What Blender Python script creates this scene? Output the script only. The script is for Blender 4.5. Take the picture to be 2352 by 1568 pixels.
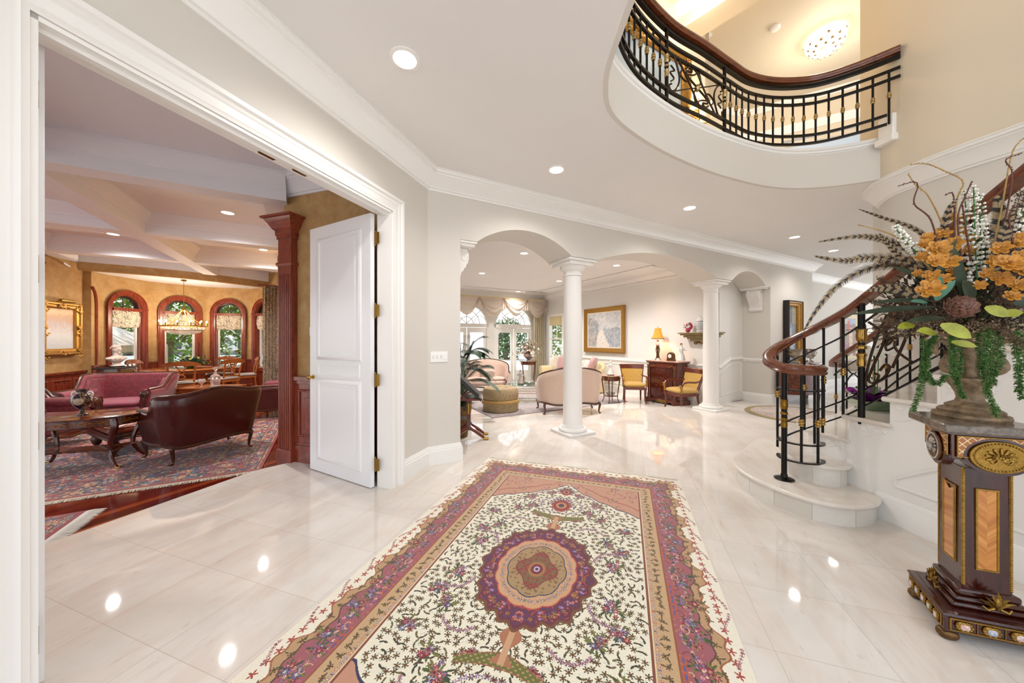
import bpy, bmesh, math, random
import numpy as np
from mathutils import Vector, Matrix
for o in list(bpy.data.objects): bpy.data.objects.remove(o)
R = random.Random(7)
pi = math.pi
SC = bpy.context.scene
COL = SC.collection
# ------------------------------------------------------------------ camera, world, sun, exposure
CAMH = 1.45; FPX = 775.0
cd = bpy.data.cameras.new('camera'); cam = bpy.data.objects.new('camera', cd); COL.objects.link(cam)
cam.location = (0, 0, CAMH); cam.rotation_euler = (pi/2, 0, 0)
cd.sensor_width = 36; cd.lens = FPX/2352*36; cd.shift_y = -3/2352; cd.clip_start = .02; cd.clip_end = 400
SC.camera = cam
SC.view_settings.view_transform = 'Standard'; SC.view_settings.look = 'None'
SC.view_settings.gamma = 1; SC.view_settings.exposure = 0.74
try: SC.view_settings.use_curve_mapping = False
except Exception: pass
W = bpy.data.worlds.new('sky'); SC.world = W; W.use_nodes = True
wn = W.node_tree; wn.nodes.clear()
wo = wn.nodes.new('ShaderNodeOutputWorld'); wb = wn.nodes.new('ShaderNodeBackground')
tc = wn.nodes.new('ShaderNodeTexCoord'); sp = wn.nodes.new('ShaderNodeSeparateXYZ'); cr = wn.nodes.new('ShaderNodeValToRGB')
wn.links.new(tc.outputs['Generated'], sp.inputs[0]); wn.links.new(sp.outputs['Z'], cr.inputs[0])
cr.color_ramp.elements[0].position = .0; cr.color_ramp.elements[0].color = (.97, .985, 1, 1)
cr.color_ramp.elements[1].position = .6; cr.color_ramp.elements[1].color = (.72, .84, 1, 1)
wn.links.new(cr.outputs[0], wb.inputs[0]); wb.inputs[1].default_value = 1.25
wn.links.new(wb.outputs[0], wo.inputs[0])
sd = bpy.data.lights.new('sun', 'SUN'); so = bpy.data.objects.new('sun', sd); COL.objects.link(so)
sd.energy = 5.0; sd.angle = .012; sd.color = (1, .93, .82)
sdir = Vector((.80, -.42, -.62)).normalized()
so.rotation_euler = sdir.to_track_quat('-Z', 'Y').to_euler(); so.location = (-30, 20, 30)
def can_lamp(x, y, z, e, col=(1, .96, .92), r=.06, ang=2.6):
    l = bpy.data.lights.new('can_lamp', 'SPOT'); o = bpy.data.objects.new('can_lamp', l); COL.objects.link(o)
    l.energy = e; l.color = col; l.shadow_soft_size = r; l.spot_size = ang; l.spot_blend = .8
    o.location = (x, y, z-.03); return o
def bulb(x, y, z, e, col=(1, .8, .55), r=.04):
    l = bpy.data.lights.new('bulb', 'POINT'); o = bpy.data.objects.new('bulb', l); COL.objects.link(o)
    l.energy = e; l.color = col; l.shadow_soft_size = r; o.location = (x, y, z); return o

# ------------------------------------------------------------------ frames
TH = math.radians(18.55); TD = math.radians(61.2)
uA = Vector((math.cos(TH), -math.sin(TH), 0)); uB = Vector((math.sin(TH), math.cos(TH), 0))
dD = Vector((math.sin(TD), math.cos(TD), 0)); dE = Vector((-math.cos(TD), math.sin(TD), 0))
def U(a, b, z=0): return uA*a + uB*b + Vector((0, 0, z))
C0 = U(-2.174, 3.40)
def S(s, n, z=0): return C0 + dD*s + dE*n + Vector((0, 0, z))
def F(px, py, z=0):
    Y = FPX*(CAMH-z)/(py-781.0); return Vector(((px-1176)/FPX*Y, Y, z))
def Q(px, py, Y): return Vector(((px-1176)/FPX*Y, Y, CAMH+(781.0-py)/FPX*Y))
UP = Vector((0, 0, 1))
def V(*a): return Vector(a if len(a) == 3 else (*a, 0))

# ------------------------------------------------------------------ mesh builder
class MB:
    def __init__(s): s.v = []; s.f = []; s.M = None
    def add(s, vs, fs):
        k = len(s.v)
        for p in vs:
            p = Vector(p)
            if s.M is not None: p = s.M @ p
            s.v.append(p)
        for f in fs: s.f.append([i+k for i in f])
        return s
    def box(s, c, d, rz=0, ax=None):
        c = Vector(c); x, y, z = d[0]/2, d[1]/2, d[2]/2
        if ax: X, Y, Z = [Vector(q) for q in ax]
        else: X = V(math.cos(rz), math.sin(rz), 0); Y = V(-math.sin(rz), math.cos(rz), 0); Z = UP
        vs = [c+X*i*x+Y*j*y+Z*k*z for k in (-1, 1) for j in (-1, 1) for i in (-1, 1)]
        return s.add(vs, [(0, 2, 3, 1), (4, 5, 7, 6), (0, 1, 5, 4), (2, 6, 7, 3), (0, 4, 6, 2), (1, 3, 7, 5)])
    def prism(s, poly, vec):
        n = len(poly); vec = Vector(vec); a = [Vector(p) for p in poly]; b = [p+vec for p in a]
        return s.add(a+b, [list(range(n))[::-1], list(range(n, 2*n))]+[(i, (i+1) % n, n+(i+1) % n, n+i) for i in range(n)])
    def slab(s, poly2, z0, z1):
        return s.prism([(p[0], p[1], z0) for p in poly2], (0, 0, z1-z0))
    def lathe(s, c, prof, seg=24, sx=1, sy=1, a0=0, a1=2*pi, fn=None):
        c = Vector(c); full = abs(a1-a0-2*pi) < 1e-6; m = seg if full else seg+1
        vs = []
        for r, z in prof:
            for i in range(m):
                a = a0+(a1-a0)*i/seg; k = fn(a, z) if fn else 1
                vs.append(c+V(math.cos(a)*r*sx*k, math.sin(a)*r*sy*k, z))
        fs = []
        for j in range(len(prof)-1):
            for i in range(seg):
                i2 = (i+1) % m
                fs.append((j*m+i, j*m+i2, (j+1)*m+i2, (j+1)*m+i))
        if prof[0][0] > 1e-5: fs.append(tuple(range(m))[::-1])
        if prof[-1][0] > 1e-5: fs.append(tuple((len(prof)-1)*m+i for i in range(m)))
        return s.add(vs, fs)
    def cyl(s, p, q, r, r2=None, seg=12): return s.tube([p, q], [r, r if r2 is None else r2], seg)
    def tube(s, pts, r, seg=8, closed=False, flat=None):
        pts = [Vector(p) for p in pts]; n = len(pts)
        rr = r if isinstance(r, (list, tuple)) else [r]*n
        t0 = (pts[1]-pts[0]).normalized(); u = t0.cross(UP)
        if u.length < .05: u = t0.cross(V(1, 0, 0))
        u.normalize(); vs = []; pt = t0
        for i, p in enumerate(pts):
            if closed: t = pts[(i+1) % n]-pts[i-1]
            else: t = (pts[min(i+1, n-1)]-pts[max(i-1, 0)])
            t = t.normalized() if t.length > 1e-9 else pt
            ax = pt.cross(t)
            if ax.length > 1e-6: u = Matrix.Rotation(pt.angle(t), 3, ax.normalized()) @ u
            pt = t; w = t.cross(u).normalized()
            for k in range(seg):
                a = 2*pi*k/seg; fu, fw = (1, 1) if not flat else flat
                vs.append(p+(u*math.cos(a)*fu+w*math.sin(a)*fw)*rr[i])
        fs = []
        for i in range(n if closed else n-1):
            for k in range(seg):
                k2 = (k+1) % seg; j = (i+1) % n
                fs.append((i*seg+k, i*seg+k2, j*seg+k2, j*seg+k))
        if not closed: fs += [tuple(range(seg))[::-1], tuple((n-1)*seg+k for k in range(seg))]
        return s.add(vs, fs)
    def sweep(s, path, prof, N=UP, closed=False, flip=1):
        path = [Vector(p) for p in path]; N = Vector(N); n = len(path); m = len(prof); vs = []
        for i, p in enumerate(path):
            a = path[i]-path[i-1] if (i > 0 or closed) else path[1]-path[0]
            b = path[(i+1) % n]-path[i] if (i < n-1 or closed) else a
            if i == 0 and not closed: a = b
            pa = N.cross(a).normalized(); pb = N.cross(b).normalized(); sd_ = (pa+pb)
            sd_ = sd_.normalized() if sd_.length > 1e-6 else pa
            k = 1/max(.35, sd_.dot(pa))
            for q in prof: vs.append(p+sd_*q[0]*k*flip+N*q[1])
        fs = []
        for i in range(n if closed else n-1):
            j = (i+1) % n
            for k in range(m):
                k2 = (k+1) % m; fs.append((i*m+k, i*m+k2, j*m+k2, j*m+k))
        if not closed: fs += [tuple(range(m))[::-1], tuple((n-1)*m+k for k in range(m))]
        return s.add(vs, fs)
    def grid(s, nx, ny, fn, closed=False):
        vs = [fn(i/(nx-1), j/(ny-1)) for j in range(ny) for i in range(nx)]
        fs = [(j*nx+i, j*nx+i+1, (j+1)*nx+i+1, (j+1)*nx+i) for j in range(ny-1) for i in range(nx-1)]
        return s.add(vs, fs)
    def ball(s, c, r, seg=12, sc=(1, 1, 1), rows=None, fn=None):
        c = Vector(c); rows = rows or max(4, seg//2+1); vs = []; fs = []
        for j in range(rows+1):
            ph = pi*j/rows
            for i in range(seg):
                a = 2*pi*i/seg; k = fn(a, ph) if fn else 1
                vs.append(c+V(math.sin(ph)*math.cos(a)*r*sc[0]*k, math.sin(ph)*math.sin(a)*r*sc[1]*k, math.cos(ph)*r*sc[2]*k))
        for j in range(rows):
            for i in range(seg):
                fs.append((j*seg+i, (j+1)*seg+i, (j+1)*seg+(i+1) % seg, j*seg+(i+1) % seg))
        return s.add(vs, fs)
    def cushion(s, c, d, rz=0, e=.35, ax=None, n=16, crown=0):
        # rounded pillow-like box
        c = Vector(c)
        if ax: X, Y, Z = [Vector(q) for q in ax]
        else: X = V(math.cos(rz), math.sin(rz), 0); Y = V(-math.sin(rz), math.cos(rz), 0); Z = UP
        def sg(v, p): return math.copysign(abs(v)**p, v)
        vs = []; rows = n//2+2
        for j in range(rows+1):
            ph = -pi/2+pi*j/rows
            for i in range(n*2):
                a = 2*pi*i/(n*2)
                x = sg(math.cos(ph), .45)*sg(math.cos(a), e); y = sg(math.cos(ph), .45)*sg(math.sin(a), e); z = sg(math.sin(ph), .8)
                zz = z*(1-crown*(abs(x)**2.5)*.6-crown*(abs(y)**2.5)*.6)
                vs.append(c+X*x*d[0]/2+Y*y*d[1]/2+Z*zz*d[2]/2)
        m = n*2; fs = []
        for j in range(rows):
            for i in range(m): fs.append((j*m+i, j*m+(i+1) % m, (j+1)*m+(i+1) % m, (j+1)*m+i))
        return s.add(vs, fs)
    def cells(s, P0, P1, T, spans):
        P0 = Vector(P0); P1 = Vector(P1); T = Vector(T); d = (P1-P0).normalized()
        for (u0, u1, a0, a1, b0, b1) in spans:
            if max(b0-a0, b1-a1) < 1e-4: continue
            q = [P0+d*u0+UP*a0, P0+d*u1+UP*a1, P0+d*u1+UP*b1, P0+d*u0+UP*b0]
            s.prism(q, T)
        return s
def arc_spans(u0, u1, zs, rise, ztop, n=14, zb=None, z0=None):
    # spans above a segmental arch between u0..u1 (and below a sill zb)
    w = (u1-u0)/2; Rr = (w*w+rise*rise)/(2*rise); out = []
    def z(u):
        x = u-(u0+w); return zs+math.sqrt(max(0, Rr*Rr-x*x))-(Rr-rise)
    us = [u0+w-w*math.cos(pi*i/n) for i in range(n+1)]
    for i in range(n):
        a, b = us[i], us[i+1]
        out.append((a, b, z(a), z(b), ztop, ztop))
        if zb is not None: out.append((a, b, z0, z0, zb, zb))
    return out
def smooth_path(pts, n=6, closed=False):
    pts = [Vector(p) for p in pts]; m = len(pts); out = []
    for i in range(m if closed else m-1):
        p0 = pts[i-1] if (i > 0 or closed) else pts[0]; p1 = pts[i]; p2 = pts[(i+1) % m]
        p3 = pts[(i+2) % m] if (i+2 < m or closed) else pts[-1]
        for k in range(n):
            t = k/n
            out.append(.5*((2*p1)+(p2-p0)*t+(2*p0-5*p1+4*p2-p3)*t*t+(3*p1-p0-3*p2+p3)*t**3))
    if not closed: out.append(pts[-1])
    return out
def P2(l): return [(p[0], p[1]) for p in l]

def obj(name, mb, mat, parent=None, smooth=True, bevel=0, label=None, ang=35, cat=None, group=None, kind=None, cols=None):
    me = bpy.data.meshes.new(name); me.from_pydata([tuple(p) for p in mb.v], [], mb.f); me.validate(); me.update()
    bm = bmesh.new(); bm.from_mesh(me)
    if smooth and len(bm.verts) < 60000:
        bmesh.ops.remove_doubles(bm, verts=bm.verts, dist=1e-5); bmesh.ops.recalc_face_normals(bm, faces=bm.faces)
    bm.to_mesh(me); bm.free()
    if mat: me.materials.append(mat)
    if smooth:
        me.shade_smooth()
        try: me.set_sharp_from_angle(angle=math.radians(ang))
        except Exception: pass
    o = bpy.data.objects.new(name, me); COL.objects.link(o)
    if bevel:
        m = o.modifiers.new('bevel', 'BEVEL'); m.width = bevel; m.segments = 2; m.limit_method = 'ANGLE'; m.angle_limit = math.radians(40)
    if parent: o.parent = parent
    return tag(o, label, cat, group, kind)
def tag(o, label=None, cat=None, group=None, kind=None):
    if label: o['label'] = label
    if cat: o['category'] = cat
    if group: o['group'] = group
    if kind: o['kind'] = kind
    return o
def thing(name, label, cat, loc=(0, 0, 0), rz=0, group=None):
    o = bpy.data.objects.new(name, None); COL.objects.link(o); o.location = loc; o.rotation_euler = (0, 0, rz)
    o.empty_display_size = .1
    return tag(o, label, cat, group)
def struct(name, mb, mat, **k): return obj(name, mb, mat, kind='structure', **k)
def kids(o): return [c for c in bpy.data.objects if c.parent == o]
def dup(o, loc, rz=None, label=None, group=None):
    def cp(x, par):
        c = x.copy(); COL.objects.link(c)
        if par: c.parent = par
        for y in kids_of.get(x.name, []): cp(y, c)
        return c
    kids_of = {}
    for x in bpy.data.objects:
        if x.parent: kids_of.setdefault(x.parent.name, []).append(x)
    r = cp(o, None); r.location = loc
    if rz is not None: r.rotation_euler = (0, 0, rz)
    if label: r['label'] = label
    if group: r['group'] = group
    return r
def facing(f): return math.atan2(f[1], f[0])+pi/2     # local -y looks along f
# ------------------------------------------------------------------ materials
def L(h, k=1.0):
    if isinstance(h, str):
        h = h.lstrip('#'); c = [int(h[i:i+2], 16)/255 for i in (0, 2, 4)]
    else: c = [x/255 for x in h]
    return tuple(min(1, (x/12.92 if x <= .04045 else ((x+.055)/1.055)**2.4)*k) for x in c)
class G:
    def __init__(s, name):
        s.m = bpy.data.materials.new(name); s.m.use_nodes = True; s.n = s.m.node_tree.nodes; s.l = s.m.node_tree.links
        s.p = s.n['Principled BSDF']; s.out = s.n['Material Output']; s.tc = None
    def node(s, t, **k):
        n = s.n.new(t)
        for a, b in k.items(): setattr(n, a, b)
        return n
    def set(s, inp, v):
        if isinstance(v, bpy.types.NodeSocket): s.l.new(v, inp)
        elif isinstance(v, (tuple, list)): inp.default_value = (*v[:3], 1) if len(inp.default_value) == 4 else v
        else: inp.default_value = v
    def P(s, name, v): s.set(s.p.inputs[name], v); return s
    def obj(s):
        if not s.tc: s.tc = s.node('ShaderNodeTexCoord')
        return s.tc.outputs['Object']
    def map(s, vec, rot=(0, 0, 0), sc=(1, 1, 1), loc=(0, 0, 0)):
        n = s.node('ShaderNodeMapping'); s.l.new(vec, n.inputs[0]); n.inputs[1].default_value = loc; n.inputs[2].default_value = rot; n.inputs[3].default_value = sc
        return n.outputs[0]
    def math(s, op, a, b=0, c=None):
        n = s.node('ShaderNodeMath', operation=op); s.set(n.inputs[0], a); s.set(n.inputs[1], b)
        if c is not None: s.set(n.inputs[2], c)
        return n.outputs[0]
    def sep(s, v):
        n = s.node('ShaderNodeSeparateXYZ'); s.l.new(v, n.inputs[0]); return n.outputs
    def noise(s, vec, scale=5, detail=3, rough=.5, dist=0, col=False):
        n = s.node('ShaderNodeTexNoise'); s.l.new(vec, n.inputs['Vector']); n.inputs['Scale'].default_value = scale
        n.inputs['Detail'].default_value = detail; n.inputs['Roughness'].default_value = rough; n.inputs['Distortion'].default_value = dist
        return n.outputs[1 if col else 0]
    def vor(s, vec, scale=5, out='Distance', feat='F1'):
        n = s.node('ShaderNodeTexVoronoi', feature=feat); s.l.new(vec, n.inputs['Vector']); n.inputs['Scale'].default_value = scale
        return n.outputs[out]
    def wave(s, vec, scale=5, dist=3, detail=2, dirn='X', typ='BANDS'):
        n = s.node('ShaderNodeTexWave', wave_type=typ); s.l.new(vec, n.inputs['Vector'])
        if typ == 'BANDS': n.bands_direction = dirn
        n.inputs['Scale'].default_value = scale; n.inputs['Distortion'].default_value = dist; n.inputs['Detail'].default_value = detail
        return n.outputs[1]
    def ramp(s, fac, stops, interp='LINEAR'):
        n = s.node('ShaderNodeValToRGB'); s.set(n.inputs[0], fac); cr = n.color_ramp; cr.interpolation = interp
        while len(cr.elements) < len(stops): cr.elements.new(.5)
        for e, (p, c) in zip(cr.elements, stops):
            e.position = p; e.color = (*c[:3], 1) if isinstance(c, (tuple, list)) else (c, c, c, 1)
        return n.outputs[0]
    def mix(s, fac, a, b, typ='MIX'):
        n = s.node('ShaderNodeMix', data_type='RGBA', blend_type=typ); s.set(n.inputs[0], fac); s.set(n.inputs[6], a); s.set(n.inputs[7], b); return n.outputs[2]
    def bump(s, h, st=.2, d=.01):
        n = s.node('ShaderNodeBump'); n.inputs['Strength'].default_value = st; n.inputs['Distance'].default_value = d; s.l.new(h, n.inputs['Height']); s.l.new(n.outputs[0], s.p.inputs['Normal']); return s
def mat(name, col, rough=.5, metal=0, spec=None, coat=0, emit=None, estr=0, sheen=0, var=0, vscale=8, bump=0, bscale=60, sub=0):
    g = G(name); g.P('Roughness', rough).P('Metallic', metal)
    c = L(col) if isinstance(col, str) or max(col) > 1 else col
    if var:
        f = g.noise(g.obj(), vscale, 4, .6)
        g.P('Base Color', g.mix(g.ramp(f, [(.3, 0.), (.7, 1.)]), tuple(x*(1-var) for x in c), tuple(min(1, x*(1+var)) for x in c)))
    else: g.P('Base Color', c)
    if spec is not None: g.P('Specular IOR Level', spec)
    if coat: g.P('Coat Weight', coat); g.P('Coat Roughness', .08)
    if sheen: g.P('Sheen Weight', sheen)
    if emit: g.P('Emission Color', L(emit) if isinstance(emit, str) else emit); g.P('Emission Strength', estr)
    if bump: g.bump(g.noise(g.obj(), bscale, 4, .6), bump, .004)
    return g.m
def wood(name, c1, c2, scale=1.2, rough=.28, coat=.3, axis='Z', c3=None, dist=4):
    g = G(name); sc = {'X': (1, 9, 9), 'Y': (9, 1, 9), 'Z': (9, 9, 1)}[axis]
    v = g.map(g.obj(), sc=sc); f = g.noise(v, scale*2.2, 6, .65, dist*.25)
    f2 = g.noise(v, scale*14, 3, .7)
    c = g.ramp(f, [(.30, L(c1)), (.55, L(c2)), (.75, L(c3 or c1))])
    c = g.mix(g.math('MULTIPLY', f2, .35), c, L(c1, .5))
    g.P('Base Color', c).P('Roughness', rough).P('Coat Weight', coat).P('Coat Roughness', .1)
    g.bump(f2, .06, .002); return g.m
M = {}
# painted surfaces
def paint(name, c, rough=.6, sp=.3):
    g = G(name); f = g.noise(g.obj(), 1.3, 2, .5)
    g.P('Base Color', g.mix(f, L(c, .96), L(c, 1.03))).P('Roughness', rough).P('Specular IOR Level', sp)
    g.bump(g.noise(g.obj(), 350, 2), .03, .001); return g.m
M['wall'] = paint('wall_paint', '#dad4cb')
M['wall_warm'] = paint('wall_paint_warm', '#ddd0bb')
M['ceil'] = paint('ceiling_paint', '#ebe8e5', .75)
M['ceil_lib'] = paint('ceiling_library_paint', '#eceef6', .6)
M['living'] = paint('living_wall_paint', '#ebe8e2')
M['trim'] = paint('trim_gloss', '#f2efea', .32, .5)
M['door'] = paint('door_gloss', '#f3f3f5', .22, .5)
M['plaster'] = paint('plaster_white', '#f1ede8', .45)
# marble tiles
def marble(name, tile=True, base='#e2dbd2', rough=.04):
    g = G(name); v = g.map(g.obj(), rot=(0, 0, TH)); x, y, z = g.sep(v)
    vs = g.map(v, sc=(1, .22, 1))
    n1 = g.noise(v, 1.1, 4, .6, .6); n2 = g.noise(vs, 26, 5, .75, .3); n3 = g.noise(vs, 5, 4, .65, .8)
    c = g.ramp(n1, [(.3, L(base, .93)), (.7, L('#efe9e2'))])
    c = g.mix(g.ramp(n3, [(.44, 0.), (.64, .42)]), c, L('#d9c6b6'))
    c = g.mix(g.ramp(n2, [(.60, 0.), (.74, .5)]), c, L('#b09a88'))
    if tile:
        ta = g.math('DIVIDE', g.math('SUBTRACT', x, -2.991), .4567); tb = g.math('DIVIDE', g.math('SUBTRACT', y, 1.427), .4567)
        fa = g.math('FRACT', g.math('ADD', ta, 40.)); fb = g.math('FRACT', g.math('ADD', tb, 40.))
        da = g.math('MINIMUM', fa, g.math('SUBTRACT', 1., fa)); db = g.math('MINIMUM', fb, g.math('SUBTRACT', 1., fb))
        gr = g.math('LESS_THAN', g.math('MINIMUM', da, db), .0034)
        wn_ = g.node('ShaderNodeTexWhiteNoise', noise_dimensions='2D'); cx = g.node('ShaderNodeCombineXYZ')
        g.l.new(g.math('FLOOR', ta), cx.inputs[0]); g.l.new(g.math('FLOOR', tb), cx.inputs[1]); g.l.new(cx.outputs[0], wn_.inputs['Vector'])
        c = g.mix(g.math('MULTIPLY', wn_.outputs[0], .5), c, g.mix(1., c, (.90, .875, .855), 'MULTIPLY'))
        c = g.mix(g.math('MULTIPLY', gr, .6), c, L('#b9aa9a'))
    g.P('Base Color', c).P('Roughness', rough).P('Specular IOR Level', .5)
    return g.m
M['marble'] = marble('marble_tile'); M['marble_step'] = marble('marble_step', False, '#e3dbd0', .14)
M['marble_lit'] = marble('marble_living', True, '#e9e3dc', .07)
def riser_mat():
    g = G('marble_riser'); v = g.obj(); n = g.noise(v, 3, 5, .6, .5); n2 = g.noise(v, 40, 3, .6); x, y, z = g.sep(v); an = g.math('ARCTAN2', g.math('SUBTRACT', y, 3.75), g.math('SUBTRACT', x, 3.35)); ti = g.math('MULTIPLY', an, 5.2); wn_ = g.node('ShaderNodeTexWhiteNoise', noise_dimensions='1D'); g.l.new(g.math('FLOOR', ti), wn_.inputs['W'])
    c = g.ramp(n, [(.3, L('#dcd7ce')), (.7, L('#efece6'))]); c = g.mix(g.math('MULTIPLY', n2, .2), c, L('#c9c2b6')); c = g.mix(g.math('MULTIPLY', wn_.outputs[0], .75), c, L('#cfc8bc')); fr_ = g.math('FRACT', g.math('ADD', ti, 60.)); c = g.mix(g.math('MULTIPLY', g.math('LESS_THAN', fr_, .02), .6), c, L('#a89f92'))
    g.P('Base Color', c).P('Roughness', .25); return g.m
M['riser'] = riser_mat()
# wallpaper
def wallpaper():
    g = G('gold_wallpaper'); v = g.obj(); n = g.noise(v, 5, 6, .7, .3); n2 = g.noise(v, 35, 4, .7)
    c = g.ramp(n, [(.3, L('#a9824f')), (.5, L('#bd9a66')), (.72, L('#cdb083'))]); c = g.mix(g.math('MULTIPLY', n2, .45), c, L('#9a7440'))
    g.P('Base Color', c).P('Roughness', .6); return g.m
M['paper'] = wallpaper()
M['cherry'] = wood('cherry_wood', '#5c1f12', '#94412a', 1.0, .25, .35, 'Z', '#7c2f1c')
M['cherryh'] = wood('cherry_wood_h', '#5c1f12', '#9a462c', 1.0, .25, .35, 'X', '#7c2f1c')
M['mahog'] = wood('mahogany', '#2b0d08', '#5d2113', 1.5, .2, .5, 'Z', '#3d150c')
M['mahogd'] = wood('dark_mahogany', '#270d08', '#4a1a0e', 1.5, .18, .4, 'Z', '#35120b')
M['mahogx'] = wood('mahogany_x', '#3a120a', '#7a3018', 1.5, .2, .5, 'X', '#551d10')
M['rail'] = wood('handrail_wood', '#48200f', '#7d3f1f', .9, .2, .5, 'X', '#622d16')
M['walnut'] = wood('walnut', '#2a140c', '#5b3120', 1.6, .3, .3, 'Z')
M['diningwood'] = wood('dining_wood', '#7a3d18', '#b8692f', 1.3, .25, .4, 'X')
M['marq'] = None
def marq():
    g = G('marquetry'); v = g.obj(); n = g.noise(v, 12, 5, .7, 2.5); w = g.wave(v, 5, 9, 3)
    c = g.ramp(n, [(.36, L('#36120a')), (.5, L('#5e2613')), (.62, L('#8a4d27'))]); c = g.mix(g.math('MULTIPLY', w, .35), c, L('#4a1a0d'))
    g.P('Base Color', c).P('Roughness', .2).P('Coat Weight', .5); return g.m
M['marq'] = marq()
def chevron():
    g = G('chevron_veneer'); x, y, z = g.sep(g.obj())
    t = g.math('ADD', z, g.math('MULTIPLY', g.math('ABSOLUTE', x), -.9))
    cx = g.node('ShaderNodeCombineXYZ'); g.l.new(g.math('MULTIPLY', t, 26.), cx.inputs[0]); g.l.new(g.math('MULTIPLY', g.math('SIGN', x), 3.), cx.inputs[1])
    n = g.noise(cx.outputs[0], 1.2, 4, .6)
    g.P('Base Color', g.ramp(n, [(.3, L('#a55f1c')), (.55, L('#c98235')), (.75, L('#dca055'))])).P('Roughness', .22).P('Coat Weight', .4); return g.m
M['chev'] = chevron()
def lattice():
    g = G('lattice_veneer'); x, y, z = g.sep(g.obj())
    def ln(t):
        f = g.math('FRACT', g.math('ADD', g.math('MULTIPLY', t, 28.), 50.)); return g.math('LESS_THAN', g.math('MINIMUM', f, g.math('SUBTRACT', 1., f)), .07)
    m = g.math('MAXIMUM', ln(g.math('ADD', x, z)), ln(g.math('SUBTRACT', x, z)))
    g.P('Base Color', g.mix(m, L('#a5622e'), L('#e6cf9f'))).P('Roughness', .25); return g.m
M['latt'] = lattice()
M['gold'] = mat('gilt_bronze', '#9a7838', .36, .9, var=.25, vscale=60, bump=.35, bscale=140)
M['goldframe'] = mat('gilt_frame', '#a87a34', .38, .6, var=.3, vscale=40, bump=.5, bscale=90)
M['brass'] = mat('brass', '#b08c48', .24, 1.0)
M['brassdk'] = mat('aged_brass', '#8c6a2a', .3, 1.0)
M['bronze'] = mat('aged_bronze', '#6d5030', .4, .8, var=.4, vscale=50)
M['iron'] = mat('black_iron', '#15120f', .3, .6, var=.3, vscale=30)
M['ironb'] = mat('bronze_iron', '#3a2a1c', .35, .7)
M['stone'] = mat('urn_stone', '#7d684e', .5, .15, var=.55, vscale=28, bump=1, bscale=60)
def slabm():
    g = G('brown_marble'); v = g.obj(); n = g.vor(v, 45); n2 = g.noise(v, 30, 5, .7, .5)
    c = g.ramp(n2, [(.35, L('#3d332b')), (.55, L('#6d5f52')), (.7, L('#988a7a'))]); c = g.mix(g.math('MULTIPLY', n, .3), c, L('#b0a294'))
    g.P('Base Color', c).P('Roughness', .12); return g.m
M['slab'] = slabm()
def pinkm():
    g = G('pink_marble'); v = g.obj(); n2 = g.noise(v, 50, 5, .7, .5)
    g.P('Base Color', g.ramp(n2, [(.35, L('#a06a5c')), (.6, L('#d8b3a5'))])).P('Roughness', .15); return g.m
M['pinkm'] = pinkm()
def plank():
    g = G('red_plank_floor'); v = g.map(g.obj(), rot=(0, 0, math.radians(25))); x, y, z = g.sep(v)
    r = g.math('FLOOR', g.math('DIVIDE', x, .085)); wn_ = g.node('ShaderNodeTexWhiteNoise', noise_dimensions='1D'); g.l.new(r, wn_.inputs['W'])
    n = g.noise(g.map(v, sc=(9, 1, 1)), 3, 5, .7)
    c = g.ramp(wn_.outputs[0], [(0, L('#57120b')), (.4, L('#7e2413')), (.75, L('#a04420')), (1, L('#c06a38'))]); c = g.mix(g.math('MULTIPLY', n, .4), c, L('#3a0a06'))
    g.P('Base Color', c).P('Roughness', .13).P('Coat Weight', .3); return g.m
M['plank'] = plank()
M['leather'] = mat('oxblood_leather', '#4a1512', .28, 0, coat=.25, var=.15, vscale=5, bump=.15, bscale=120)
M['leatherb'] = mat('brown_leather', '#8a3f24', .3, 0, coat=.3, var=.2, vscale=6, bump=.1)
def damask(name, a, b, sc=14, rough=.6):
    g = G(name); v = g.obj(); n = g.noise(v, sc, 4, .6, 2.0); n2 = g.noise(v, sc*8, 2)
    c = g.ramp(n, [(.42, L(a)), (.5, L(b)), (.58, L(a))]); c = g.mix(g.math('MULTIPLY', n2, .2), c, L(b))
    g.P('Base Color', c).P('Roughness', rough).P('Sheen Weight', .4); g.bump(n2, .15, .002); return g.m
M['damask'] = damask('red_damask', '#861a2c', '#560c1c', 9)
M['damaskp'] = damask('plum_damask', '#7d3a55', '#98203c', 7)
M['pinkfab'] = damask('blush_fabric', '#dcc2b0', '#cfb09e', 60)
M['palefab'] = damask('pale_fabric', '#ded0bd', '#cbbda9', 20)
M['creamfab'] = damask('cream_fabric', '#e2cfa2', '#d8c493', 30)
M['whitefab'] = damask('ivory_fabric', '#e6dfd1', '#d6cec0', 25)
M['seatfab'] = damask('grey_seat_fabric', '#a8a09a', '#8f8780', 40)
M['pinkp'] = damask('rose_pillow', '#cfa3a0', '#b98886', 20)
def dots(name, base, dot):
    g = G(name); x, y, z = g.sep(g.obj()); n = g.node('ShaderNodeCombineXYZ'); g.l.new(x, n.inputs[0]); g.l.new(g.math('ADD', z, y), n.inputs[1])
    v = g.vor(n.outputs[0], 26); g.P('Base Color', g.mix(g.math('LESS_THAN', v, .18), L(base), L(dot))).P('Roughness', .5).P('Sheen Weight', .3); return g.m
M['yellow'] = dots('yellow_dotted_silk', '#bf9640', '#7a4f1c')
def ottof():
    g = G('ottoman_brocade'); n = g.noise(g.obj(), 45, 4, .7, 1.5); n2 = g.vor(g.obj(), 22)
    c = g.ramp(n, [(.4, L('#6e5837')), (.52, L('#a58d68')), (.62, L('#7f6845'))]); c = g.mix(g.math('MULTIPLY', n2, .5), c, L('#c2ab84')); g.P('Base Color', c).P('Roughness', .7); return g.m
M['otto'] = ottof(); M['ottofr'] = mat('gold_trim', '#c39a5a', .6, var=.2, vscale=90)
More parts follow.
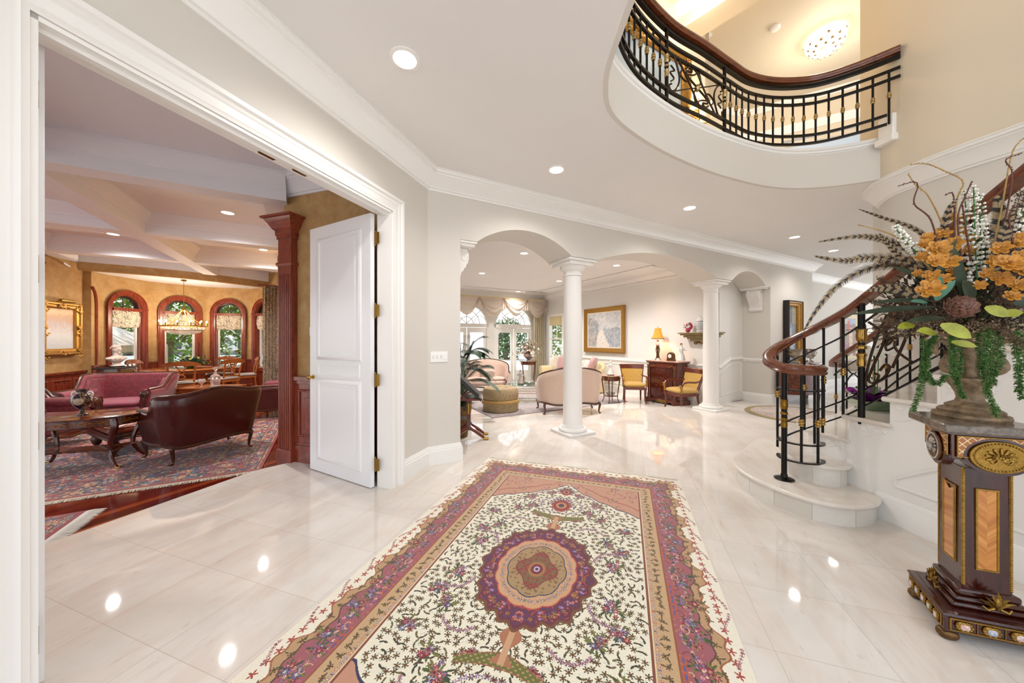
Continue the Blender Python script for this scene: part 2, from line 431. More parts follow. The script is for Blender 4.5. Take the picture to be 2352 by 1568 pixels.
def curtainm(name, a, b, sc, vert=True):
    g = G(name); v = g.obj(); n = g.noise(v, sc, 2, .5, 4.0); c = g.ramp(n, [(.455, L(a)), (.48, L(b)), (.52, L(b)), (.545, L(a))])
    g.P('Base Color', c).P('Roughness', .8)
    tr = g.node('ShaderNodeBsdfTranslucent'); g.l.new(c, tr.inputs[0]); mx = g.node('ShaderNodeMixShader'); mx.inputs[0].default_value = .35
    g.l.new(g.p.outputs[0], mx.inputs[1]); g.l.new(tr.outputs[0], mx.inputs[2]); g.l.new(mx.outputs[0], g.out.inputs[0]); return g.m
M['scrollc'] = curtainm('scroll_curtain', '#ddcdb6', '#463428', 7)
M['scrolls'] = curtainm('scroll_shade', '#efe2cd', '#4a3426', 7)
M['valance'] = curtainm('sheer_valance', '#eadccf', '#e2d3c5', 20); M['drape'] = curtainm('cream_drape', '#ddd2ba', '#d3c7ac', 20)
def glassm(name, tint=(1, 1, 1), refl=.12):
    g = G(name); t = g.node('ShaderNodeBsdfTransparent'); t.inputs[0].default_value = (*tint, 1); gl = g.node('ShaderNodeBsdfGlossy'); gl.inputs['Roughness'].default_value = .02
    mx = g.node('ShaderNodeMixShader'); fr = g.node('ShaderNodeFresnel'); fr.inputs[0].default_value = 1.45
    g.l.new(g.math('MINIMUM', fr.outputs[0], .6) if refl > .1 else fr.outputs[0], mx.inputs[0]); g.l.new(t.outputs[0], mx.inputs[1]); g.l.new(gl.outputs[0], mx.inputs[2]); g.l.new(mx.outputs[0], g.out.inputs[0]); return g.m
M['pane'] = glassm('window_glass'); M['gtop'] = glassm('table_glass', (.85, .95, .92))
g = G('crystal'); g.P('Base Color', (1, 1, 1)).P('Transmission Weight', .85).P('Roughness', .04).P('IOR', 1.45); M['crystal'] = g.m
M['porc'] = mat('white_porcelain', '#e9e6e0', .15, var=.12, vscale=30)
def navyv():
    g = G('navy_gilt_porcelain'); n = g.noise(g.obj(), 22, 4, .6, 1.2); c = g.ramp(n, [(.5, L('#0d1030')), (.56, L('#b98f4a')), (.6, L('#0f1238'))]); g.P('Base Color', c).P('Roughness', .08).P('Coat Weight', .6); return g.m
M['navy'] = navyv(); M['bustm'] = mat('bust_marble', '#dccdc2', .5, var=.06)
M['collar'] = mat('pale_brass', '#b8a070', .28, .85, var=.3, vscale=80)
M['silver'] = mat('silver_figure', '#b5ada6', .35, .35, var=.35, vscale=45, bump=.4)
M['imari'] = mat('painted_porcelain', '#b9a58e', .15, var=.5, vscale=35)
M['green'] = mat('leaf_green', '#3d6b33', .5, var=.35, vscale=30); M['dkgreen'] = mat('dark_leaf', '#27361c', .45, var=.4, vscale=20)
M['olive'] = mat('olive_leaf', '#949628', .4, var=.25, vscale=25); M['blueg'] = mat('blue_green_leaf', '#4d7a64', .5, var=.2)
M['sedum'] = mat('sedum_green', '#567a3e', .6, var=.4, vscale=60)
M['amber'] = mat('amber_petal', '#c48834', .5, var=.3, vscale=40); M['amberdk'] = mat('amber_heart', '#8f5216', .6)
M['arti'] = mat('artichoke', '#6a4638', .55, var=.5, vscale=60); M['moss'] = mat('dried_moss', '#4b3b2b', .9, var=.6, vscale=60)
M['moss2'] = mat('brown_seed', '#6e5742', .9, var=.6, vscale=90)
M['mosslt'] = mat('pale_lichen', '#cbb894', .9, var=.3, vscale=60)
M['twig'] = mat('brown_twig', '#5b2f22', .6, var=.3, vscale=40); M['twigy'] = mat('yellow_twig', '#a8854a', .6, var=.3, vscale=40)
def featherm():
    g = G('barred_feather'); u = g.node('ShaderNodeUVMap'); a = g.node('ShaderNodeAttribute'); a.attribute_name = 'bar'
    f = a.outputs['Fac']; c = g.ramp(f, [(.0, L('#a08a68')), (.5, L('#80694a')), (.6, L('#1a120d')), (1, L('#1f160f'))]); g.P('Base Color', c).P('Roughness', .7); return g.m
M['feather'] = featherm()
M['fw'] = mat('white_blossom', '#ece9dc', .6, var=.1, vscale=50); M['fp'] = mat('pink_blossom', '#d9ab9c', .6, var=.25, vscale=50)
M['purple'] = mat('purple_foil', '#7d1e86', .2, .5, var=.4, vscale=15); M['foil'] = mat('green_foil', '#9fb79a', .25, .5, var=.2)
M['shade'] = mat('amber_lampshade', '#b9772a', .7, emit='#ff9a30', estr=.5)
M['glow'] = mat('lamp_glow', '#ffffff', .5, emit='#fff0d8', estr=6)
M['candle'] = mat('candle_glow', '#fff2d0', .5, emit='#ffd9a0', estr=14); M['white'] = mat('white_plastic', '#f4f2ee', .3)
M['blackp'] = mat('black_plastic', '#101010', .4); M['darkf'] = mat('dark_frame', '#1c120c', .35, var=.2)
M['water'] = mat('water', '#8fa9ac', .25); M['grass'] = mat('lawn', '#5f8a3a', .8, var=.3, vscale=2)
M['patio'] = mat('patio_stone', '#d9d0c4', .7, var=.08); M['bark'] = mat('tree_bark', '#6d6250', .8, var=.4, vscale=10)
M['leaf'] = mat('tree_leaf', '#6f9636', .6, var=.45, vscale=2); M['leafd'] = mat('hedge_leaf', '#3a6330', .7, var=.4, vscale=3)
M['house'] = mat('far_house', '#d9d4cb', .7); M['winp'] = mat('far_window', '#3b434a', .2); M['roofc'] = mat('far_roof', '#8f857a', .8); M['canvas'] = mat('tent_canvas', '#e9e2d6', .8)
def canvasm(name, stops, sc=6, k=.35, h=1.0, rough=.5, dist=1.5):
    g = G(name); x, y, z = g.sep(g.obj()); n = g.noise(g.obj(), sc, 6, .65, dist); n2 = g.noise(g.obj(), sc*5, 4, .7, 1)
    t = g.math('ADD', g.math('DIVIDE', z, h), .5); t = g.math('ADD', t, g.math('MULTIPLY', g.math('SUBTRACT', n, .5), k*2)); t = g.math('ADD', t, g.math('MULTIPLY', g.math('SUBTRACT', n2, .5), k*.7))
    g.P('Base Color', g.ramp(t, [(p, L(c)) for p, c in stops])).P('Roughness', rough); return g.m
def colattr(name, rough=.85, bump=True, sheen=.3):
    g = G(name); a = g.node('ShaderNodeAttribute'); a.attribute_name = 'col'; g.P('Base Color', a.outputs['Color']).P('Roughness', rough).P('Sheen Weight', sheen)
    if bump: g.bump(g.noise(g.obj(), 400, 2, .7), .3, .003)
    return g.m
# ------------------------------------------------------------------ structure
CZ = 3.40; LZ = -.15; LIVC = 3.27
CROWN = [(0, -.21), (.018, -.21), (.022, -.19), (.04, -.185), (.045, -.165), (.075, -.13), (.11, -.075), (.135, -.06), (.14, -.045), (.16, -.04), (.165, -.012), (.175, -.01), (.175, 0), (0, 0)]
BASE = [(0, 0), (.024, 0), (.024, .15), (.018, .158), (.018, .175), (.01, .185), (.008, .205), (0, .21)]
RAILP = [(0, -.06), (.012, -.055), (.016, -.03), (.03, -.02), (.032, 0), (.02, .006), (.018, .02), (0, .022)]
PANELP = [(0, -.022), (.012, -.02), (.018, 0), (.012, .02), (0, .022)]

# floors
P = [U(-3.91, -3), U(-3.91, 2.60), U(-3.88, 2.72), U(-3.80, 2.9), U(-3.72, 3.03), U(-2.3, 3.03), S(.05, .3), S(.4, .62), S(1.2, .74), S(2.0, .86), S(3.1, .98), S(3.8, 1.12), S(4.4, 1.2), S(5.2, 1.0), S(6.2, .72), S(6.9, .6), S(8.2, .6), S(18, .6), S(18, -5), V(14, 3), V(9, -3), U(0, -3)]
struct('floor', MB().slab(P2(P), LZ-.02, 0), M['marble'])
struct('floor', MB().slab(P2([S(-1.2, 1.05), S(-1.2, 8.0), S(6.98, 8.0), S(6.98, .3), S(.38, .3)]), LZ-.12, LZ), M['marble_lit'])
struct('floor', MB().slab(P2([V(-13, 1.5), V(-13, 13), V(-2.2, 13), V(-2.2, 7), V(-2.6, 4.6), U(-2.3, 3.0), U(-2.3, -2), V(-6, -2)]), LZ-.35, LZ-.001), M['plank'])
# bay circle floor (one step up)
BC = V(-7.7, 8.2, 0); BR = 1.72
pts = [BC+V(math.cos(a), math.sin(a), 0)*(BR+.1) for a in [math.radians(d) for d in range(-10, 235, 7)]]
struct('floor', MB().slab(P2(pts), LZ, 0), M['diningwood'])

# hall ceiling with the curved stair opening
PO = smooth_path([V(.70, -1.5), V(.69, .6), V(.68, 1.5), V(.665, 2.1), V(.69, 2.56), V(.88, 2.97), V(1.43, 3.43), V(2.1, 3.84), V(2.7, 4.12), V(3.2, 4.30), V(3.6, 4.37), V(4.0, 4.33), V(4.35, 4.2), V(4.6, 4.02)], 5)
P = [U(-2.2, -3), U(-2.2, 3.4), S(-.1, .1), S(12, .1), S(12, -1), V(14, 3), V(9, 2), V(4.9, 2.0), V(4.9, 4.0)]+PO[::-1]+[V(.70, -3)]
struct('ceiling', MB().slab(P2(P), CZ, CZ+.06), M['ceil'])
# fascia of the opening + trim
struct('trim_1', MB().sweep([p+UP*CZ for p in PO], [(0, 0), (-.04, 0), (-.04, .42), (0, .42)], flip=1), M['wall'])
TR = [(-.10, .0), (.022, .0), (.026, .02), (.018, .03), (.018, .07), (.032, .08), (.036, .10), (.05, .11), (.052, .14), (-.10, .14)]
struct('trim_2', MB().sweep([p+UP*(CZ+.365) for p in PO], TR, flip=-1), M['trim'])
e = PO[-1]; mb = MB(); mb.box((e.x-.10, e.y-.05, 3.93), (.22, .16, .30)); mb.box((e.x-.10, e.y-.05, 3.80), (.27, .20, .08))
struct('trim_3', mb, M['trim'], bevel=.01)
FZ = 3.86
up = [p for p in PO if p.y > .5]
struct('floor', MB().slab(P2([p+V(-.02, .02, 0) for p in up]+[V(4.62, 4.6), V(4.62, 9), V(-4, 9), V(-4, .5)]), CZ+.07, FZ), M['wall_warm'])

# left wall with the double doorway
mb = MB(); T = -uA*.136
mb.cells(U(-2.174, -2.2), U(-2.174, 3.4), T, [(0, 2.847, 0, 0, CZ, CZ), (2.847, 4.949, 2.70, 2.70, CZ, CZ), (4.949, 5.62, 0, 0, CZ, CZ)])
struct('wall_left', mb, M['wall'])
# thick filling behind so library side reads as a room
CAS = [(0, 0), (.012, .0), (.012, .022), (.03, .026), (.035, .03), (.05, .02), (.09, .02), (.1, .03), (.118, .036), (.125, .05), (.15, .052), (.155, .0)]
def door_case():
    mb = MB(); N = uA
    path = [U(-2.174, .647, 0), U(-2.174, .647, 2.70), U(-2.174, 2.749, 2.70), U(-2.174, 2.749, 0)]
    mb.sweep(path, [(p[0]-.0, p[1]) for p in CAS], N=N, flip=1)
    # jamb lining
    for b0, b1 in ((.635, .657), (2.739, 2.761)): mb.prism([U(-2.16, b0), U(-2.16, b1), U(-2.325, b1), U(-2.325, b0)], V(0, 0, 2.71))
    mb.prism([U(-2.16, .635, 2.69), U(-2.16, 2.761, 2.69), U(-2.325, 2.761, 2.69), U(-2.325, .635, 2.69)], V(0, 0, .02))
    mb.prism([U(-2.20, .657, 2.67), U(-2.20, 2.739, 2.67), U(-2.24, 2.739, 2.67), U(-2.24, .657, 2.67)], V(0, 0, .02))
    return mb
dc = struct('trim_4', door_case(), M['trim'])
mb = MB()
for b in (1.62, 1.86): mb.box(U(-2.27, b, 2.686), (.10, .035, .012), rz=pi/2-TH)
obj('ball_catch', mb, M['brassdk'], parent=dc)
# baseboards, crown in the hall
struct('baseboard_left', MB().sweep([U(-2.174, 2.905), C0, S(.40, 0), S(.40, .56)], BASE, flip=-1), M['trim'])
struct('trim_5', MB().sweep([U(-2.174, -2, CZ), C0+UP*CZ, S(9.97, 0, CZ), S(9.97, .57, CZ)], CROWN, flip=-1), M['trim'])

# arched wall
T = dE*.58; SPZ = 2.68
sp = [(0, .40, 0, 0, CZ, CZ), (.40, .62, SPZ, SPZ, CZ, CZ)]+arc_spans(.62, 2.11, SPZ, .25, CZ, 24)+[(2.11, 2.62, SPZ, SPZ, CZ, CZ)]+arc_spans(2.62, 5.78, SPZ, .27, CZ, 30)+[(5.78, 6.29, SPZ, SPZ, CZ, CZ)]+arc_spans(6.29, 7.62, SPZ, .25, CZ, 20)+[(7.62, 7.84, SPZ, SPZ, CZ, CZ), (7.84, 9.97, 0, 0, CZ, CZ)]
struct('wall_far', MB().cells(C0, S(10, 0), T, sp), M['wall'], smooth=False)
# wall return filling between library wall and arched wall
struct('wall_far', MB().prism([U(-2.31, 3.06), U(-2.25, 3.06), U(-2.25, 3.36), S(.38, .10), S(.38, .57), S(-1.2, 1.0), S(-1.2, 7.8), V(-6.60, 9.95), U(-3.88, 3.12)], V(0, 0, CZ)), M['wall'])
def column(s, label):
    t = thing('column', label, 'column', S(s, .29), -TD+pi/2, 'white round columns under the arches')
    obj('plinth', MB().box((0, 0, .02), (.50, .50, .04)), M['plaster'], t, bevel=.006)
    obj('base', MB().lathe((0, 0, 0), [(.21, .04), (.222, .055), (.222, .075), (.21, .09), (.18, .095), (.178, .105), (.165, .11), (.17, .12), (.155, .13)], 40), M['plaster'], t)
    obj('shaft', MB().lathe((0, 0, 0), [(.155, .13), (.149, .15), (.148, .8), (.143, 1.6), (.136, 2.3), (.134, 2.44)], 40), M['plaster'], t)
    obj('capital', MB().lathe((0, 0, 0), [(.130, 2.44), (.148, 2.45), (.148, 2.47), (.136, 2.48), (.138, 2.51), (.15, 2.52), (.165, 2.53), (.19, 2.56), (.2, 2.59), (.2, 2.60)], 40), M['plaster'], t)
    mb = MB(); mb.box((0, 0, 2.62), (.46, .46, .05)); mb.box((0, 0, 2.6625), (.52, .54, .035))
    obj('abacus', mb, M['plaster'], t, bevel=.006)
    return t
column(2.365, 'white round column in front of the blush settee, the nearer one')
column(6.035, 'white round column beside the yellow armchair, the farther one')
def corbel(s0, dirn, label, h=.52):
    t = thing('corbel', label, 'corbel', S(s0, .29, SPZ-h-.06), -TD+pi/2 if dirn > 0 else -TD-pi/2, 'carved white corbels carrying the arches')
    # local +x away from the wall
    prof = [(0, 0), (.035, .01), (.06, .04), (.055, .08), (.03, .10), (.04, .15), (.08, .22), (.13, .29), (.165, .36), (.175, .43), (.16, .49), (.15, h), (0, h)]
    mb = MB(); mb.prism([(x, -.14, z) for x, z in prof], (0, .28, 0)); obj('bracket', mb, M['plaster'], t, bevel=.008)
    mb = MB()
    for sgn in (-1, 1):
        sc = [V(.105+math.cos(a)*(.008+.0085*a)*.9, sgn*.142, h-.11+math.sin(a)*(.008+.0085*a)) for a in [i*.35 for i in range(20)]]
        mb.tube(sc, .006, 6)
        sc = [V(.03+math.cos(a)*.004*a, sgn*.142, .05+math.sin(a)*.004*a) for a in [i*.5 for i in range(11)]]; mb.tube(sc, .005, 6)
    for k in range(9):
        q = prof[4+min(7, k*7//9)]; q2 = prof[5+min(7, k*7//9)]; f = (k*7/9) % 1
        x = q[0]+(q2[0]-q[0])*f; z = q[1]+(q2[1]-q[1])*f
        for y in (-.09, -.03, .03, .09): mb.ball((x+.002, y, z), .028, 8, (.6, 1, .8))
    obj('acanthus', mb, M['plaster'], t)
    mb = MB(); mb.box((.105, 0, h+.018), (.21, .50, .036)); mb.box((.115, 0, h+.047), (.23, .56, .026)); obj('cap', mb, M['plaster'], t, bevel=.005)
    return t
corbel(.40, 1, 'carved white scroll corbel at the left end of the first arch'); corbel(7.84, -1, 'carved white leaf corbel at the right end of the last arch', .50)
# niche wall behind last arch with raking chair rail
struct('wall_right', MB().prism([S(6.86, .585), S(7.86, .585), S(7.86, .70), S(6.98, .70)], V(0, 0, LIVC)), M['living'])
mb = MB(); N = -dE
mb.sweep([S(6.86, .585, .80), S(7.30, .585, .99), S(7.84, .585, 1.0)], [(p[1], p[0]) for p in RAILP], N=N, flip=-1)
mb.sweep([S(7.84, .58, 1.0), S(7.84, .0, 1.0)], RAILP, flip=-1)
mb.sweep([S(6.90, .585, .16), S(7.40, .585, .24), S(7.76, .585, .24), S(7.76, .585, .88), S(7.36, .585, .88), S(6.90, .585, .70)], [(-.008, 0), (.008, 0), (.006, .012), (-.006, .012)], N=N, closed=True)
mb.sweep([S(7.84, .58, 0), S(7.84, 0, 0), S(9.97, 0, 0), S(9.97, .57, 0)], BASE, flip=-1)
mb.sweep([S(6.86, .585, LZ), S(7.35, .585, 0), S(7.84, .585, 0)], [(p[1], p[0]) for p in BASE], N=N, flip=-1)
struct('trim_6', mb, M['trim'])

# living room shell
sw = 6.86
mb = MB(); T = dD*.12
hole = (6.42, 7.28)
mb.cells(S(sw, .6), S(sw, 8), T, [(0, hole[0]-.6, LZ, LZ, LIVC, LIVC), (hole[0]-.6, hole[1]-.6, LZ, LZ, .05, .05), (hole[0]-.6, hole[1]-.6, 2.42, 2.42, LIVC, LIVC), (hole[1]-.6, 7.2, LZ, LZ, LIVC, LIVC)])
struct('wall_right', mb, M['living'])
mb = MB()
mb.sweep([S(sw, .6, .85), S(sw, 6.3, .85)], RAILP, flip=1); mb.sweep([S(sw, .6, LZ), S(sw, 6.3, LZ)], BASE, flip=1)
for n0, n1 in ((.75, 1.5), (1.65, 2.9), (3.05, 4.4), (4.55, 6.1)):
    mb.sweep([S(sw, n0, .1), S(sw, n1, .1), S(sw, n1, .72), S(sw, n0, .72)], [(-.012, 0), (.012, 0), (.008, .014), (-.008, .014)], N=-dD, closed=True)
struct('trim_7', mb, M['trim'])
LCR = CROWN[:]
mb = MB(); mb.sweep([S(sw, .6, LIVC), S(sw, 7.76, LIVC), S(-1.2, 7.76, LIVC)], CROWN, flip=1)
k = 0
for i in range(180):
    p = S(sw-.055, .7+i*.038, LIVC-.172); mb.box(p, (.03, .02, .022), rz=pi/2-TD)
mb.sweep([S(.9, 1.4, LIVC-.006), S(5.9, 1.4, LIVC-.006), S(5.9, 6.8, LIVC-.006), S(.9, 6.8, LIVC-.006)], [(-.03, 0), (.03, 0), (.03, -.012), (.01, -.02), (-.02, -.012)], closed=True)
struct('trim_8', mb, M['plaster'])
struct('ceiling', MB().slab(P2([S(-1.2, 1.05), S(.36, .3), S(.36, .1), S(7.0, .1), S(7.0, 8), S(-1.2, 8)]), LIVC, LIVC+.1), M['ceil'])
def ornament(name, p, a, n, R0):
    mb = MB(); rr = random.Random(n)
    for i in range(n):
        x = rr.gauss(0, .35); y = rr.gauss(0, .35); q = p+V(x*math.cos(a)*R0*1.3-y*math.sin(a)*R0*.6, x*math.sin(a)*R0*1.3+y*math.cos(a)*R0*.6, -.02-rr.random()*.03)
        mb.ball(q, .03+.03*rr.random(), 6, (1.4, .7, .5))
    return struct(name, mb, mat('ceiling_ornament', '#cfc7ba', .5))
ornament('trim_9', S(.95, 1.45, LIVC), 0, 60, .45); ornament('trim_10', S(5.9, 1.4, LIVC), 1, 40, .3); ornament('trim_11', S(5.9, 6.8, LIVC), .5, 40, .4)
# far wall of living room: three french door bays with arched transoms
mb = MB(); T = dE*.16; N7 = 7.76
cs = [5.47, 3.50, 1.53]; SL = -1.2; sp = [(0, 10.4-cs[0]*0, LZ, LZ, LZ, LZ)]
spans = []; last = SL
for c in sorted(cs):
    spans.append((last-SL, c-.86-SL, LZ, LZ, LIVC, LIVC)); spans += [(a-SL, b-SL, c0, c1, d0, d1) for a, b, c0, c1, d0, d1 in arc_spans(c-.86, c+.86, 2.02, .80, LIVC, 16)]; last = c+.86
spans.append((last-SL, 6.9-SL, LZ, LZ, LIVC, LIVC))
mb.cells(S(SL, N7), S(6.9, N7), T, spans); struct('wall_far', mb, M['living'], smooth=False)
def french(i, c):
    t = thing('door_%d' % i, 'white glazed french doors under an arched transom'+[' beside the cream drape', ' behind the blush settee', ' at the far left behind the palm'][i-1], 'french doors', S(c, N7+.05, LZ), pi/2-TD); t['kind'] = 'structure'
    fr = MB(); z0 = 0; H = 2.10
    for x in (-.83, .83): fr.box((x, 0, (H+.1)/2), (.06, .10, H+.1))
    fr.box((0, 0, 2.15), (1.72, .10, .14)); fr.box((0, 0, .02), (1.72, .14, .05))
    arc = [V(.82*math.cos(a), 0, 2.17+.76*math.sin(a)) for a in [pi*k/24 for k in range(25)]]; fr.sweep(arc, [(-.03, -.05), (.03, -.05), (.03, .05), (-.03, .05)], N=V(0, 1, 0))
    obj('door_frame', fr, M['trim'], t)
    mu = MB()
    for r_ in (.26, .52):
        mu.tube([V(r_*math.cos(a), 0, 2.22+r_*.95*math.sin(a)) for a in [pi*k/16 for k in range(17)]], .012, 6)
    for a in (.25, .5, .75): mu.cyl((.0, 0, 2.22), (.8*math.cos(pi*a), 0, 2.2+.74*math.sin(pi*a)), .012, seg=6)
    for cx in (-.55, .55): mu.tube([V(cx+.24*math.cos(a), 0, 2.22+.3*math.sin(a)) for a in [pi*k/12 for k in range(13)]], .010, 6)
    obj('muntin', mu, mat('muntin_gold', '#a89c80', .4), t)
    for k, x in enumerate((-.40, .40)):
        lf = MB()
        for dx in (-.33, .33): lf.box((x+dx, 0, 1.06), (.12, .05, 2.02))
        lf.box((x, 0, 1.98), (.56, .05, .18)); lf.box((x, 0, .22), (.56, .05, .36))
        l = obj('door_leaf', lf, M['trim'], t, bevel=.004)
        obj('door_pane', MB().box((x, 0, 1.14), (.56, .008, 1.5)), M['pane'], l)
    obj('door_handle', MB().cyl((-.03, -.03, 1.0), (-.03, -.03, 1.12), .008), M['brass'], t)
    obj('door_pane', MB().prism([(.8*math.cos(pi*k/16), 0, 2.21+.72*math.sin(pi*k/16)) for k in range(17)], (0, .006, 0)), M['pane'], t)
for i, c in enumerate(cs): french(i+1, c)
# window on the living-room right wall
t = thing('window_1', 'white sash window with roman shade behind the near column', 'window', S(sw+.03, 6.85, .05), pi/2-TD+pi/2); t['kind'] = 'structure'
mb = MB()
for x in (-.46, .46): mb.box((x, 0, 1.19), (.09, .14, 2.46))
for z in (.02, 2.38): mb.box((0, 0, z), (.92, .14, .09))
obj('window_frame', mb, M['trim'], t, bevel=.004)
mb = MB(); mb.box((0, 0, 1.45), (.84, .04, .06)); mb.box((0, 0, .75), (.84, .04, .05)); mb.box((0, 0, 1.9), (.02, .02, .9)); obj('sash_bar', mb, M['trim'], t)
obj('window_pane', MB().box((0, 0, 1.2), (.84, .006, 2.3)), M['pane'], t)
obj('window_shade', MB().grid(24, 6, lambda u, v: V(-.42+.84*u, .04+.012*math.sin(u*60), 2.34-.36*v)), M['creamfab'], t)

# right alcove behind the stair: far walls
ps = [S(9.97, .0), S(9.97, 2.6), S(16, 2.6)]
struct('wall_far', MB().cells(S(9.9, .58), S(18, .58), dE*.1, [(0, 8.1, 0, 0, CZ, CZ)]), M['wall'])
mb = MB(); mb.sweep([S(9.98, .58, CZ), S(18, .58, CZ)], CROWN, flip=-1); mb.sweep([S(9.98, .58, 0), S(18, .58, 0)], BASE, flip=-1)
for p, h in (((11.6, 2.6), 2.5),):
    pass
struct('trim_12', mb, M['trim'])
struct('ceiling', MB().slab(P2([S(11.9, .1), S(9.9, .1), S(9.9, .7), S(18, .7), S(18, -7), S(12, -7)]), CZ+.002, CZ+.07), M['ceil'])

# stair hall far wall (curved) with crown and upper wall
W2 = smooth_path([V(4.92, 4.50), V(4.76, 4.34), V(4.63, 4.1), V(4.60, 3.8), V(4.62, 3.5), V(4.70, 3.2), V(4.77, 2.9), V(4.82, 2.4), V(4.82, 1.5), V(4.82, .2)], 5)
mb = MB(); mb.sweep(W2, [(0, 0), (-.14, 0), (-.14, CZ), (0, CZ)], flip=-1)
struct('wall_right', mb, M['wall'])
struct('wall_right', MB().prism([W2[0], W2[0]+V(.0, .1, 0), V(6.6, 5.2, 0), V(9, 5.2, 0), V(9, 4.9, 0), V(6.7, 4.9, 0), W2[0]+V(.14, -.03, 0)], V(0, 0, CZ)), M['wall'])
struct('trim_13', MB().sweep([p+UP*CZ for p in W2], CROWN, flip=-1), M['trim'])
W3 = [p+V(-.17, 0, 0) for p in W2]
W3u = [p for p in W3 if p.y < 4.1]
W3u = [V(4.56, 4.42, 0), V(4.50, 4.25, 0)]+W3u
struct('wall_right', MB().sweep([p+UP*(CZ+.002) for p in W3u], [(0, 0), (-.30, 0), (-.30, 3.2), (0, 3.2)], flip=-1), M['wall_warm'])
# upper hallway
UZ = 6.5
mb = MB(); mb.cells(S(-2.5, -.62), S(4.45, -.62), dE*.12, [(0, 6.95, FZ, FZ, UZ, UZ)]); struct('wall_back', mb, M['wall_warm'])
cor = V(5.2, 7.5, 0)
L0 = S(4.45, -.62); mbx = MB(); mbx.prism([L0, L0+dE*.9, L0+dE*.9+dD*.1, L0+dD*.1], V(0, 0, 0.001))
L1 = L0+dE*1.75
mb = MB()
def wl(a, b, z0, z1, th=.1):
    a = Vector(a); b = Vector(b); nn = (b-a).cross(UP).normalized()*-th; mb.prism([a+UP*z0, b+UP*z0, b+UP*z1, a+UP*z1], nn)
wl(L0, L1, FZ, UZ); wl(L1, cor, FZ, UZ); wl(cor, cor+V(1.65, -.93, 0)*.35, FZ, UZ); wl(cor+V(1.65, -.93, 0)*.35, cor+V(1.65, -.93, 0)*2.2, 5.55, UZ); wl(cor+V(1.65, -.93, 0)*1.25, cor+V(1.65, -.93, 0)*2.2, FZ, 5.6)
struct('wall_back', mb, M['wall_warm'])
mb = MB(); q = cor+V(1.65, -.93, 0)*.35; mb.sweep([L0+UP*5.95, L1+UP*5.95, cor+UP*5.95, cor+V(3.6, -2.0, 5.95)], [(0, -.14), (.02, -.14), (.03, -.1), (.09, -.03), (.1, 0), (0, 0)], flip=-1)
mb.sweep([L0+V(0, 0, UZ), L1+V(0, 0, UZ), cor+V(0, 0, UZ), cor+V(3.6, -2.0, UZ)], [(0, -.1), (.02, -.1), (.1, -.02), (.1, 0), (0, 0)], flip=-1)
struct('trim_14', mb, M['trim'])
mb = MB(); d1 = V(1.65, -.93, 0); a0 = q; mb.prism([a0+V(.2, .6, FZ), a0+d1*1.3+V(.2, .6, FZ), a0+d1*1.3+V(.5, 1.6, FZ), a0+V(.5, 1.6, FZ)], V(0, 0, .02))
mb.cells(a0+V(.8, 1.7, 0), a0+d1*1.5+V(.8, 1.7, 0), V(.05, .1, 0), [(0, 3.2, FZ, FZ, 5.6, 5.6)]); struct('wall_back', mb, mat('blue_room_wall', '#cdd6e0', .6))
struct('ceiling', MB().slab(P2([a0, a0+d1*1.4, a0+d1*1.4+V(1.3, 2.3, 0), a0+V(1.3, 2.3, 0)]), 5.62, 5.68), mat('blue_room_ceiling', '#dfe6ee', .6))
struct('ceiling', MB().slab([(-3, -1.5), (9.5, -1.5), (9.5, 9.5), (-3, 9.5)], UZ, UZ+.08), M['wall_warm'])
# beam across the upper ceiling
b0 = V(2.1, 5.9, UZ); b1 = V(4.35, 3.4, UZ)
d = (b1-b0).normalized(); n_ = d.cross(UP)
mb = MB(); mb.prism([b0-d*1.2+n_*.18, b1+d*2+n_*.18, b1+d*2-n_*.18, b0-d*1.2-n_*.18], V(0, 0, -.34)); struct('trim_15', mb, M['wall_warm'])
mb = MB()
for sg in (-1, 1): mb.sweep([b0-d*1.2+n_*.18*sg, b1+d*2+n_*.18*sg], [(0, -.15), (.02, -.15), (.1, -.03), (.12, 0), (0, 0)], flip=-sg)
struct('trim_16', mb, M['trim'])
# small wall piece left of stair opening top (closes the view above the ceiling on the left)
struct('wall_left', MB().prism([V(-2.6, .3, FZ), V(-2.6, 3.2, FZ), V(-2.7, 3.2, FZ), V(-2.7, .3, FZ)], V(0, 0, UZ-FZ)), M['wall_warm'])

# recessed lights
def can(x, y, z, label, e=40, r=.075, group=None, col=(1, .96, .93)):
    t = thing('recessed_light', label, 'ceiling light', (x, y, z), 0, group)
    obj('trim_ring', MB().lathe((0, 0, 0), [(r+.028, 0), (r+.028, -.006), (r+.004, -.009), (r, 0)], 28), M['trim'], t)
    obj('lens', MB().lathe((0, 0, -.004), [(.001, 0), (r, 0), (r, .002), (.001, .002)], 24), M['glow'], t)
    can_lamp(x, y, z, e, col); return t
for (px, py, lb) in ((930, 135, 'large round recessed light in the hall ceiling nearest the double doorway'), (1278, 389, 'recessed light in the hall ceiling before the first arch'), (1584, 477, 'recessed light in the hall ceiling before the middle arch'), (1825, 544, 'recessed light in the hall ceiling above the dark framed portrait'), (1914, 575, 'small recessed light in the hall ceiling behind the feathers')):
    p = F(px, py, CZ); can(p.x, p.y, CZ, lb, 42, group='recessed hall lights')
for (px, py, lb) in ((1204, 581, 'recessed light seen through the first arch, the largest there'), (1107, 627, 'recessed light in the living room ceiling above the palm'), (1284, 645, 'recessed light in the living room ceiling left of the near column'), (1191, 669, 'recessed light in the living room ceiling just above the swag valance'), (1416, 609, 'recessed light seen through the middle arch')):
    p = F(px, py, LIVC); can(p.x, p.y, LIVC, lb, 45 if py == 669 else 150, group='recessed living room lights')

# ------------------------------------------------------------------ library shell
mb = MB()
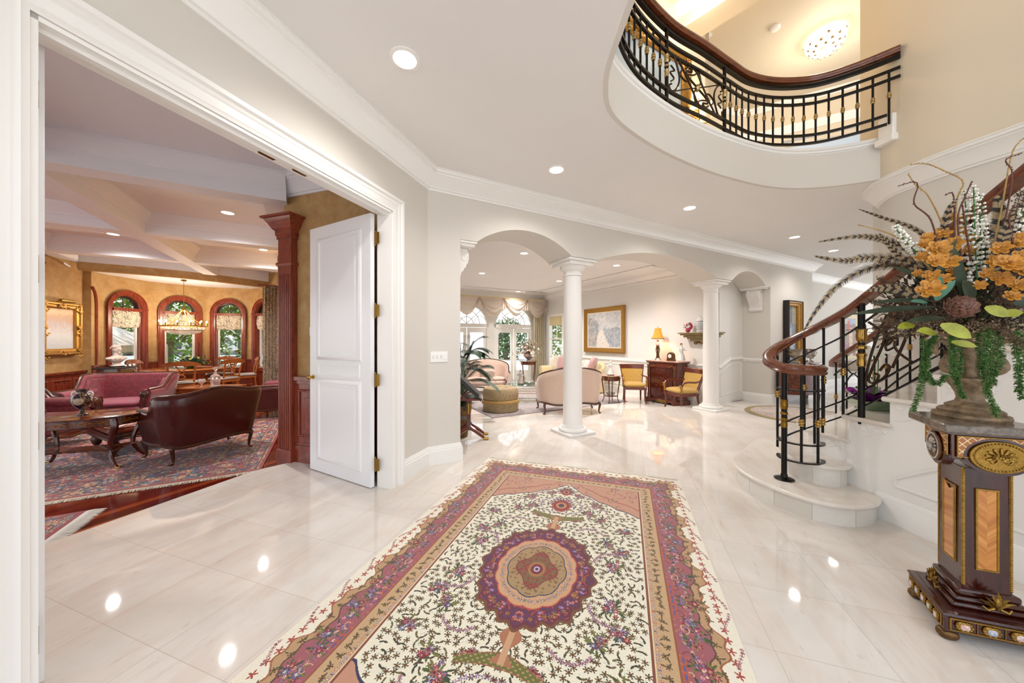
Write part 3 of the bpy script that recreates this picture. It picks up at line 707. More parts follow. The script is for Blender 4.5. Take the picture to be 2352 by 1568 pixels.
# wall to the right of the doorway (b = 3.03) facing the camera
mb.prism([U(-2.31, 3.04), U(-3.97, 3.04), U(-3.97, 3.14), U(-2.31, 3.14)], V(0, 0, CZ)); struct('wall_right', mb, M['paper'])
struct('wall_right', MB().prism([U(-3.92, 3.14), U(-3.97, 3.14), V(-6.70, 9.95), V(-6.66, 9.95)], V(0, 0, CZ)), M['paper'])
# library back of the hall wall
struct('wall_left', MB().prism([U(-2.312, 2.77), U(-2.312, 3.04), U(-2.33, 3.04), U(-2.33, 2.77)], V(0, 0, CZ)), M['paper'])
struct('wall_left', MB().prism([U(-2.312, -2), U(-2.312, .63), U(-2.33, .63), U(-2.33, -2)], V(0, 0, CZ)), M['paper'])
def raised(mb, P0, P1, n, z0, z1, stile=.09, N=None):
    P0 = Vector(P0); P1 = Vector(P1); d = (P1-P0); Ln = d.length; d.normalize(); w = Ln/n
    for i in range(n):
        a = P0+d*(i*w+stile); b = P0+d*((i+1)*w-stile)
        mb.sweep([a+UP*(z0+.08), b+UP*(z0+.08), b+UP*(z1-.08), a+UP*(z1-.08)], [(-.03, 0), (.0, .0), (.0, .014), (-.012, .02), (-.024, .014)], N=N, closed=True)
        a2 = a+d*.07; b2 = b-d*.07; mb.prism([a2+UP*(z0+.15), b2+UP*(z0+.15), b2+UP*(z1-.15), a2+UP*(z1-.15)], N*.012)
mb = MB(); N = -uB; p0 = U(-3.97, 3.035); p1 = U(-2.33, 3.035)
mb.prism([p0, p1, p1+UP*.98, p0+UP*.98], N*.025)
mb.prism([p0, p1, p1+UP*.20, p0+UP*.20], N*.045); mb.prism([p0+UP*.20, p1+UP*.20, p1+UP*.23, p0+UP*.23], N*.035)
mb.prism([p0+UP*.97, p1+UP*.97, p1+UP*1.02, p0+UP*1.02], N*.06); mb.prism([p0+UP*.93, p1+UP*.93, p1+UP*.97, p0+UP*.97], N*.04)
raised(mb, p0+N*.025+uA*.22, p1+N*.025, 3, .25, .92, .08, N)
struct('trim_17', mb, M['cherry'], bevel=.003)
# pilaster
t = thing('fluted_pilaster', 'fluted dark cherry pilaster with moulded cap left of the white door', 'pilaster', U(-3.86, 3.0, 0), -TH)
z0 = LZ
mb = MB(); mb.box((0, .01, (2.66+z0)/2), (.215, .10, 2.66-z0))
for k in range(6):
    x = -.0835+k*.0334; mb.tube([(x, -.040, .12), (x, -.040, 2.24)], .0125, 8)
obj('shaft', mb, M['cherry'], t)
mb = MB(); mb.box((0, 0, 0), (.24, .13, .30)); obj('base', mb, M['cherry'], t, bevel=.008)
mb = MB(); mb.sweep([(-.107, .06, 2.92), (-.107, -.04, 2.92), (.107, -.04, 2.92), (.107, .06, 2.92)], [(-.02, -.26), (.012, -.26), (.014, -.22), (.022, -.215), (.024, -.16), (.045, -.14), (.075, -.08), (.10, -.045), (.105, -.03), (.13, -.025), (.13, 0), (-.02, 0)], flip=-1)
mb.box((0, .01, 2.79), (.20, .09, .26)); obj('capital', mb, M['cherryh'], t)
mb = MB(); mb.sweep([(-.107, .06, 2.38), (-.107, -.04, 2.38), (.107, -.04, 2.38), (.107, .06, 2.38)], [(0, -.04), (.012, -.04), (.02, -.02), (.014, 0), (0, 0)], flip=-1)
obj('neck_moulding', mb, M['cherryh'], t)
# diagonal wall with painting
DW0 = V(-8.30, 4.47, 0); DW1 = V(-9.38, 7.51, 0); dd = (DW1-DW0).normalized(); dN = V(dd.y, -dd.x, 0)
if dN.x < 0: dN = -dN
Ld = (DW1-DW0).length
wu0, wu1 = .35, 1.45
mb = MB(); mb.cells(DW0, DW1, -dN*.12, [(0, wu0, LZ, LZ, 3.12, 3.12), (wu0, wu1, LZ, LZ, .35, .35), (wu0, wu1, 2.4, 2.4, 3.12, 3.12), (wu1, Ld, LZ, LZ, 3.12, 3.12)])
struct('wall_left', mb, M['paper'])
DWm1 = DW0-dd*0
mb = MB(); mb.cells(V(-8.2, .2, 0), DW0, V(-.12, 0, 0), [(0, .2, LZ, LZ, 3.12, 3.12), (.2, 2.0, 2.6, 2.6, 3.12, 3.12), (2.0, 2.2, LZ, LZ, 3.12, 3.12), (2.2, 3.95, 2.6, 2.6, 3.12, 3.12), (3.95, 4.27, LZ, LZ, 3.12, 3.12)]); struct('wall_left', mb, M['paper'])  # wall out of view, big openings put in to admit sky and sun
mb = MB(); a = DW0+dd*1.75+dN*.0; b = DW1; N = dN
mb.prism([a+UP*LZ, b+UP*LZ, b+UP*.77, a+UP*.77], N*.02); mb.prism([a+UP*LZ, b+UP*LZ, b+UP*.05, a+UP*.05], N*.04); mb.prism([a+UP*.76, b+UP*.76, b+UP*.80, a+UP*.80], N*.06); mb.prism([a+UP*.72, b+UP*.72, b+UP*.76, a+UP*.76], N*.035)
raised(mb, a+N*.02, b+N*.02, 3, .08, .70, .07, N); struct('trim_18', mb, M['cherry'])
mb = MB(); mb.box(DW0+dd*2.05+dN*.035+UP*.30, (.075, .012, .12), rz=math.atan2(dd.y, dd.x)); tag(obj('wall_outlet', mb, M['darkf'], bevel=.003), 'small dark outlet in the left cherry wainscot', 'outlet')

# bay (dining alcove): flat facets, some with arched windows
def bay_pt(deg, r=BR): return BC+V(math.cos(math.radians(deg)), math.sin(math.radians(deg)), 0)*r
BZ = 2.97
facets = [(208, 201, 0), (201, 197.5, 0), (197.5, 163.5, 1), (163.5, 161.2, 0), (161.2, 125.8, 1), (125.8, 125, 0), (125, 90, 1), (90, 88, 0), (88, 55, 1)]
wlabels = ['arched cherry window behind the white bust', 'arched cherry window behind the chandelier', 'arched cherry window looking onto the tree trunk', 'narrow arched cherry window left of the patterned drape']
bmb = MB(); wmb = MB(); wi = 0; casings = []
for a, b, hasw in facets:
    A = bay_pt(a); B = bay_pt(b); d = (B-A); Ln = d.length; d.normalize(); out = V(-d.y, d.x, 0)
    if out.dot((A+B)/2-BC) < 0: out = -out
    if hasw:
        c = Ln/2; hw = .31
        sp = [(0, c-hw, 0, 0, BZ, BZ)]+arc_spans(c-hw, c+hw, 2.22, hw, BZ, 14, zb=.66, z0=0)+[(c+hw, Ln, 0, 0, BZ, BZ)]
        bmb.cells(A, B, out*.14, sp)
        wi += 1; O = A+d*c; rz = math.atan2(d.y, d.x)
        # local frame: x along d, y = inside(-) / outside(+)
        t = thing('window_%d' % (wi+1), wlabels[wi-1], 'window', O, rz if V(-math.sin(rz), math.cos(rz), 0).dot(out) > 0 else rz+pi); t['kind'] = 'structure'
        zs = 2.22; arc = lambda r_, y=0: [V(-r_, y, .62)]+[V(-r_*math.cos(pi*k/20), y, zs+r_*math.sin(pi*k/20)) for k in range(21)]+[V(r_, y, .62)]
        mb = MB(); mb.sweep(arc(hw), [(0, 0), (.012, -.03), (.03, -.032), (.04, -.045), (.085, -.045), (.1, -.06), (.118, -.06), (.12, 0)], N=V(0, 1, 0), flip=-1)
        mb.box((0, -.02, .60), (.86, .09, .10)); mb.box((0, 0, zs-.03), (.62, .10, .07))
        for x in (-.365, .365): mb.box((x, -.03, zs), (.15, .07, .025))
        mb.sweep(arc(hw), [(0, 0), (-.012, 0), (-.012, .14), (0, .14)], N=V(0, 1, 0), flip=-1)
        obj('window_frame', mb, M['cherry'], t)
        mb = MB()
        for x in (-.285, .285): mb.box((x, .10, 1.42), (.05, .04, 1.5))
        mb.box((0, .10, .69), (.6, .04, .05)); obj('sash', mb, M['trim'], t)
        mb = MB(); mb.sweep([V(-.27*math.cos(pi*k/16), .1, zs+.01+.27*math.sin(pi*k/16)) for k in range(17)], [(-.02, -.015), (.02, -.015), (.02, .015), (-.02, .015)], N=V(0, 1, 0))
        for k in range(1, 4): mb.cyl((0, .1, zs+.02), (-.27*math.cos(pi*k/4), .1, zs+.02+.26*math.sin(pi*k/4)), .008, seg=6)
        obj('fanlight', mb, M['darkf'], t)
        mb = MB(); mb.box((0, .12, 1.43), (.56, .005, 1.5)); mb.prism([(-.29*math.cos(pi*k/14), .12, zs+.29*math.sin(pi*k/14)) for k in range(15)], (0, .005, 0)); obj('window_pane', mb, M['pane'], t)
        mb = MB(); mb.grid(18, 10, lambda u, v: V(-.285+.57*u, .02-.035*math.sin(v*pi), 2.17-.40*v-.015*math.sin(u*pi)*v)); obj('roman_shade', mb, M['scrolls'], t)
        # wainscot under window
        wmb.prism([A-out*.005, B-out*.005, B-out*.005+UP*.56, A-out*.005+UP*.56], -out*.02)
        for (q0, q1) in ((A, A+d*(c-.43)), (A+d*(c+.43), B)):
            if (q1-q0).length > .01: wmb.prism([q0+UP*.5, q1+UP*.5, q1+UP*.86, q0+UP*.86], -out*.02); wmb.prism([q0+UP*.86, q1+UP*.86, q1+UP*.895, q0+UP*.895], -out*.05)
    else:
        bmb.cells(A, B, out*.14, [(0, Ln, 0, 0, BZ, BZ)])
        wmb.prism([A-out*.005, B-out*.005, B-out*.005+UP*.86, A-out*.005+UP*.86], -out*.02); wmb.prism([A+UP*.86, B+UP*.86, B+UP*.895, A+UP*.895], -out*.05)
struct('wall_far', bmb, M['paper'], smooth=False)
wmb.tube([bay_pt(203.4, BR-.01)+UP*.6, bay_pt(203.4, BR-.01)+UP*2.22, bay_pt(203.9, BR-.01)+UP*2.38, bay_pt(205.2, BR-.01)+UP*2.52, bay_pt(208, BR-.01)+UP*2.62], .03, 8)
pth = [bay_pt(a, BR-.02) for a in range(208, 54, -6)]
wmb.sweep([p+UP*.0 for p in pth], [(0, 0), (.025, 0), (.025, .17), (.012, .2), (0, .2)], flip=-1)
struct('trim_19', wmb, M['cherry'])
# header and soffit
h0 = V(-9.33, 7.18, 0); h1 = V(-7.02, 9.75, 0); hd = (h1-h0).normalized(); hn = V(hd.y, -hd.x, 0)
hp = [h0+hd*(t*(h1-h0).length)+hn*(.30*math.sin(pi*t)) for t in [i/16 for i in range(17)]]
struct('trim_20', MB().prism([p+UP*2.955 for p in hp]+[p+UP*2.955-hn*.10 for p in hp[::-1]], V(0, 0, .18)), M['paper'], smooth=False)
pts = [bay_pt(a, BR+.2) for a in range(232, 20, -8)]
struct('ceiling', MB().slab(P2([p-hn*.099 for p in hp]+pts[::-1]), 2.962, 3.0), M['ceil_lib'])
# wall right of the bay
pe = V(-7.02, 9.85, 0)
struct('wall_far', MB().box((-6.93, 9.80, 3.15), (.34, .12, .5)), M['paper'])
struct('wall_far', MB().cells(pe, V(-3.6, 11.9, 0), V(-.05, .1, 0), [(0, 3.98, LZ, LZ, 3.12, 3.12)]), M['paper'])
# coffered ceiling
struct('ceiling', MB().slab(P2([U(-2.29, -2), U(-2.29, 3.1), V(-2.4, 4.3), V(-5.8, 10.4), V(-3.5, 12.4), V(-7, 13), V(-14, 9), V(-9.6, -2)]), CZ, CZ+.05), M['ceil_lib'])
BC1 = [(0, -.30), (.012, -.30), (.02, -.27), (.02, -.17), (.03, -.165), (.035, -.14), (.06, -.12), (.1, -.05), (.12, -.03), (.125, 0), (0, 0)]
def beam(a, b, w=.25):
    a = Vector(a); b = Vector(b); d = (b-a).normalized(); n = d.cross(UP); mb = MB()
    mb.prism([a-n*(w/2-.01), b-n*(w/2-.01), b+n*(w/2-.01), a+n*(w/2-.01)], V(0, 0, -.298))
    for sg in (-1, 1): mb.sweep([a+n*sg*(w/2-.01), b+n*sg*(w/2-.01)], BC1, flip=-sg)
    return mb
bi = 21
def DE(d, e): return dD*d+dE*e
TD_ = lambda d, e: dD*d+dE*e+UP*CZ
def ray_dir_pt(e): pass
# measured in the (D,E) frame of the camera
for e_, d0, d1 in ((4.93, -7.0, -.42), (7.40, -7.6, -.4), (9.66, -6.6, -1.0)):
    struct('trim_%d' % bi, beam(TD_(d0, e_), TD_(d1, e_)), M['ceil_lib']); bi += 1
for d_, e0, e1 in ((-2.58, 2.4, 11.2), (-4.62, 2.8, 10.4), (-6.66, 3, 9.4), (-.55, 5.0, 11.5)):
    struct('trim_%d' % bi, beam(TD_(d_, e0)-UP*.001, TD_(d_, e1)-UP*.001), M['ceil_lib']); bi += 1
struct('trim_%d' % bi, MB().sweep([U(-2.33, 3.04, CZ), U(-4.6, 3.04, CZ)], CROWN, flip=1), M['ceil_lib']); bi += 1
# fascia closing the coffers over the diagonal wall and bay
mb = MB(); mb.prism([DW0+UP*3.10, DW1+UP*3.10, DW1+UP*CZ, DW0+UP*CZ], -dN*.1); mb.prism([V(-8.2, .2, 3.1), DW0+UP*3.1, DW0+UP*CZ, V(-8.2, .2, CZ)], V(-.1, 0, 0)); mb.prism([p+UP*3.13 for p in hp]+[p+UP*3.13-hn*.10 for p in hp[::-1]], V(0, 0, .27)); mb.prism([pe+UP*3.10, V(-3.6, 11.9, 3.1), V(-3.6, 11.9, CZ), pe+UP*CZ], V(-.05, .1, 0))
struct('trim_%d' % bi, mb, M['ceil_lib']); bi += 1
for (px, py, lb) in ((523, 488, 'recessed light in the library coffer nearest the pilaster'), (605, 573, 'recessed light in the library coffer left of the pilaster shaft'), (260, 537, 'recessed light in the far left library coffer')):
    p = F(px, py, CZ); can(p.x, p.y, CZ, lb, 150, group='recessed library lights')
# unseen closing wall, wide openings made to let daylight into the library
a = V(-8.3, .2, 0); b = U(-2.35, -2.0); Lb = (b-a).length
struct('wall_back', MB().cells(a, b, V(0, -.12, 0), [(0, .3, LZ, LZ, CZ, CZ), (.3, 2.2, 2.6, 2.6, CZ, CZ), (2.2, 2.6, LZ, LZ, CZ, CZ), (2.6, 4.5, 2.6, 2.6, CZ, CZ), (4.5, Lb, LZ, LZ, CZ, CZ)]), M['paper'], smooth=False)
struct('ground', MB().slab([(-20, -8), (-6, -8), (-3.2, -1.9), (-8.4, .1), (-8.5, 4.4), (-9.6, 7.4), (-14, 8)], -.44, -.30), M['patio'])  # unseen pale slab, added to bounce sunlight up to the library ceiling
# ------------------------------------------------------------------ doors of the doorway
def door_leaf(name, label, hinge, deg, hand, knob=True):
    # local x from hinge outward, y thickness
    t = thing(name, label, 'door', hinge, deg); Wd, H, th = 1.03, 2.685, .045
    mb = MB(); mb.box((Wd/2, 0, .008+H/2), (Wd, th, H)); slab = obj('door_slab', mb, M['door'], t, bevel=.003)
    mb = MB()
    for z0, z1 in ((1.27, 2.53), (1.08, 1.20), (.17, 1.01)):
        for sg in (-1, 1):
            N = V(0, sg, 0); y = sg*th/2
            mb.sweep([V(.17, y, z0), V(Wd-.17, y, z0), V(Wd-.17, y, z1), V(.17, y, z1)], [(-.022, 0), (-.018, .012), (.0, .016), (.018, .012), (.03, .004), (.034, 0)] if z1-z0 > .2 else [(-.01, 0), (-.008, .01), (.008, .01), (.01, 0)], N=N, closed=True)
            if z1-z0 > .2: mb.prism([V(.235, y, z0+.065), V(Wd-.235, y, z0+.065), V(Wd-.235, y, z1-.065), V(.235, y, z1-.065)], N*.005)
    obj('panel_moulding', mb, M['door'], slab)
    for z in (2.45, 1.74, 1.06, .23):
        mb = MB(); mb.cyl((-.012, hand*.022, z-.06), (-.012, hand*.022, z+.06), .009)
        mb.box((-.045, hand*.018, z), (.055, .006, .115)); mb.box((.02, hand*.026, z), (.05, .006, .115)); 
        for dz in (-.066, .066): mb.ball((-.012, hand*.022, z+dz), .010, 8)
        obj('hinge', mb, M['brassdk'], t, bevel=.002)
    if knob:
        mb = MB()
        for sg in (-1, 1):
            mb.cyl((Wd-.065, sg*.022, 1.04), (Wd-.065, sg*.03, 1.04), .026, seg=20); mb.cyl((Wd-.065, sg*.03, 1.04), (Wd-.065, sg*.055, 1.04), .009)
            mb.ball((Wd-.065, sg*.068, 1.04), .026, 14, (1, .7, 1))
        obj('knob', mb, M['brass'], t)
    return t
h = U(-2.347, 2.700); e = V(-2.207, 3.784, 0); a = math.atan2(e.y-h.y, e.x-h.x)
door_leaf('door_1', 'open white panelled door leaf with brass hinges right of the doorway', h, a, -1)['kind'] = 'structure'
h = U(-2.335, .705); a = math.atan2(-uA.y, -uA.x)
door_leaf('door_2', 'white door leaf seen edge-on at the left side of the doorway', h, a, 1, False)['kind'] = 'structure'
# strike plates visible on the left leaf edge are its hinges

def plate(name, label, cat, p, rz, w, h, n, m='white'):
    t = thing(name, label, cat, p, rz)
    obj('cover_plate', MB().box((0, 0, 0), (w, .008, h)), M[m], t, bevel=.002)
    for i in range(n): 
        x = (i-(n-1)/2)*.046
        if i < n-1 or n == 1: 
            mb = MB(); mb.box((x, -.008, 0), (.010, .012, .024)); obj('toggle', mb, M[m], t)
            mb = MB(); mb.box((x, -.004, 0), (.016, .004, .034)); obj('slot', mb, mat('slot_grey', '#b9b4ad', .4), t)
        else: obj('rocker', MB().box((x, -.006, 0), (.034, .008, .068)), M[m], t, bevel=.001)
    return t
plate('light_switch', 'white four gang light switch plate on the narrow wall left of the arches', 'light switch', S(.135, -.006, 1.255), pi/2-TD, .208, .125, 4)
plate('light_switch', 'white single switch on the gold wall beside the white door, the lower plate', 'light switch', Q(716, 820, 3.86)+V(0, .06, 0), -TH, .085, .13, 1)
plate('thermostat', 'white thermostat on the gold wall above the single switch', 'thermostat', Q(714, 760, 3.88)+V(0, .05, 0), -TH, .11, .10, 0)

# ------------------------------------------------------------------ painted rugs
def hexc(h): return np.array(L(h))
class Canvas:
    def __init__(s, w, l, cell, base):
        s.w, s.l, s.cell = w, l, cell; s.nx = int(round(w/cell)); s.ny = int(round(l/cell))
        xs = (np.arange(s.nx)+.5)*cell; ys = (np.arange(s.ny)+.5)*cell
        s.X, s.Y = np.meshgrid(xs, ys); s.c = np.zeros((s.ny, s.nx, 3)); s.c[:] = hexc(base); s.rs = np.random.RandomState(3)
    def fill(s, m, col, k=1.0):
        s.c[m] = s.c[m]*(1-k)+hexc(col)*k
    def loc(s, x, y, r):
        i0 = max(0, int((x-r)/s.cell)); i1 = min(s.nx, int((x+r)/s.cell)+2); j0 = max(0, int((y-r)/s.cell)); j1 = min(s.ny, int((y+r)/s.cell)+2)
        return (slice(j0, j1), slice(i0, i1)) if i1 > i0 and j1 > j0 else None
    def flower(s, x, y, r, c1, c2, c3=None, n=5, ph=0):
        q = s.loc(x, y, r)
        if not q: return
        dx = s.X[q]-x; dy = s.Y[q]-y; d = np.hypot(dx, dy); a = np.arctan2(dy, dx)+ph; R_ = r*(.68+.32*np.cos(n*a)); sub = s.c[q]
        sub[d < R_] = hexc(c1); sub[d < R_*.62] = hexc(c2)
        if c3: sub[d < r*.25] = hexc(c3)
    def leaf(s, x, y, ln, w, a, col):
        q = s.loc(x, y, ln)
        if not q: return
        dx = s.X[q]-x; dy = s.Y[q]-y; u = dx*math.cos(a)+dy*math.sin(a); v = -dx*math.sin(a)+dy*math.cos(a); s.c[q][(u/ln)**2+(v/w)**2 < 1] = hexc(col)
    def curve(s, pts, w, col):
        for (x0, y0), (x1, y1) in zip(pts[:-1], pts[1:]):
            n = max(1, int(math.hypot(x1-x0, y1-y0)/s.cell))
            for k in range(n):
                x = x0+(x1-x0)*k/n; y = y0+(y1-y0)*k/n; q = s.loc(x, y, w)
                if q: s.c[q][np.hypot(s.X[q]-x, s.Y[q]-y) < w] = hexc(col)
    def spiral(s, x, y, r, a0, turns, w, col, hand=1):
        s.curve([(x+r*(1-t)*math.cos(a0+hand*t*turns*2*pi), y+r*(1-t)*math.sin(a0+hand*t*turns*2*pi)) for t in [i/24 for i in range(22)]], w, col)
def vines(cv, cx, cy, r, cols):
    pass
def rug_mesh(name, cv, quad, root, z0, th, matr, jitter=.04):
    c = cv.c
    if quad: c = np.concatenate([c[::-1], c], 0); c = np.concatenate([c[:, ::-1], c], 1)
    c = np.clip(c*(1+np.random.RandomState(5).randn(*c.shape[:2], 1)*jitter), 0, 1)
    ny, nx = c.shape[:2]; w = nx*cv.cell; l = ny*cv.cell
    xs = np.linspace(-w/2, w/2, nx+1); ys = np.linspace(-l/2, l/2, ny+1); XX, YY = np.meshgrid(xs, ys)
    co = np.stack([XX, YY, np.full_like(XX, z0+th)], -1).reshape(-1, 3)
    i = np.arange(ny)[:, None]*(nx+1)+np.arange(nx)[None]; quads = np.stack([i, i+1, i+nx+2, i+nx+1], -1).reshape(-1, 4)
    # skirt
    b = np.array([[-w/2, -l/2, z0], [w/2, -l/2, z0], [w/2, l/2, z0], [-w/2, l/2, z0]]); k0 = len(co); co = np.concatenate([co, b])
    cn = [0, nx, (ny+1)*(nx+1)-1, ny*(nx+1)]
    sk = np.array([[k0, k0+1, cn[1], cn[0]], [k0+1, k0+2, cn[2], cn[1]], [k0+2, k0+3, cn[3], cn[2]], [k0+3, k0, cn[0], cn[3]]]); quads = np.concatenate([quads, sk])
    me = bpy.data.meshes.new(name); me.vertices.add(len(co)); me.vertices.foreach_set('co', co.ravel().astype(np.float32))
    nf = len(quads); me.loops.add(nf*4); me.loops.foreach_set('vertex_index', quads.ravel().astype(np.int32)); me.polygons.add(nf)
    me.polygons.foreach_set('loop_start', (np.arange(nf)*4).astype(np.int32)); me.polygons.foreach_set('loop_total', np.full(nf, 4, np.int32)); me.update(calc_edges=True)
    at = me.color_attributes.new('col', 'FLOAT_COLOR', 'CORNER'); cc = np.ones((nf, 4, 4), np.float32); cc[:ny*nx, :, :3] = c.reshape(-1, 1, 3); cc[ny*nx:, :, :3] = c[0, 0]
    at.data.foreach_set('color', cc.ravel()); me.materials.append(matr); me.validate()
    o = bpy.data.objects.new(name, me); COL.objects.link(o); o.parent = root; return o
def fringe(root, w, y, sgn, z, ln=.07, col=None, n=260, name='fringe'):
    mb = MB()
    for i in range(n):
        x = -w/2+w*(i+.5)/n; dx = R.uniform(-.008, .008); l2 = ln*R.uniform(.8, 1.1); hw = w/n*.48
        mb.add([(x-hw, y, z), (x+hw, y, z), (x+dx+hw*.7, y+sgn*l2, z-.003), (x+dx-hw*.7, y+sgn*l2, z-.003), (x, y+sgn*l2*.5, z+.004)], [(0, 1, 4), (1, 2, 4), (2, 3, 4), (3, 0, 4)])
    return obj(name, mb, col or mat('fringe_wool', '#e3dccb', .9), root, smooth=False)
RUGM = colattr('persian_wool')
# --- hall rug (quadrant painted, mirrored)
cv = Canvas(1.055, 1.76, .0031, '#ece6d2'); X, Y = cv.X, cv.Y; rs = cv.rs
hw, hl = 1.055, 1.76
de = np.minimum(hw-X, hl-Y); ang = np.arctan2(Y, X)
per = np.where(hw-X < hl-Y, Y, X)
wob = .018*np.sin(per*2*pi/.33)+.008*np.sin(per*2*pi/.11)
fieldmask = de > .415
# spandrels: salmon corner fields with scalloped inner boundary
tt = np.clip(X/.64, 0, 1); arch = 1.33-.50*tt**.62+.022*np.abs(np.sin(tt*13))
sp_ = fieldmask & (Y > arch)
cv.fill(sp_, '#cf9c82'); cv.fill(sp_ & (Y < arch+.014), '#2e3154'); cv.fill(sp_ & (Y > arch+.13) & (Y < arch+.15), '#b26f5d')
# scattered small leaves and blossoms on the ivory ground
step = .040
for j in range(int(hl/step)+1):
    for i in range(int(hw/step)+1):
        x = (i+.5*(j % 2))*step+rs.uniform(-.012, .012); y = j*step+rs.uniform(-.012, .012)
        if min(hw-x, hl-y) < .43 or y > 1.33-.5*max(0, min(1, x/.64))**.62: continue
        a = rs.uniform(0, 2*pi)
        cv.curve([(x+.022*math.cos(a+t), y+.022*math.sin(a+t)) for t in (0, .5, 1., 1.5)], .0012, '#9fb6b4')
        if rs.rand() < .62: cv.flower(x, y, .0185, '#4a3d25', '#85743c', '#6b2025', 6, a)
        else:
            for k in (0, 2.6): cv.leaf(x+.010*math.cos(a+k), y+.010*math.sin(a+k), .0135, .0052, a+k, ['#4f3a24', '#6e6436', '#3c3a24'][rs.randint(3)])
def cluster(x, y, r, n=9):
    for k in range(n*2): a = rs.uniform(0, 2*pi); d = rs.uniform(.2, 1)*r; cv.leaf(x+d*math.cos(a), y+d*math.sin(a), .022, .006, a, ['#56602f', '#3d4a2a', '#7a7a40'][rs.randint(3)])
    for k in range(n):
        a = rs.uniform(0, 2*pi); d = rs.uniform(0, .85)*r; cv.flower(x+d*math.cos(a), y+d*math.sin(a), rs.uniform(.014, .026), *[('#7d1f33', '#a63a4c', '#d9a58f'), ('#b5647a', '#8c3b5c', '#e0c7a0'), ('#3b4a78', '#8d93b8', '#d9c9a0'), ('#b9866a', '#8f3d4a', '#5a2030'), ('#6b5a8f', '#c7a6b5', '#6b2040')][rs.randint(5)], 5+rs.randint(3), a)
for (x, y, r) in ((.46, .18, .075), (.40, .42, .06), (.50, .33, .05), (.24, .78, .065), (.34, .70, .05), (.15, .66, .04), (.30, .95, .06), (.13, 1.08, .05), (.52, .60, .05)): cluster(x, y, r)
for (x, y, a, h_) in ((.50, .24, 1.2, 1), (.33, .50, 2.5, -1), (.33, .86, .3, 1), (.22, 1.02, 2.0, -1)):
    for k in range(15):
        t = k/14*2.0; cv.flower(x+.11*math.cos(a+h_*t)-.05, y+.11*math.sin(a+h_*t)-.05, .0125, ['#a05a78', '#7f6a9a'][k % 2], '#d7b3a8', '#5c2440', 5)
# main palmettes on the axis
def palmette(y, r):
    m = ((X/r)**2+((Y-y)/(r*1.25))**2) < 1+.14*np.cos(9*np.arctan2(Y-y, X)); cv.fill(m, '#b2584a'); cv.fill((((X/r)**2+((Y-y)/(r*1.25))**2) < .62), '#8b2d3f'); cv.fill((((X/r)**2+((Y-y)/(r*1.25))**2) < .30), '#c98c5a'); cv.fill((((X/r)**2+((Y-y)/(r*1.25))**2) < .08), '#3d2b50')
    for k in range(-6, 7): a = pi/2+k*.26; cv.leaf(r*1.25*math.cos(a), y+r*1.35*math.sin(a), .03, .006, a, ['#56487d', '#7a2f45', '#5a6a3a'][k % 3])
palmette(.86, .085)
palmette(1.13, .055)
for k in range(20): a = k/19*pi; cv.flower(.16*math.sin(a)+.02, .86-.13*math.cos(a)*1.0, .013, '#6f6396', '#c29ab0', '#efe0c0', 5)
# green winged pendant
wing = (X < .21) & (np.abs(Y-(.64+.06*(X/.21)**1.6)) < .042*(1-.55*X/.21)); cv.fill(wing, '#9a5f50'); cv.fill(wing & (np.abs(Y-(.64+.06*(X/.21)**1.6)) < .033*(1-.55*X/.21)), '#6f6f3d')
wk = wing & (np.sin(X*190)*np.sin(Y*230) > .45); cv.fill(wk, '#b3a55a')
nk = (X < .035+.02*np.sin(Y*40)) & (Y > .40) & (Y < .66); cv.fill(nk, '#b67a5c'); cv.fill(nk & (X < .015), '#d6ab86')
# central medallion
rm = np.sqrt((X/.335)**2+(Y/.435)**2); th_ = np.arctan2(Y/.435, X/.335)
e1 = 1+.035*np.cos(th_*24)+.03*np.cos(th_*8); cv.fill(rm < e1+.05, '#7a4a2c'); cv.fill(rm < e1, '#68283a'); 
nz = np.sin(X*95+np.sin(Y*60)*2)*np.sin(Y*88+np.cos(X*70)*2)
cv.fill((rm < e1-.03) & (nz > .35), '#5f3560'); cv.fill((rm < e1-.03) & (nz < -.55), '#a34a52')
for k in range(44):
    a = rs.uniform(0, pi/2); d = rs.uniform(.80, .93); cv.flower(.335*d*math.cos(a), .435*d*math.sin(a), .013, *[('#7b6aa8', '#c7a0b8'), ('#a33f4c', '#d99b86'), ('#c28f45', '#6b3a20')][rs.randint(3)], None, 5, a)
e2 = .70+.035*np.abs(np.cos(th_*7)); cv.fill(rm < e2+.02, '#c8584a'); cv.fill(rm < e2, '#d9ab85')
for k in range(9):
    a = (k+.5)/9*pi/2; cv.flower(.335*.62*math.cos(a), .435*.62*math.sin(a), .017, ['#5d6a96', '#8a6f9d'][k % 2], '#e2d0b0', '#8b3040', 5); cv.flower(.335*.62*math.cos(a+.09), .435*.62*math.sin(a+.09), .010, '#7a7a45', '#b0a060')
e3 = .50+.04*np.abs(np.cos(th_*4)); cv.fill(rm < e3+.02, '#2b4258'); cv.fill(rm < e3, '#b3946b'); cv.fill((rm < e3-.03) & (nz > .4), '#8c6a44')
e4 = .33+.05*np.cos(th_*4); cv.fill(rm < e4+.02, '#8a2c35'); cv.fill(rm < e4, '#7e6440'); cv.fill((rm < e4) & (nz > .2), '#9a3b3a'); cv.fill(rm < .16, '#b07a4a'); cv.fill(rm < .11, '#7a2340'); cv.fill(rm < .06, '#c8b6c0'); cv.fill(rm < .03, '#40305a')
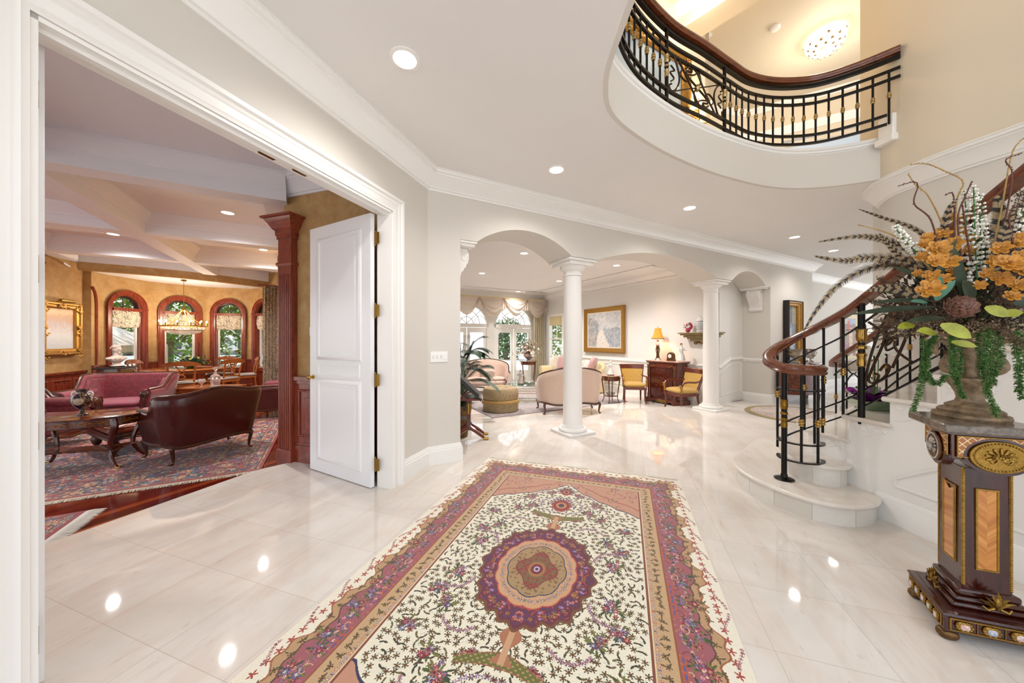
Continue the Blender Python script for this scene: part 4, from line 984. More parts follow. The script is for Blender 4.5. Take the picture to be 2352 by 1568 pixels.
# borders
b1 = de <= .415
cv.fill(b1, '#d2b088'); cv.fill((de > .405) & (de <= .415), '#8a4a3a'); cv.fill((de > .398) & (de <= .405), '#e0cfa8')
cv.fill((de > .295) & (de <= .305), '#9a5a38'); cv.fill(de <= .295, '#a9626a')
m = (de <= .295+.0) & (de > .19+wob); cv.fill(m & (nz > .8), '#c07a6a')
cv.fill(de <= .15+wob, '#c8a27a'); cv.fill((de <= .156+wob) & (de > .148+wob), '#5a4030')
cv.fill(de <= .10+wob*1.5, '#efe8d6'); cv.fill((de <= .106+wob*1.5) & (de > .096+wob*1.5), '#a3633a')
def along(step, off, fn):
    t = .02
    k = 0
    while t < hl: 
        if min(hl-t, 9) > off: fn(hw-off, t, 0, k)
        t += step; k += 1
    t = .02; k = 0
    while t < hw:
        if hw-t > off: fn(t, hl-off, 1, k)
        t += step; k += 1
def sprig(x, y, o, k):
    a = rs.uniform(0, 6.3); cv.flower(x+rs.uniform(-.01, .01), y, .017, '#4a3b22', '#8a7238', '#6b2025', 6, a)
    for q in (1.5, 3.5): cv.leaf(x+.018*math.cos(a+q), y+.018*math.sin(a+q), .012, .004, a+q, '#5c5228')
along(.052, .35, sprig); along(.075, .125, sprig)
def tiny(x, y, o, k): cv.flower(x, y, .011, ['#5f6f9a', '#c2574a', '#8a7fb0'][k % 3], '#ead9bb', '#7a2a3a', 5)
along(.026, .385, tiny); 
def big(x, y, o, k):
    cluster(x, y, .045, 6)
along(.12, .225, big); along(.19, .185, big)
def spi(x, y, o, k): cv.spiral(x, y, .035, rs.uniform(0, 6), .9, .0024, ['#3d4a78', '#7a2f3a', '#e0b49a'][k % 3], 1 if k % 2 else -1)
along(.085, .255, spi)
def redspr(x, y, o, k):
    for q in range(5): cv.leaf(x+.010*math.cos(q*1.25), y+.012*math.sin(q*1.25), .012, .004, q*1.25, '#b04a3c')
along(.060, .062, redspr)
def chain(x, y, o, k):
    if k % 12 < 7: cv.flower(x+(0 if o else .02*math.cos(k*.52)), y+(.02*math.cos(k*.52) if o else 0), .011, '#9c5a68', '#d9a9a0', '#5c2440', 6)
along(.018, .035, chain)
def sw(x, y, o, k):
    q = .035*math.sin(k*.42); cv.flower(x+(0 if o else q), y+(q if o else 0), .010, ['#6e5a8e', '#e7c3b0'][k % 2], '#b98aa0', None, 5)
along(.020, .235, sw)
def org(x, y, o, k):
    if k % 9 < 3: cv.leaf(x, y, .03, .012, 0 if o else 1.57, '#c6643a'); cv.leaf(x, y, .02, .006, 0 if o else 1.57, '#6a5f96')
along(.04, .28, org)
# spandrel arabesques
for k in range(40):
    x = rs.uniform(.05, .62); y = rs.uniform(.85, 1.33)
    if y > 1.36-.5*max(0, min(1, x/.64))**.62+.03: cv.spiral(x, y, rs.uniform(.03, .055), rs.uniform(0, 6), .8, .0028, ['#2d3566', '#7a2f3a', '#6e7038'][k % 3], 1 if k % 2 else -1)
for k in range(60):
    x = rs.uniform(.03, .63); y = rs.uniform(.85, 1.34)
    if y > 1.36-.5*max(0, min(1, x/.64))**.62+.03: cv.flower(x, y, .012, ['#8a6a9a', '#a64b45', '#5c6b3a'][k % 3], '#e6c8a8', None, 5)
t = thing('persian_rug', 'large ivory persian rug with rose borders and a round medallion on the marble', 'rug', U(-.527, 2.06, 0), -TH)
lum_ = cv.c.mean(-1, keepdims=True); cv.c = np.clip((lum_+(cv.c-lum_)*1.12)*np.where(lum_ < .5, .80, .95), 0, 1)
rug_mesh('pile', cv, True, t, .002, .010, RUGM)
fringe(t, 2.10, 1.757, 1, .010); fringe(t, 2.10, -1.757, -1, .010)
mb = MB()
for k in range(14):
    if k % 3 != 2: mb.box((-.98+k*.15, 1.765, .010), (.13, .008, .004))
obj('selvedge_band', mb, mat('selvedge', '#2f2f33', .8), t)

# --- library rug and small rug, living room rug
def lib_rug(w, l, seed, cell=.011, base='#7d2430', dk='#28334f', bord='#2f2a33'):
    cv = Canvas(w/2, l/2, cell, base); X, Y = cv.X, cv.Y; rs = np.random.RandomState(seed); cv.rs = rs; hw, hl = w/2, l/2; de = np.minimum(hw-X, hl-Y)
    cols = ['#9c1f30', '#2f5f8a', '#c07038', '#cfae80', '#141f3a', '#3f7696', '#b03a24', '#d8c09a', '#8a1428', '#1c2c4c', '#a01830']
    cv.fill(de < .62, bord); cv.fill(de > .62, base); cv.fill((Y/hl*1.1+X/hw*.5) < .35, dk)
    for k in range(int(w*l/4*1300)):
        x = rs.uniform(0, hw); y = rs.uniform(0, hl); a = rs.choice([0, .7, 1.57, 2.3]); c = cols[rs.randint(len(cols))]
        if rs.rand() < .5: cv.leaf(x, y, rs.uniform(.02, .05), rs.uniform(.008, .014), a, c)
        else: cv.flower(x, y, rs.uniform(.015, .035), c, cols[rs.randint(len(cols))], None, 6)
    for o, c in ((.0, '#8f1f24'), (.05, '#b08a55'), (.06, '#22252f'), (.20, '#b08a55'), (.215, '#20242e'), (.56, '#b08a55'), (.575, '#7d2430')): cv.fill((de >= o) & (de < o+(.04 if o == 0 else .012)), c)
    for t in np.arange(.05, max(hw, hl), .13):
        for off in (.13, .38):
            for (x, y) in ((hw-off, t), (t, hl-off)):
                if min(hw-x, hl-y) < off-.02 or x < 0 or y < 0: continue
                cv.flower(x, y, .05 if off < .2 else .08, ['#b5834f', '#4a6f8a', '#a63a35'][int(t*100) % 3], ['#28334f', '#c9b79a'][int(t*10) % 2], '#8f2431', 8)
    return cv
cv = lib_rug(4.3, 3.4, 4, .011, '#84182a', '#1f3358', '#1d2438'); c0 = V(-3.08, 4.15, 0)
t = thing('persian_rug', 'dark red and blue persian rug under the library loveseats', 'rug', c0-dD*2.15+dE*1.7+UP*LZ, pi/2-TD)
rug_mesh('pile', cv, True, t, .002, .010, RUGM, .08); fringe(t, 4.6, 0, 1, 0, n=2).hide_render = False
bpy.data.objects.remove([c for c in kids(t) if c.name.startswith('fringe')][0])
fringe(t, 4.28, -1.70, -1, .010, .09, n=900)
cv = lib_rug(1.5, 2.6, 9, .008, '#5b2430', '#1f2638', '#26222a'); c0 = V(-3.97, 3.15, 0)
t = thing('runner_rug', 'small dark persian rug with white fringe at the library doorway', 'rug', c0-dD*1.30-dE*.75+UP*LZ, pi-TD)
rug_mesh('pile', cv, True, t, .002, .010, RUGM, .08); fringe(t, 1.5, -1.30, -1, .010, .13, mat('white_fringe', '#ece8df', .9), 420)
cv = lib_rug(3.9, 3.5, 12, .014, '#b9a5a3', '#a9a3ad', '#b7a89f')
cvm = cv.c.mean(-1, keepdims=True); cv.c = .24*cv.c+.22*cvm+.5*hexc('#b8aeae')
t = thing('patterned_rug', 'pale grey and mauve patterned rug under the blush settees', 'rug', S(3.9, 4.1, LZ), pi/2-TD)
rug_mesh('pile', cv, True, t, .002, .010, RUGM, .08)
# round rug
g = G('round_rug_wool'); x, y, z = g.sep(g.obj()); r_ = g.math('SQRT', g.math('ADD', g.math('MULTIPLY', x, x), g.math('MULTIPLY', y, y)))
n = g.noise(g.obj(), 9, 5, .7, 1.5); c = g.ramp(n, [(.4, L('#d9cfc2')), (.5, L('#a5857e')), (.55, L('#e0d8cb')), (.65, L('#7d7a80'))])
c = g.mix(g.ramp(r_, [(.78, 0.), (.80, 1.)], 'LINEAR'), c, L('#9a8a63')); g.P('Base Color', c).P('Roughness', .9)
t = thing('round_rug', 'round pale floral rug on the marble behind the staircase', 'rug', V(5.6, 6.55, 0)); 
obj('pile', MB().lathe((0, 0, 0), [(.89, .002), (.9, .006), (.89, .012), (0.001, .012)], 64), g.m, t)

# ------------------------------------------------------------------ staircase
SW = smooth_path([V(2.94, 3.45), V(2.97, 3.2), V(3.0, 2.95), V(3.02, 2.74), V(3.05, 2.4), V(3.06, 2.0), V(3.04, 1.5), V(2.95, 1.0), V(2.8, .4)], 8)
def onW(y, path=SW):
    for a, b in zip(path[:-1], path[1:]):
        if (a.y-y)*(b.y-y) <= 0 and abs(a.y-b.y) > 1e-6:
            f = (y-a.y)/(b.y-a.y); return a+(b-a)*f
    return path[-1].copy() if y < path[-1].y else path[0].copy()
zt = [0, .175, .36, .575, .785, .995, 1.205, 1.415, 1.62, 1.83, 2.04, 2.25, 2.46]
yn = {3: 3.36, 4: 3.0, 5: 2.70, 6: 2.42, 7: 2.15, 8: 1.88, 9: 1.61, 10: 1.34, 11: 1.07, 12: .8}
yf = {3: 4.75, 4: 4.25, 5: 3.85, 6: 3.48, 7: 3.12, 8: 2.76, 9: 2.4, 10: 2.04, 11: 1.68, 12: 1.3}
st = thing('staircase', 'curved marble staircase with rounded bottom steps', 'staircase', V(0, 0, 0))
def nose(poly, z, name='tread', th=.038, label=None):
    mb = MB(); mb.slab(P2(poly), z-th, z); return obj(name, mb, M['marble_step'], st, bevel=.014, smooth=True)
s1 = smooth_path([V(3.02, 2.75), V(2.85, 2.63), V(2.62, 2.59), V(2.42, 2.69), V(2.29, 2.92), V(2.24, 3.2), V(2.28, 3.45), V(2.44, 3.70), V(2.75, 4.0), V(3.29, 4.5), V(4.0, 5.0), V(4.7, 5.3)], 5)
s2 = smooth_path([V(3.02, 3.0), V(2.93, 2.92), V(2.80, 2.90), V(2.68, 2.97), V(2.62, 3.15), V(2.68, 3.42), V(2.90, 3.70), V(3.3, 4.08), V(4.0, 4.65), V(4.72, 4.95)], 5)
def inset(path, d):
    out = []
    for i, p in enumerate(path):
        t = (path[min(i+1, len(path)-1)]-path[max(i-1, 0)]).normalized(); out.append(p+V(t.y, -t.x, 0)*-d if False else p+V(t.y, -t.x, 0)*d)
    return out
close = [V(4.76, 4.45), V(3.02, 3.02)]
def riser_path(path, z0, z1):
    q = inset(path, .028); mb = MB(); mb.slab(P2(q+[V(4.76, 4.4), V(3.03, 3.02)]), z0, z1-.03); return mb
r1 = obj('riser', riser_path(s1, 0, .175), M['riser'], st, ang=20); nose(s1+[V(4.76, 4.4), V(3.03, 2.9)], .175)
r2 = obj('riser', riser_path(s2, .17, .36), M['riser'], st, ang=20); nose(s2+[V(4.76, 4.4), V(3.03, 3.1)], .36)
for k in range(3, 12):
    a = onW(yn[k]); b = onW(yf[k], W2); a2 = onW(yn[k+1]-.03); b2 = onW(yf[k+1]-.03, W2)
    if k == 3: b = V(4.74, 4.6)
    mids = [onW(yn[k]-(yn[k]-yn[k+1]+.03)*t) for t in (.33, .66)]
    off = V(-.03, 0, 0); d = (b-a).normalized()
    fr = V(-d.y, d.x, 0)*.03
    pol = [a+off+fr, *[m_+off for m_ in mids], a2+off, b2, b+fr]
    nose(pol[::-1], zt[k])
    mb = MB(); mb.slab(P2([a, b, b-fr*.8, a-fr*.8]), zt[k-1]-.001, zt[k]-.03); obj('riser', mb, M['riser'], st)
# plastered side wall under the steps (stringer)
mb = MB()
pts = [p for p in SW if p.y < 3.36]
ys = sorted([p.y for p in pts]+list(yn.values()), reverse=True)
def zstep(y):
    z = .30
    for k in range(3, 13):
        if y <= yn[k]+1e-6: z = zt[k]-.03
    return z
for ya, yb in zip(ys[:-1], ys[1:]):
    if ya-yb < 1e-4: continue
    a = onW(ya); b = onW(yb); z = zstep((ya+yb)/2-.0); z = zstep(yb+1e-4) if zstep(yb+1e-4) >= z else z
    z = zstep((ya+yb)/2)
    mb.prism([a, b, b+V(.10, 0, 0), a+V(.10, 0, 0)], V(0, 0, z))
obj('stringer', mb, M['trim'], st, smooth=False)
# carved brackets
for k in range(3, 8):
    mb = MB(); ya = yn[k]-.03; yb = yn[k+1]-.0; p = onW(ya); q = onW(yb); dr = (q-p).normalized(); n_ = V(-1, 0, 0); z = zt[k]-.04
    def bp(u, v, o=.006): return p+dr*u+V(-o, 0, 0)+UP*(z+v)
    mb.tube([bp(.02+.05*t, -.03-.02*math.sin(t*3), .004) for t in [i/8*4.6 for i in range(9)]], .007, 6)
    for (cx, cz, r_) in ((.06, -.06, .030), (.15, -.055, .024), (.235, -.05, .018)):
        mb.tube([bp(cx+r_*(1-i/16)*math.cos(i*.55), cz+r_*(1-i/16)*math.sin(i*.55), .004) for i in range(14)], .005, 6)
    for i in range(8): mb.ball(bp(.03+.03*i, -.085+.012*i*.6, .002), .013, 6, (.4, 1, .7))
    mb.prism([bp(-.0, -.14, .0), bp(.05, -.14, .0), bp(.27, -.03, .0), bp(.27, 0, .0), bp(0, 0, .0)], n_*.004)
    obj('carved_bracket', mb, M['plaster'], st)
mb = MB(); pp = [onW(y) for y in (2.72, 2.5, 2.3, 2.1, 1.9, 1.6, 1.3, 1.0)]
mb.sweep([onW(y) for y in (2.79, 2.6, 2.45, 2.3, 2.1, 1.9, 1.6, 1.3, 1.0, .5)], [(0, 0), (.022, 0), (.022, .15), (.016, .16), (.016, .18), (.008, .2), (0, .21)], flip=-1)
bb = obj('baseboard', mb, M['trim'], st)
mb = MB(); pn = [(2.66, .30), (2.66, .36), (2.5, .47), (2.3, .60), (2.0, .80), (1.7, 1.0)]
pth = [onW(y)+UP*z for y, z in pn]+[onW(1.7)+UP*.30]+[onW(y)+UP*.30 for y in (2.0, 2.3, 2.5)]
mb.tube([p+V(-.004, 0, 0) for p in pth], .011, 6, closed=True, flat=(1, 1)); obj('panel_moulding', mb, M['trim'], st)
mb = MB(); ins = [(2.62, .335), (2.62, .37), (2.5, .445), (2.3, .575), (2.0, .775), (1.74, .95), (1.74, .335), (2.0, .335), (2.3, .335)]
# handrails -----------------------------------------------------------
RP = [(x*1.45, z*1.4) for x, z in [(-.032, -.028), (.032, -.028), (.036, -.018), (.030, -.008), (.036, .004), (.034, .018), (.020, .030), (0, .034), (-.020, .030), (-.034, .018), (-.036, .004), (-.030, -.008), (-.036, -.018)]]
def sweep_rail(path, prof=RP):
    mb = MB(); mb.sweep(path, prof); return mb
NR = smooth_path([V(2.80, 3.14, 1.19), V(2.77, 3.03, 1.185), V(2.66, 2.98, 1.18), V(2.54, 3.02, 1.185), V(2.475, 3.13, 1.205), V(2.49, 3.27, 1.265), V(2.60, 3.35, 1.35), V(2.76, 3.33, 1.45), V(2.90, 3.20, 1.57), V(2.99, 3.02, 1.70), V(3.03, 2.85, 1.84), V(3.07, 2.58, 2.06), V(3.09, 2.3, 2.265), V(3.09, 2.0, 2.48), V(3.07, 1.6, 2.77), V(2.99, 1.2, 3.06), V(2.87, .8, 3.35)], 8)
nr = thing('stair_railing', 'near stair railing of black iron with brass collars and wooden handrail', 'stair railing', V(0, 0, 0))
hr = obj('handrail', sweep_rail(NR), M['rail'], nr)
mb = MB(); mb.lathe((2.665, 3.135, 0), [(.001, 1.222), (.10, 1.226), (.13, 1.216), (.142, 1.20), (.136, 1.19), (.146, 1.178), (.14, 1.16), (.12, 1.15), (.001, 1.15)], 36); obj('volute', mb, M['rail'], nr)
def at_len(path, d):
    for a, b in zip(path[:-1], path[1:]):
        l_ = (b-a).length
        if d <= l_: return a+(b-a)*(d/l_)
        d -= l_
    return path[-1]
flatr = [(-.010, -.007), (.010, -.007), (.010, .007), (-.010, .007)]
i0 = next(i for i, p in enumerate(NR) if p.z > 1.33)
run = NR[i0:]
i1 = next(i for i, p in enumerate(run) if p.x > 2.62)
for dz in (-.20, -.78, -.92):
    mb = MB(); mb.sweep([p+UP*dz for p in run[i1:]], flatr); obj('iron_bar', mb, M['iron'], nr)
def collar(p, r=.02):
    mb = MB(); prof = [(.012, -.034), (r, -.030), (r, -.018), (.013, -.015), (.013, -.010), (r*1.15, -.007), (r*1.15, .007), (.013, .010), (.013, .015), (r, .018), (r, .030), (.012, .034)]
    mb.lathe(p, prof, 12); return mb
def bulbous(p, s=1.0):
    mb = MB(); prof = [(.02, -.17), (.03, -.16), (.032, -.13), (.027, -.09), (.034, -.07), (.034, -.055), (.022, -.045), (.022, -.02), (.036, -.01), (.036, .01), (.024, .02), (.022, .04), (.034, .06), (.037, .10), (.033, .13), (.040, .16), (.03, .155)]
    mb.lathe(p, [(r*s, z*s) for r, z in prof], 16); return mb
d = .16; tot = sum((b-a).length for a, b in zip(run[:-1], run[1:])); k = 0
while d < tot:
    p = at_len(run, d); k += 1
    post = (k == 5)
    if post:
        b = obj('newel_post', MB().cyl(p-UP*1.06, p-UP*.02, .024, seg=14), M['iron'], nr); obj('brass_ornament', bulbous(p-UP*.40), M['brass'], b)
    elif k in (6, 7): pass
    else:
        b = obj('baluster', MB().cyl(p-UP*.93, p-UP*.02, .0105), M['iron'], nr)
        if k != 1: obj('collar', collar(p-UP*(.52 if k > 1 else .6)), M['brass'], b)
    d += .165
# scroll panel between the posts
def scroll_panel(root, pa, pb, ztop, zbot, matn='ironb'):
    # pa,pb bottom corners (Vector) ; local u along, v up
    du = (pb-pa)
    def q(u, v): p = pa+du*u; return p+UP*v
    H = ztop-zbot
    mb = MB()
    def sc(c, r, a0, turns, hand):
        return [(c[0]+r*(1-.75*t)*math.cos(a0+hand*t*turns*2*pi), c[1]+r*(1-.75*t)*math.sin(a0+hand*t*turns*2*pi)*1.0) for t in [i/22 for i in range(23)]]
    Lw = du.length
    for mir in (0, 1):
        def m_(u, v): return (1-u if mir else u, v if not mir else H-v)
        path = []
        for (x, y) in [( .10, .96*H), (.34, .72*H), (.40, .55*H), (.18, .28*H), (.10, .14*H), (.22, .05*H), (.42, .06*H), (.50, .15*H), (.42, .22*H), (.32, .18*H)]: path.append(q(*m_(x, y)))
        mb.tube(smooth_path(path, 5), .0095, 7)
        path = [q(*m_(x, y)) for (x, y) in [(.40, .62*H), (.55, .60*H), (.56, .50*H), (.46, .47*H), (.38, .53*H)]]; mb.tube(smooth_path(path, 5), .0085, 7)
        path = [q(*m_(x, y)) for (x, y) in [(.55, .12*H), (.78, .40*H), (.93, .72*H), (.95, .92*H), (.80, .97*H), (.70, .88*H), (.78, .82*H)]]; mb.tube(smooth_path(path, 5), .0095, 7)
    return mb
pa = at_len(run, .16+.165*4+.02); pb = at_len(run, .16+.165*7-.02)
du = pb-pa; mb = scroll_panel(nr, pa-UP*.80, pb-UP*.80, 0, -.60); obj('scroll_panel', mb, M['ironb'], nr)
# volute ring, newel and its balusters
nb = obj('newel_post', MB().cyl((2.50, 3.10, .18), (2.50, 3.10, 1.16), .022, seg=14), M['iron'], nr)
obj('brass_ornament', bulbous(V(2.50, 3.10, .78), .8), M['brassdk'], nb); obj('foot_flange', MB().lathe((2.50, 3.10, .177), [(.075, 0), (.078, .006), (.06, .014), (.03, .02), (.024, .05)], 24), M['iron'], nb)
for (x, y, z0, hasc) in ((2.56, 2.985, .37, 1), (2.68, 2.955, .37, 1), (2.79, 3.03, .62, 1), (2.62, 3.33, .40, 1), (2.78, 3.10, .50, 0)):
    b = obj('baluster', MB().cyl((x, y, z0), (x, y, 1.17 if y < 3.3 else 1.33), .0105), M['iron'], nr)
    if hasc: obj('collar', collar(V(x, y, .72 if y < 3.3 else .92)), M['brass'], b)
for z in (1.0, .52, .36):
    mb = MB(); arc = [V(2.665+.165*math.cos(a), 3.12+.15*math.sin(a), z) for a in [math.radians(q) for q in range(125, 345, 8)]]
    mb.sweep(arc, [(-.016, -.005), (.016, -.005), (.016, .005), (-.016, .005)]); obj('ring_bar', mb, M['iron'], nr)
for dz in ():
    p = run[0]+UP*dz; q = V(2.565, 3.25, .52 if dz > -.8 else .36)
    mb = MB(); mb.sweep([q, (p+q)/2, p], flatr); obj('iron_bar', mb, M['iron'], nr)
# far railing
FR = smooth_path([V(4.66, 4.75, 1.10), V(4.50, 4.72, 1.12), V(4.45, 4.58, 1.22), V(4.50, 4.42, 1.36), V(4.56, 4.2, 1.55), V(4.54, 3.95, 1.78), V(4.52, 3.7, 1.98), V(4.54, 3.4, 2.2), V(4.62, 3.0, 2.48), V(4.70, 2.6, 2.75)], 6)
fr_ = thing('stair_railing', 'far stair railing partly hidden behind the orchid and the stone urn', 'stair railing', V(0, 0, 0))
obj('handrail', sweep_rail(FR), M['rail'], fr_)
runf = FR[8:]
for dz in (-.18, -.78, -.90): mb = MB(); mb.sweep([p+UP*dz for p in runf], flatr); obj('iron_bar', mb, M['iron'], fr_)
d = .05; tot = sum((b-a).length for a, b in zip(runf[:-1], runf[1:])); k = 0
while d < tot-.1:
    p = at_len(runf, d); b = obj('baluster', MB().cyl(p-UP*.95, p-UP*.02, .0105), M['iron'], fr_); obj('collar', collar(p-UP*.5), M['brass'], b); d += .18; k += 1
# ------------------------------------------------------------------ balcony railing
BRL = smooth_path([V(.74, 1.2), V(.75, 2.1), V(.80, 2.62), V(1.10, 3.10), V(1.62, 3.52), V(2.15, 3.80), V(2.62, 4.06), V(3.0, 4.25), V(3.42, 4.33), V(3.85, 4.28), V(4.18, 4.08), V(4.42, 3.84)], 8)
br = thing('balcony_railing', 'curved balcony railing of black iron with scroll panel and wooden handrail above', 'railing', V(0, 0, 0))
hz = 4.76
obj('handrail', sweep_rail([p+UP*hz for p in BRL], RP), M['rail'], br)
flat2 = [(-.014, -.013), (.014, -.013), (.014, .013), (-.014, .013)]
for z in (hz-.075, hz-.20, hz-.30, 4.06, 3.955): mb = MB(); mb.sweep([p+UP*z for p in BRL[:-3 if z < 4.1 else None]], flat2 if z != hz-.075 else [(-.02, -.02), (.02, -.02), (.02, .02), (-.02, .02)]); obj('iron_bar', mb, M['iron'], br)
# arc length positions by angle
def ratio(p): return p.x/p.y
tot = sum((b-a).length for a, b in zip(BRL[:-1], BRL[1:]))
def len_at_ratio(r_):
    d = 0
    for a, b in zip(BRL[:-1], BRL[1:]):
        l_ = (b-a).length
        if a.y > 2.7 and (ratio(a)-r_)*(ratio(b)-r_) <= 0: return d+l_*(r_-ratio(a))/(ratio(b)-ratio(a)+1e-9)
        d += l_
    return d
dA = len_at_ratio((1531-1176)/FPX); dB = len_at_ratio((1664-1176)/FPX)
for dd_ in (dA, dB):
    p = at_len(BRL, dd_); b = obj('newel_post', MB().cyl(p+UP*3.905, p+UP*(hz-.03), .019, seg=12), M['iron'], br); obj('brass_ornament', bulbous(p+UP*4.30, .7), M['collar'], b)
pa, pb = at_len(BRL, dA+.02)+UP*4.06, at_len(BRL, dB-.02)+UP*4.06
for k_, (pth_, r_) in enumerate((([(.03, .78), (.03, .95), (.10, .97), (.15, .78), (.19, .48), (.15, .2), (.06, .03), (.02, .14), (.06, .22)], .010), ([(.05, .70), (.11, .62), (.07, .56), (.04, .50), (.10, .40), (.05, .28)], .008), ([(.30, .84), (.36, .93), (.40, .84), (.31, .78), (.34, .66), (.50, .50)], .010), ([(.12, .08), (.34, .33), (.50, .50)], .007), ([(.24, .76), (.20, .60), (.29, .50), (.36, .60), (.30, .68), (.44, .80), (.52, .94), (.56, .70), (.50, .50)], .009), ([(.18, .95), (.30, .66), (.42, .34), (.50, .10), (.58, .03), (.60, .14)], .010))):
    for sg in (0, 1):
        mb = MB(); mb.tube(smooth_path([pa+(pb-pa)*((1-u) if sg else u)+UP*.40*((1-v) if sg else v) for u, v in pth_], 6), r_, 7); obj('scroll', mb, M['ironb'], br)
mb = MB(); mb.ball((pa+pb)/2+UP*.20, .03, 10, (1, 1, 1.4)); obj('boss', mb, M['collar'], br)
ds = []
d = dA-.12
while d > .25: ds.append(d); d -= .12
d = dB+.12
while d < tot-.06: ds.append(d); d += .128
for d in ds:
    p = at_len(BRL, d); b = obj('baluster', MB().cyl(p+UP*3.95, p+UP*(hz-.20), .0115, seg=8), M['iron'], br); obj('collar', collar(p+UP*4.28, .019), M['collar'], b)
# ------------------------------------------------------------------ generic furniture helpers
def upath(W, D, r, n=8):
    # U shaped back plan, front is -y ; returns pts from left arm front round the back to right arm front
    w, d = W/2, D/2; pts = [V(-w, -d), V(-w, d-r)]
    pts += [V(-w+r-r*math.cos(a), d-r+r*math.sin(a)) for a in [pi/2*i/n for i in range(1, n+1)]]
    pts += [V(0, d)]
    pts += [V(w-r+r*math.sin(a), d-r+r*math.cos(a)) for a in [pi/2*i/n for i in range(0, n)]]
    pts += [V(w, d-r), V(w, -d)]
    out = []
    for a, b in zip(pts[:-1], pts[1:]):
        m = max(1, int((b-a).length/.07))
        for k in range(m): out.append(a+(b-a)*k/m)
    return out+[pts[-1]]
def shell(path, z0, top, th, lean=0, n=6):
    # upholstered wall following path; top(t) gives the height; inner side towards centre
    mb = MB(); m = len(path); L_ = [0]
    for a, b in zip(path[:-1], path[1:]): L_.append(L_[-1]+(b-a).length)
    rows = []
    for i, p in enumerate(path):
        t = L_[i]/L_[-1]; d = (path[min(i+1, m-1)]-path[max(i-1, 0)]).normalized(); nn = V(d.y, -d.x)  # inward (right of travel)
        h = top(t); ring = []
        for k in range(n+1): z = z0+(h-z0)*k/n; ring.append(p-nn*lean*(z-z0)/.5+UP*z)
        for a in (45, 90, 135): ring.append(p-nn*lean*(h-z0)/.5+nn*(th/2-th/2*math.cos(math.radians(a)))+UP*(h+th*.4*math.sin(math.radians(a))))
        for k in range(n, -1, -1): z = z0+(h-z0)*k/n; ring.append(p+nn*th-nn*lean*(z-z0)/.5+UP*z)
        rows.append(ring)
    q = len(rows[0]); vs = [v for r_ in rows for v in r_]; fs = []
    for i in range(m-1):
        for k in range(q): fs.append((i*q+k, i*q+(k+1) % q, (i+1)*q+(k+1) % q, (i+1)*q+k))
    fs += [tuple(range(q)), tuple((m-1)*q+k for k in range(q))[::-1]]
    mb.add(vs, fs); return mb, rows
def cabriole(mb, p, h, out, r=.026, k=1.0):
    out = Vector(out).normalized(); p = Vector(p)
    pts = [p+UP*h, p+UP*h*.8+out*.022*k, p+UP*h*.5+out*.006, p+UP*h*.2-out*.002, p+UP*h*.06+out*.018, p+out*.034+UP*.006]
    mb.tube(smooth_path(pts, 4), [r*(1.25-.75*min(1, i/14)) if i < 15 else r*(.5+.12*(i-14)) for i in range(21)], 8); return mb
def settee(name, label, cat, loc, rz, W, D, r, seath, top, fab, frame, group=None, legh=.18, th=.09, lean=.05, outer=None, cush=None, arms=None, showwood=True):
    t = thing(name, label, cat, loc, rz, group)
    path = upath(W, D, r); mb, rows = shell(path, legh, top, th, lean)
    bk = obj('backrest', mb, outer or fab, t, ang=60)
    # inner upholstery
    mb, _ = shell([p*1 for p in upath(W-2*th*.8, D-th*.8, max(.05, r-th*.7))], seath-.06, lambda q: max(seath+.02, top(q)-.05), th*.35, lean)
    for i in range(len(mb.v)): pass
    obj('inner_upholstery', mb, fab, t, ang=60)
    mb = MB(); rim = [r_[7]+(r_[8]-r_[7])*.5+UP*.008 for r_ in rows]
    mb.tube(rim, .021 if showwood else .012, 8); obj('top_rail', mb, frame if showwood else fab, t)
    mb = MB(); rr = [r_[0]-UP*.0 for r_ in rows]; mb.tube([p+UP*(.02*math.sin(i/len(rr)*pi*6)) for i, p in enumerate(rr)], .022, 8)
    mb.tube([V(-W/2, -D/2, legh), V(-W*.25, -D/2-.02, legh-.0), V(0, -D/2-.02, legh-.03), V(W*.25, -D/2-.02, legh), V(W/2, -D/2, legh)], .022, 8); obj('seat_rail', mb, frame, t)
    mb = MB(); ce_ = .25 if r < .25 else .7; mb.cushion((0, -.02, (seath-.04+legh)/2), (W-th*(.6 if r < .25 else 1.2), D-(.02 if r < .25 else .10), seath-.08-legh+.06), e=ce_, crown=.05); obj('seat_deck', mb, fab, t)
    mb = MB(); mb.cushion((0, -.03, seath-.02), (W-2*th, D-th*(.9 if r < .25 else 2), .13), e=ce_, crown=.15); obj('seat_cushion', mb, cush or fab, t)
    for (x, y, o_) in ((-W/2+.03, -D/2+.02, (-1, -1, 0)), (W/2-.03, -D/2+.02, (1, -1, 0)), (-W/2+.07, D/2-.06, (-1, 1, 0)), (W/2-.07, D/2-.06, (1, 1, 0))):
        obj('leg', cabriole(MB(), (x, y, 0), legh+.02, o_), frame, t)
    if arms:
        for sx in (-1, 1):
            mb = MB(); mb.tube([V(sx*(W/2-.03), -D/2+.0, arms), V(sx*(W/2-.03), 0, arms), V(sx*(W/2-.03), D/2-.16, arms+.02)], [.085, .095, .08], 14); a = obj('arm_roll', mb, cush or fab, t)
            mb = MB(); mb.lathe((0, 0, 0), [(.001, .0), (.06, .0), (.07, .01), (.06, .02), (.03, .03), (.001, .032)], 16)
            mb2 = MB(); mb2.M = Matrix.Translation(V(sx*(W/2-.03), -D/2+.005, arms)) @ Matrix.Rotation(pi/2, 4, 'X'); mb2.add([tuple(v) for v in mb.v], mb.f); obj('scroll_end', mb2, frame, a)
            obj('arm_post', cabriole(MB(), (sx*(W/2-.03), -D/2+.01, legh), arms-legh-.05, (0, -1, 0), .022, .5), frame, t)
    return t
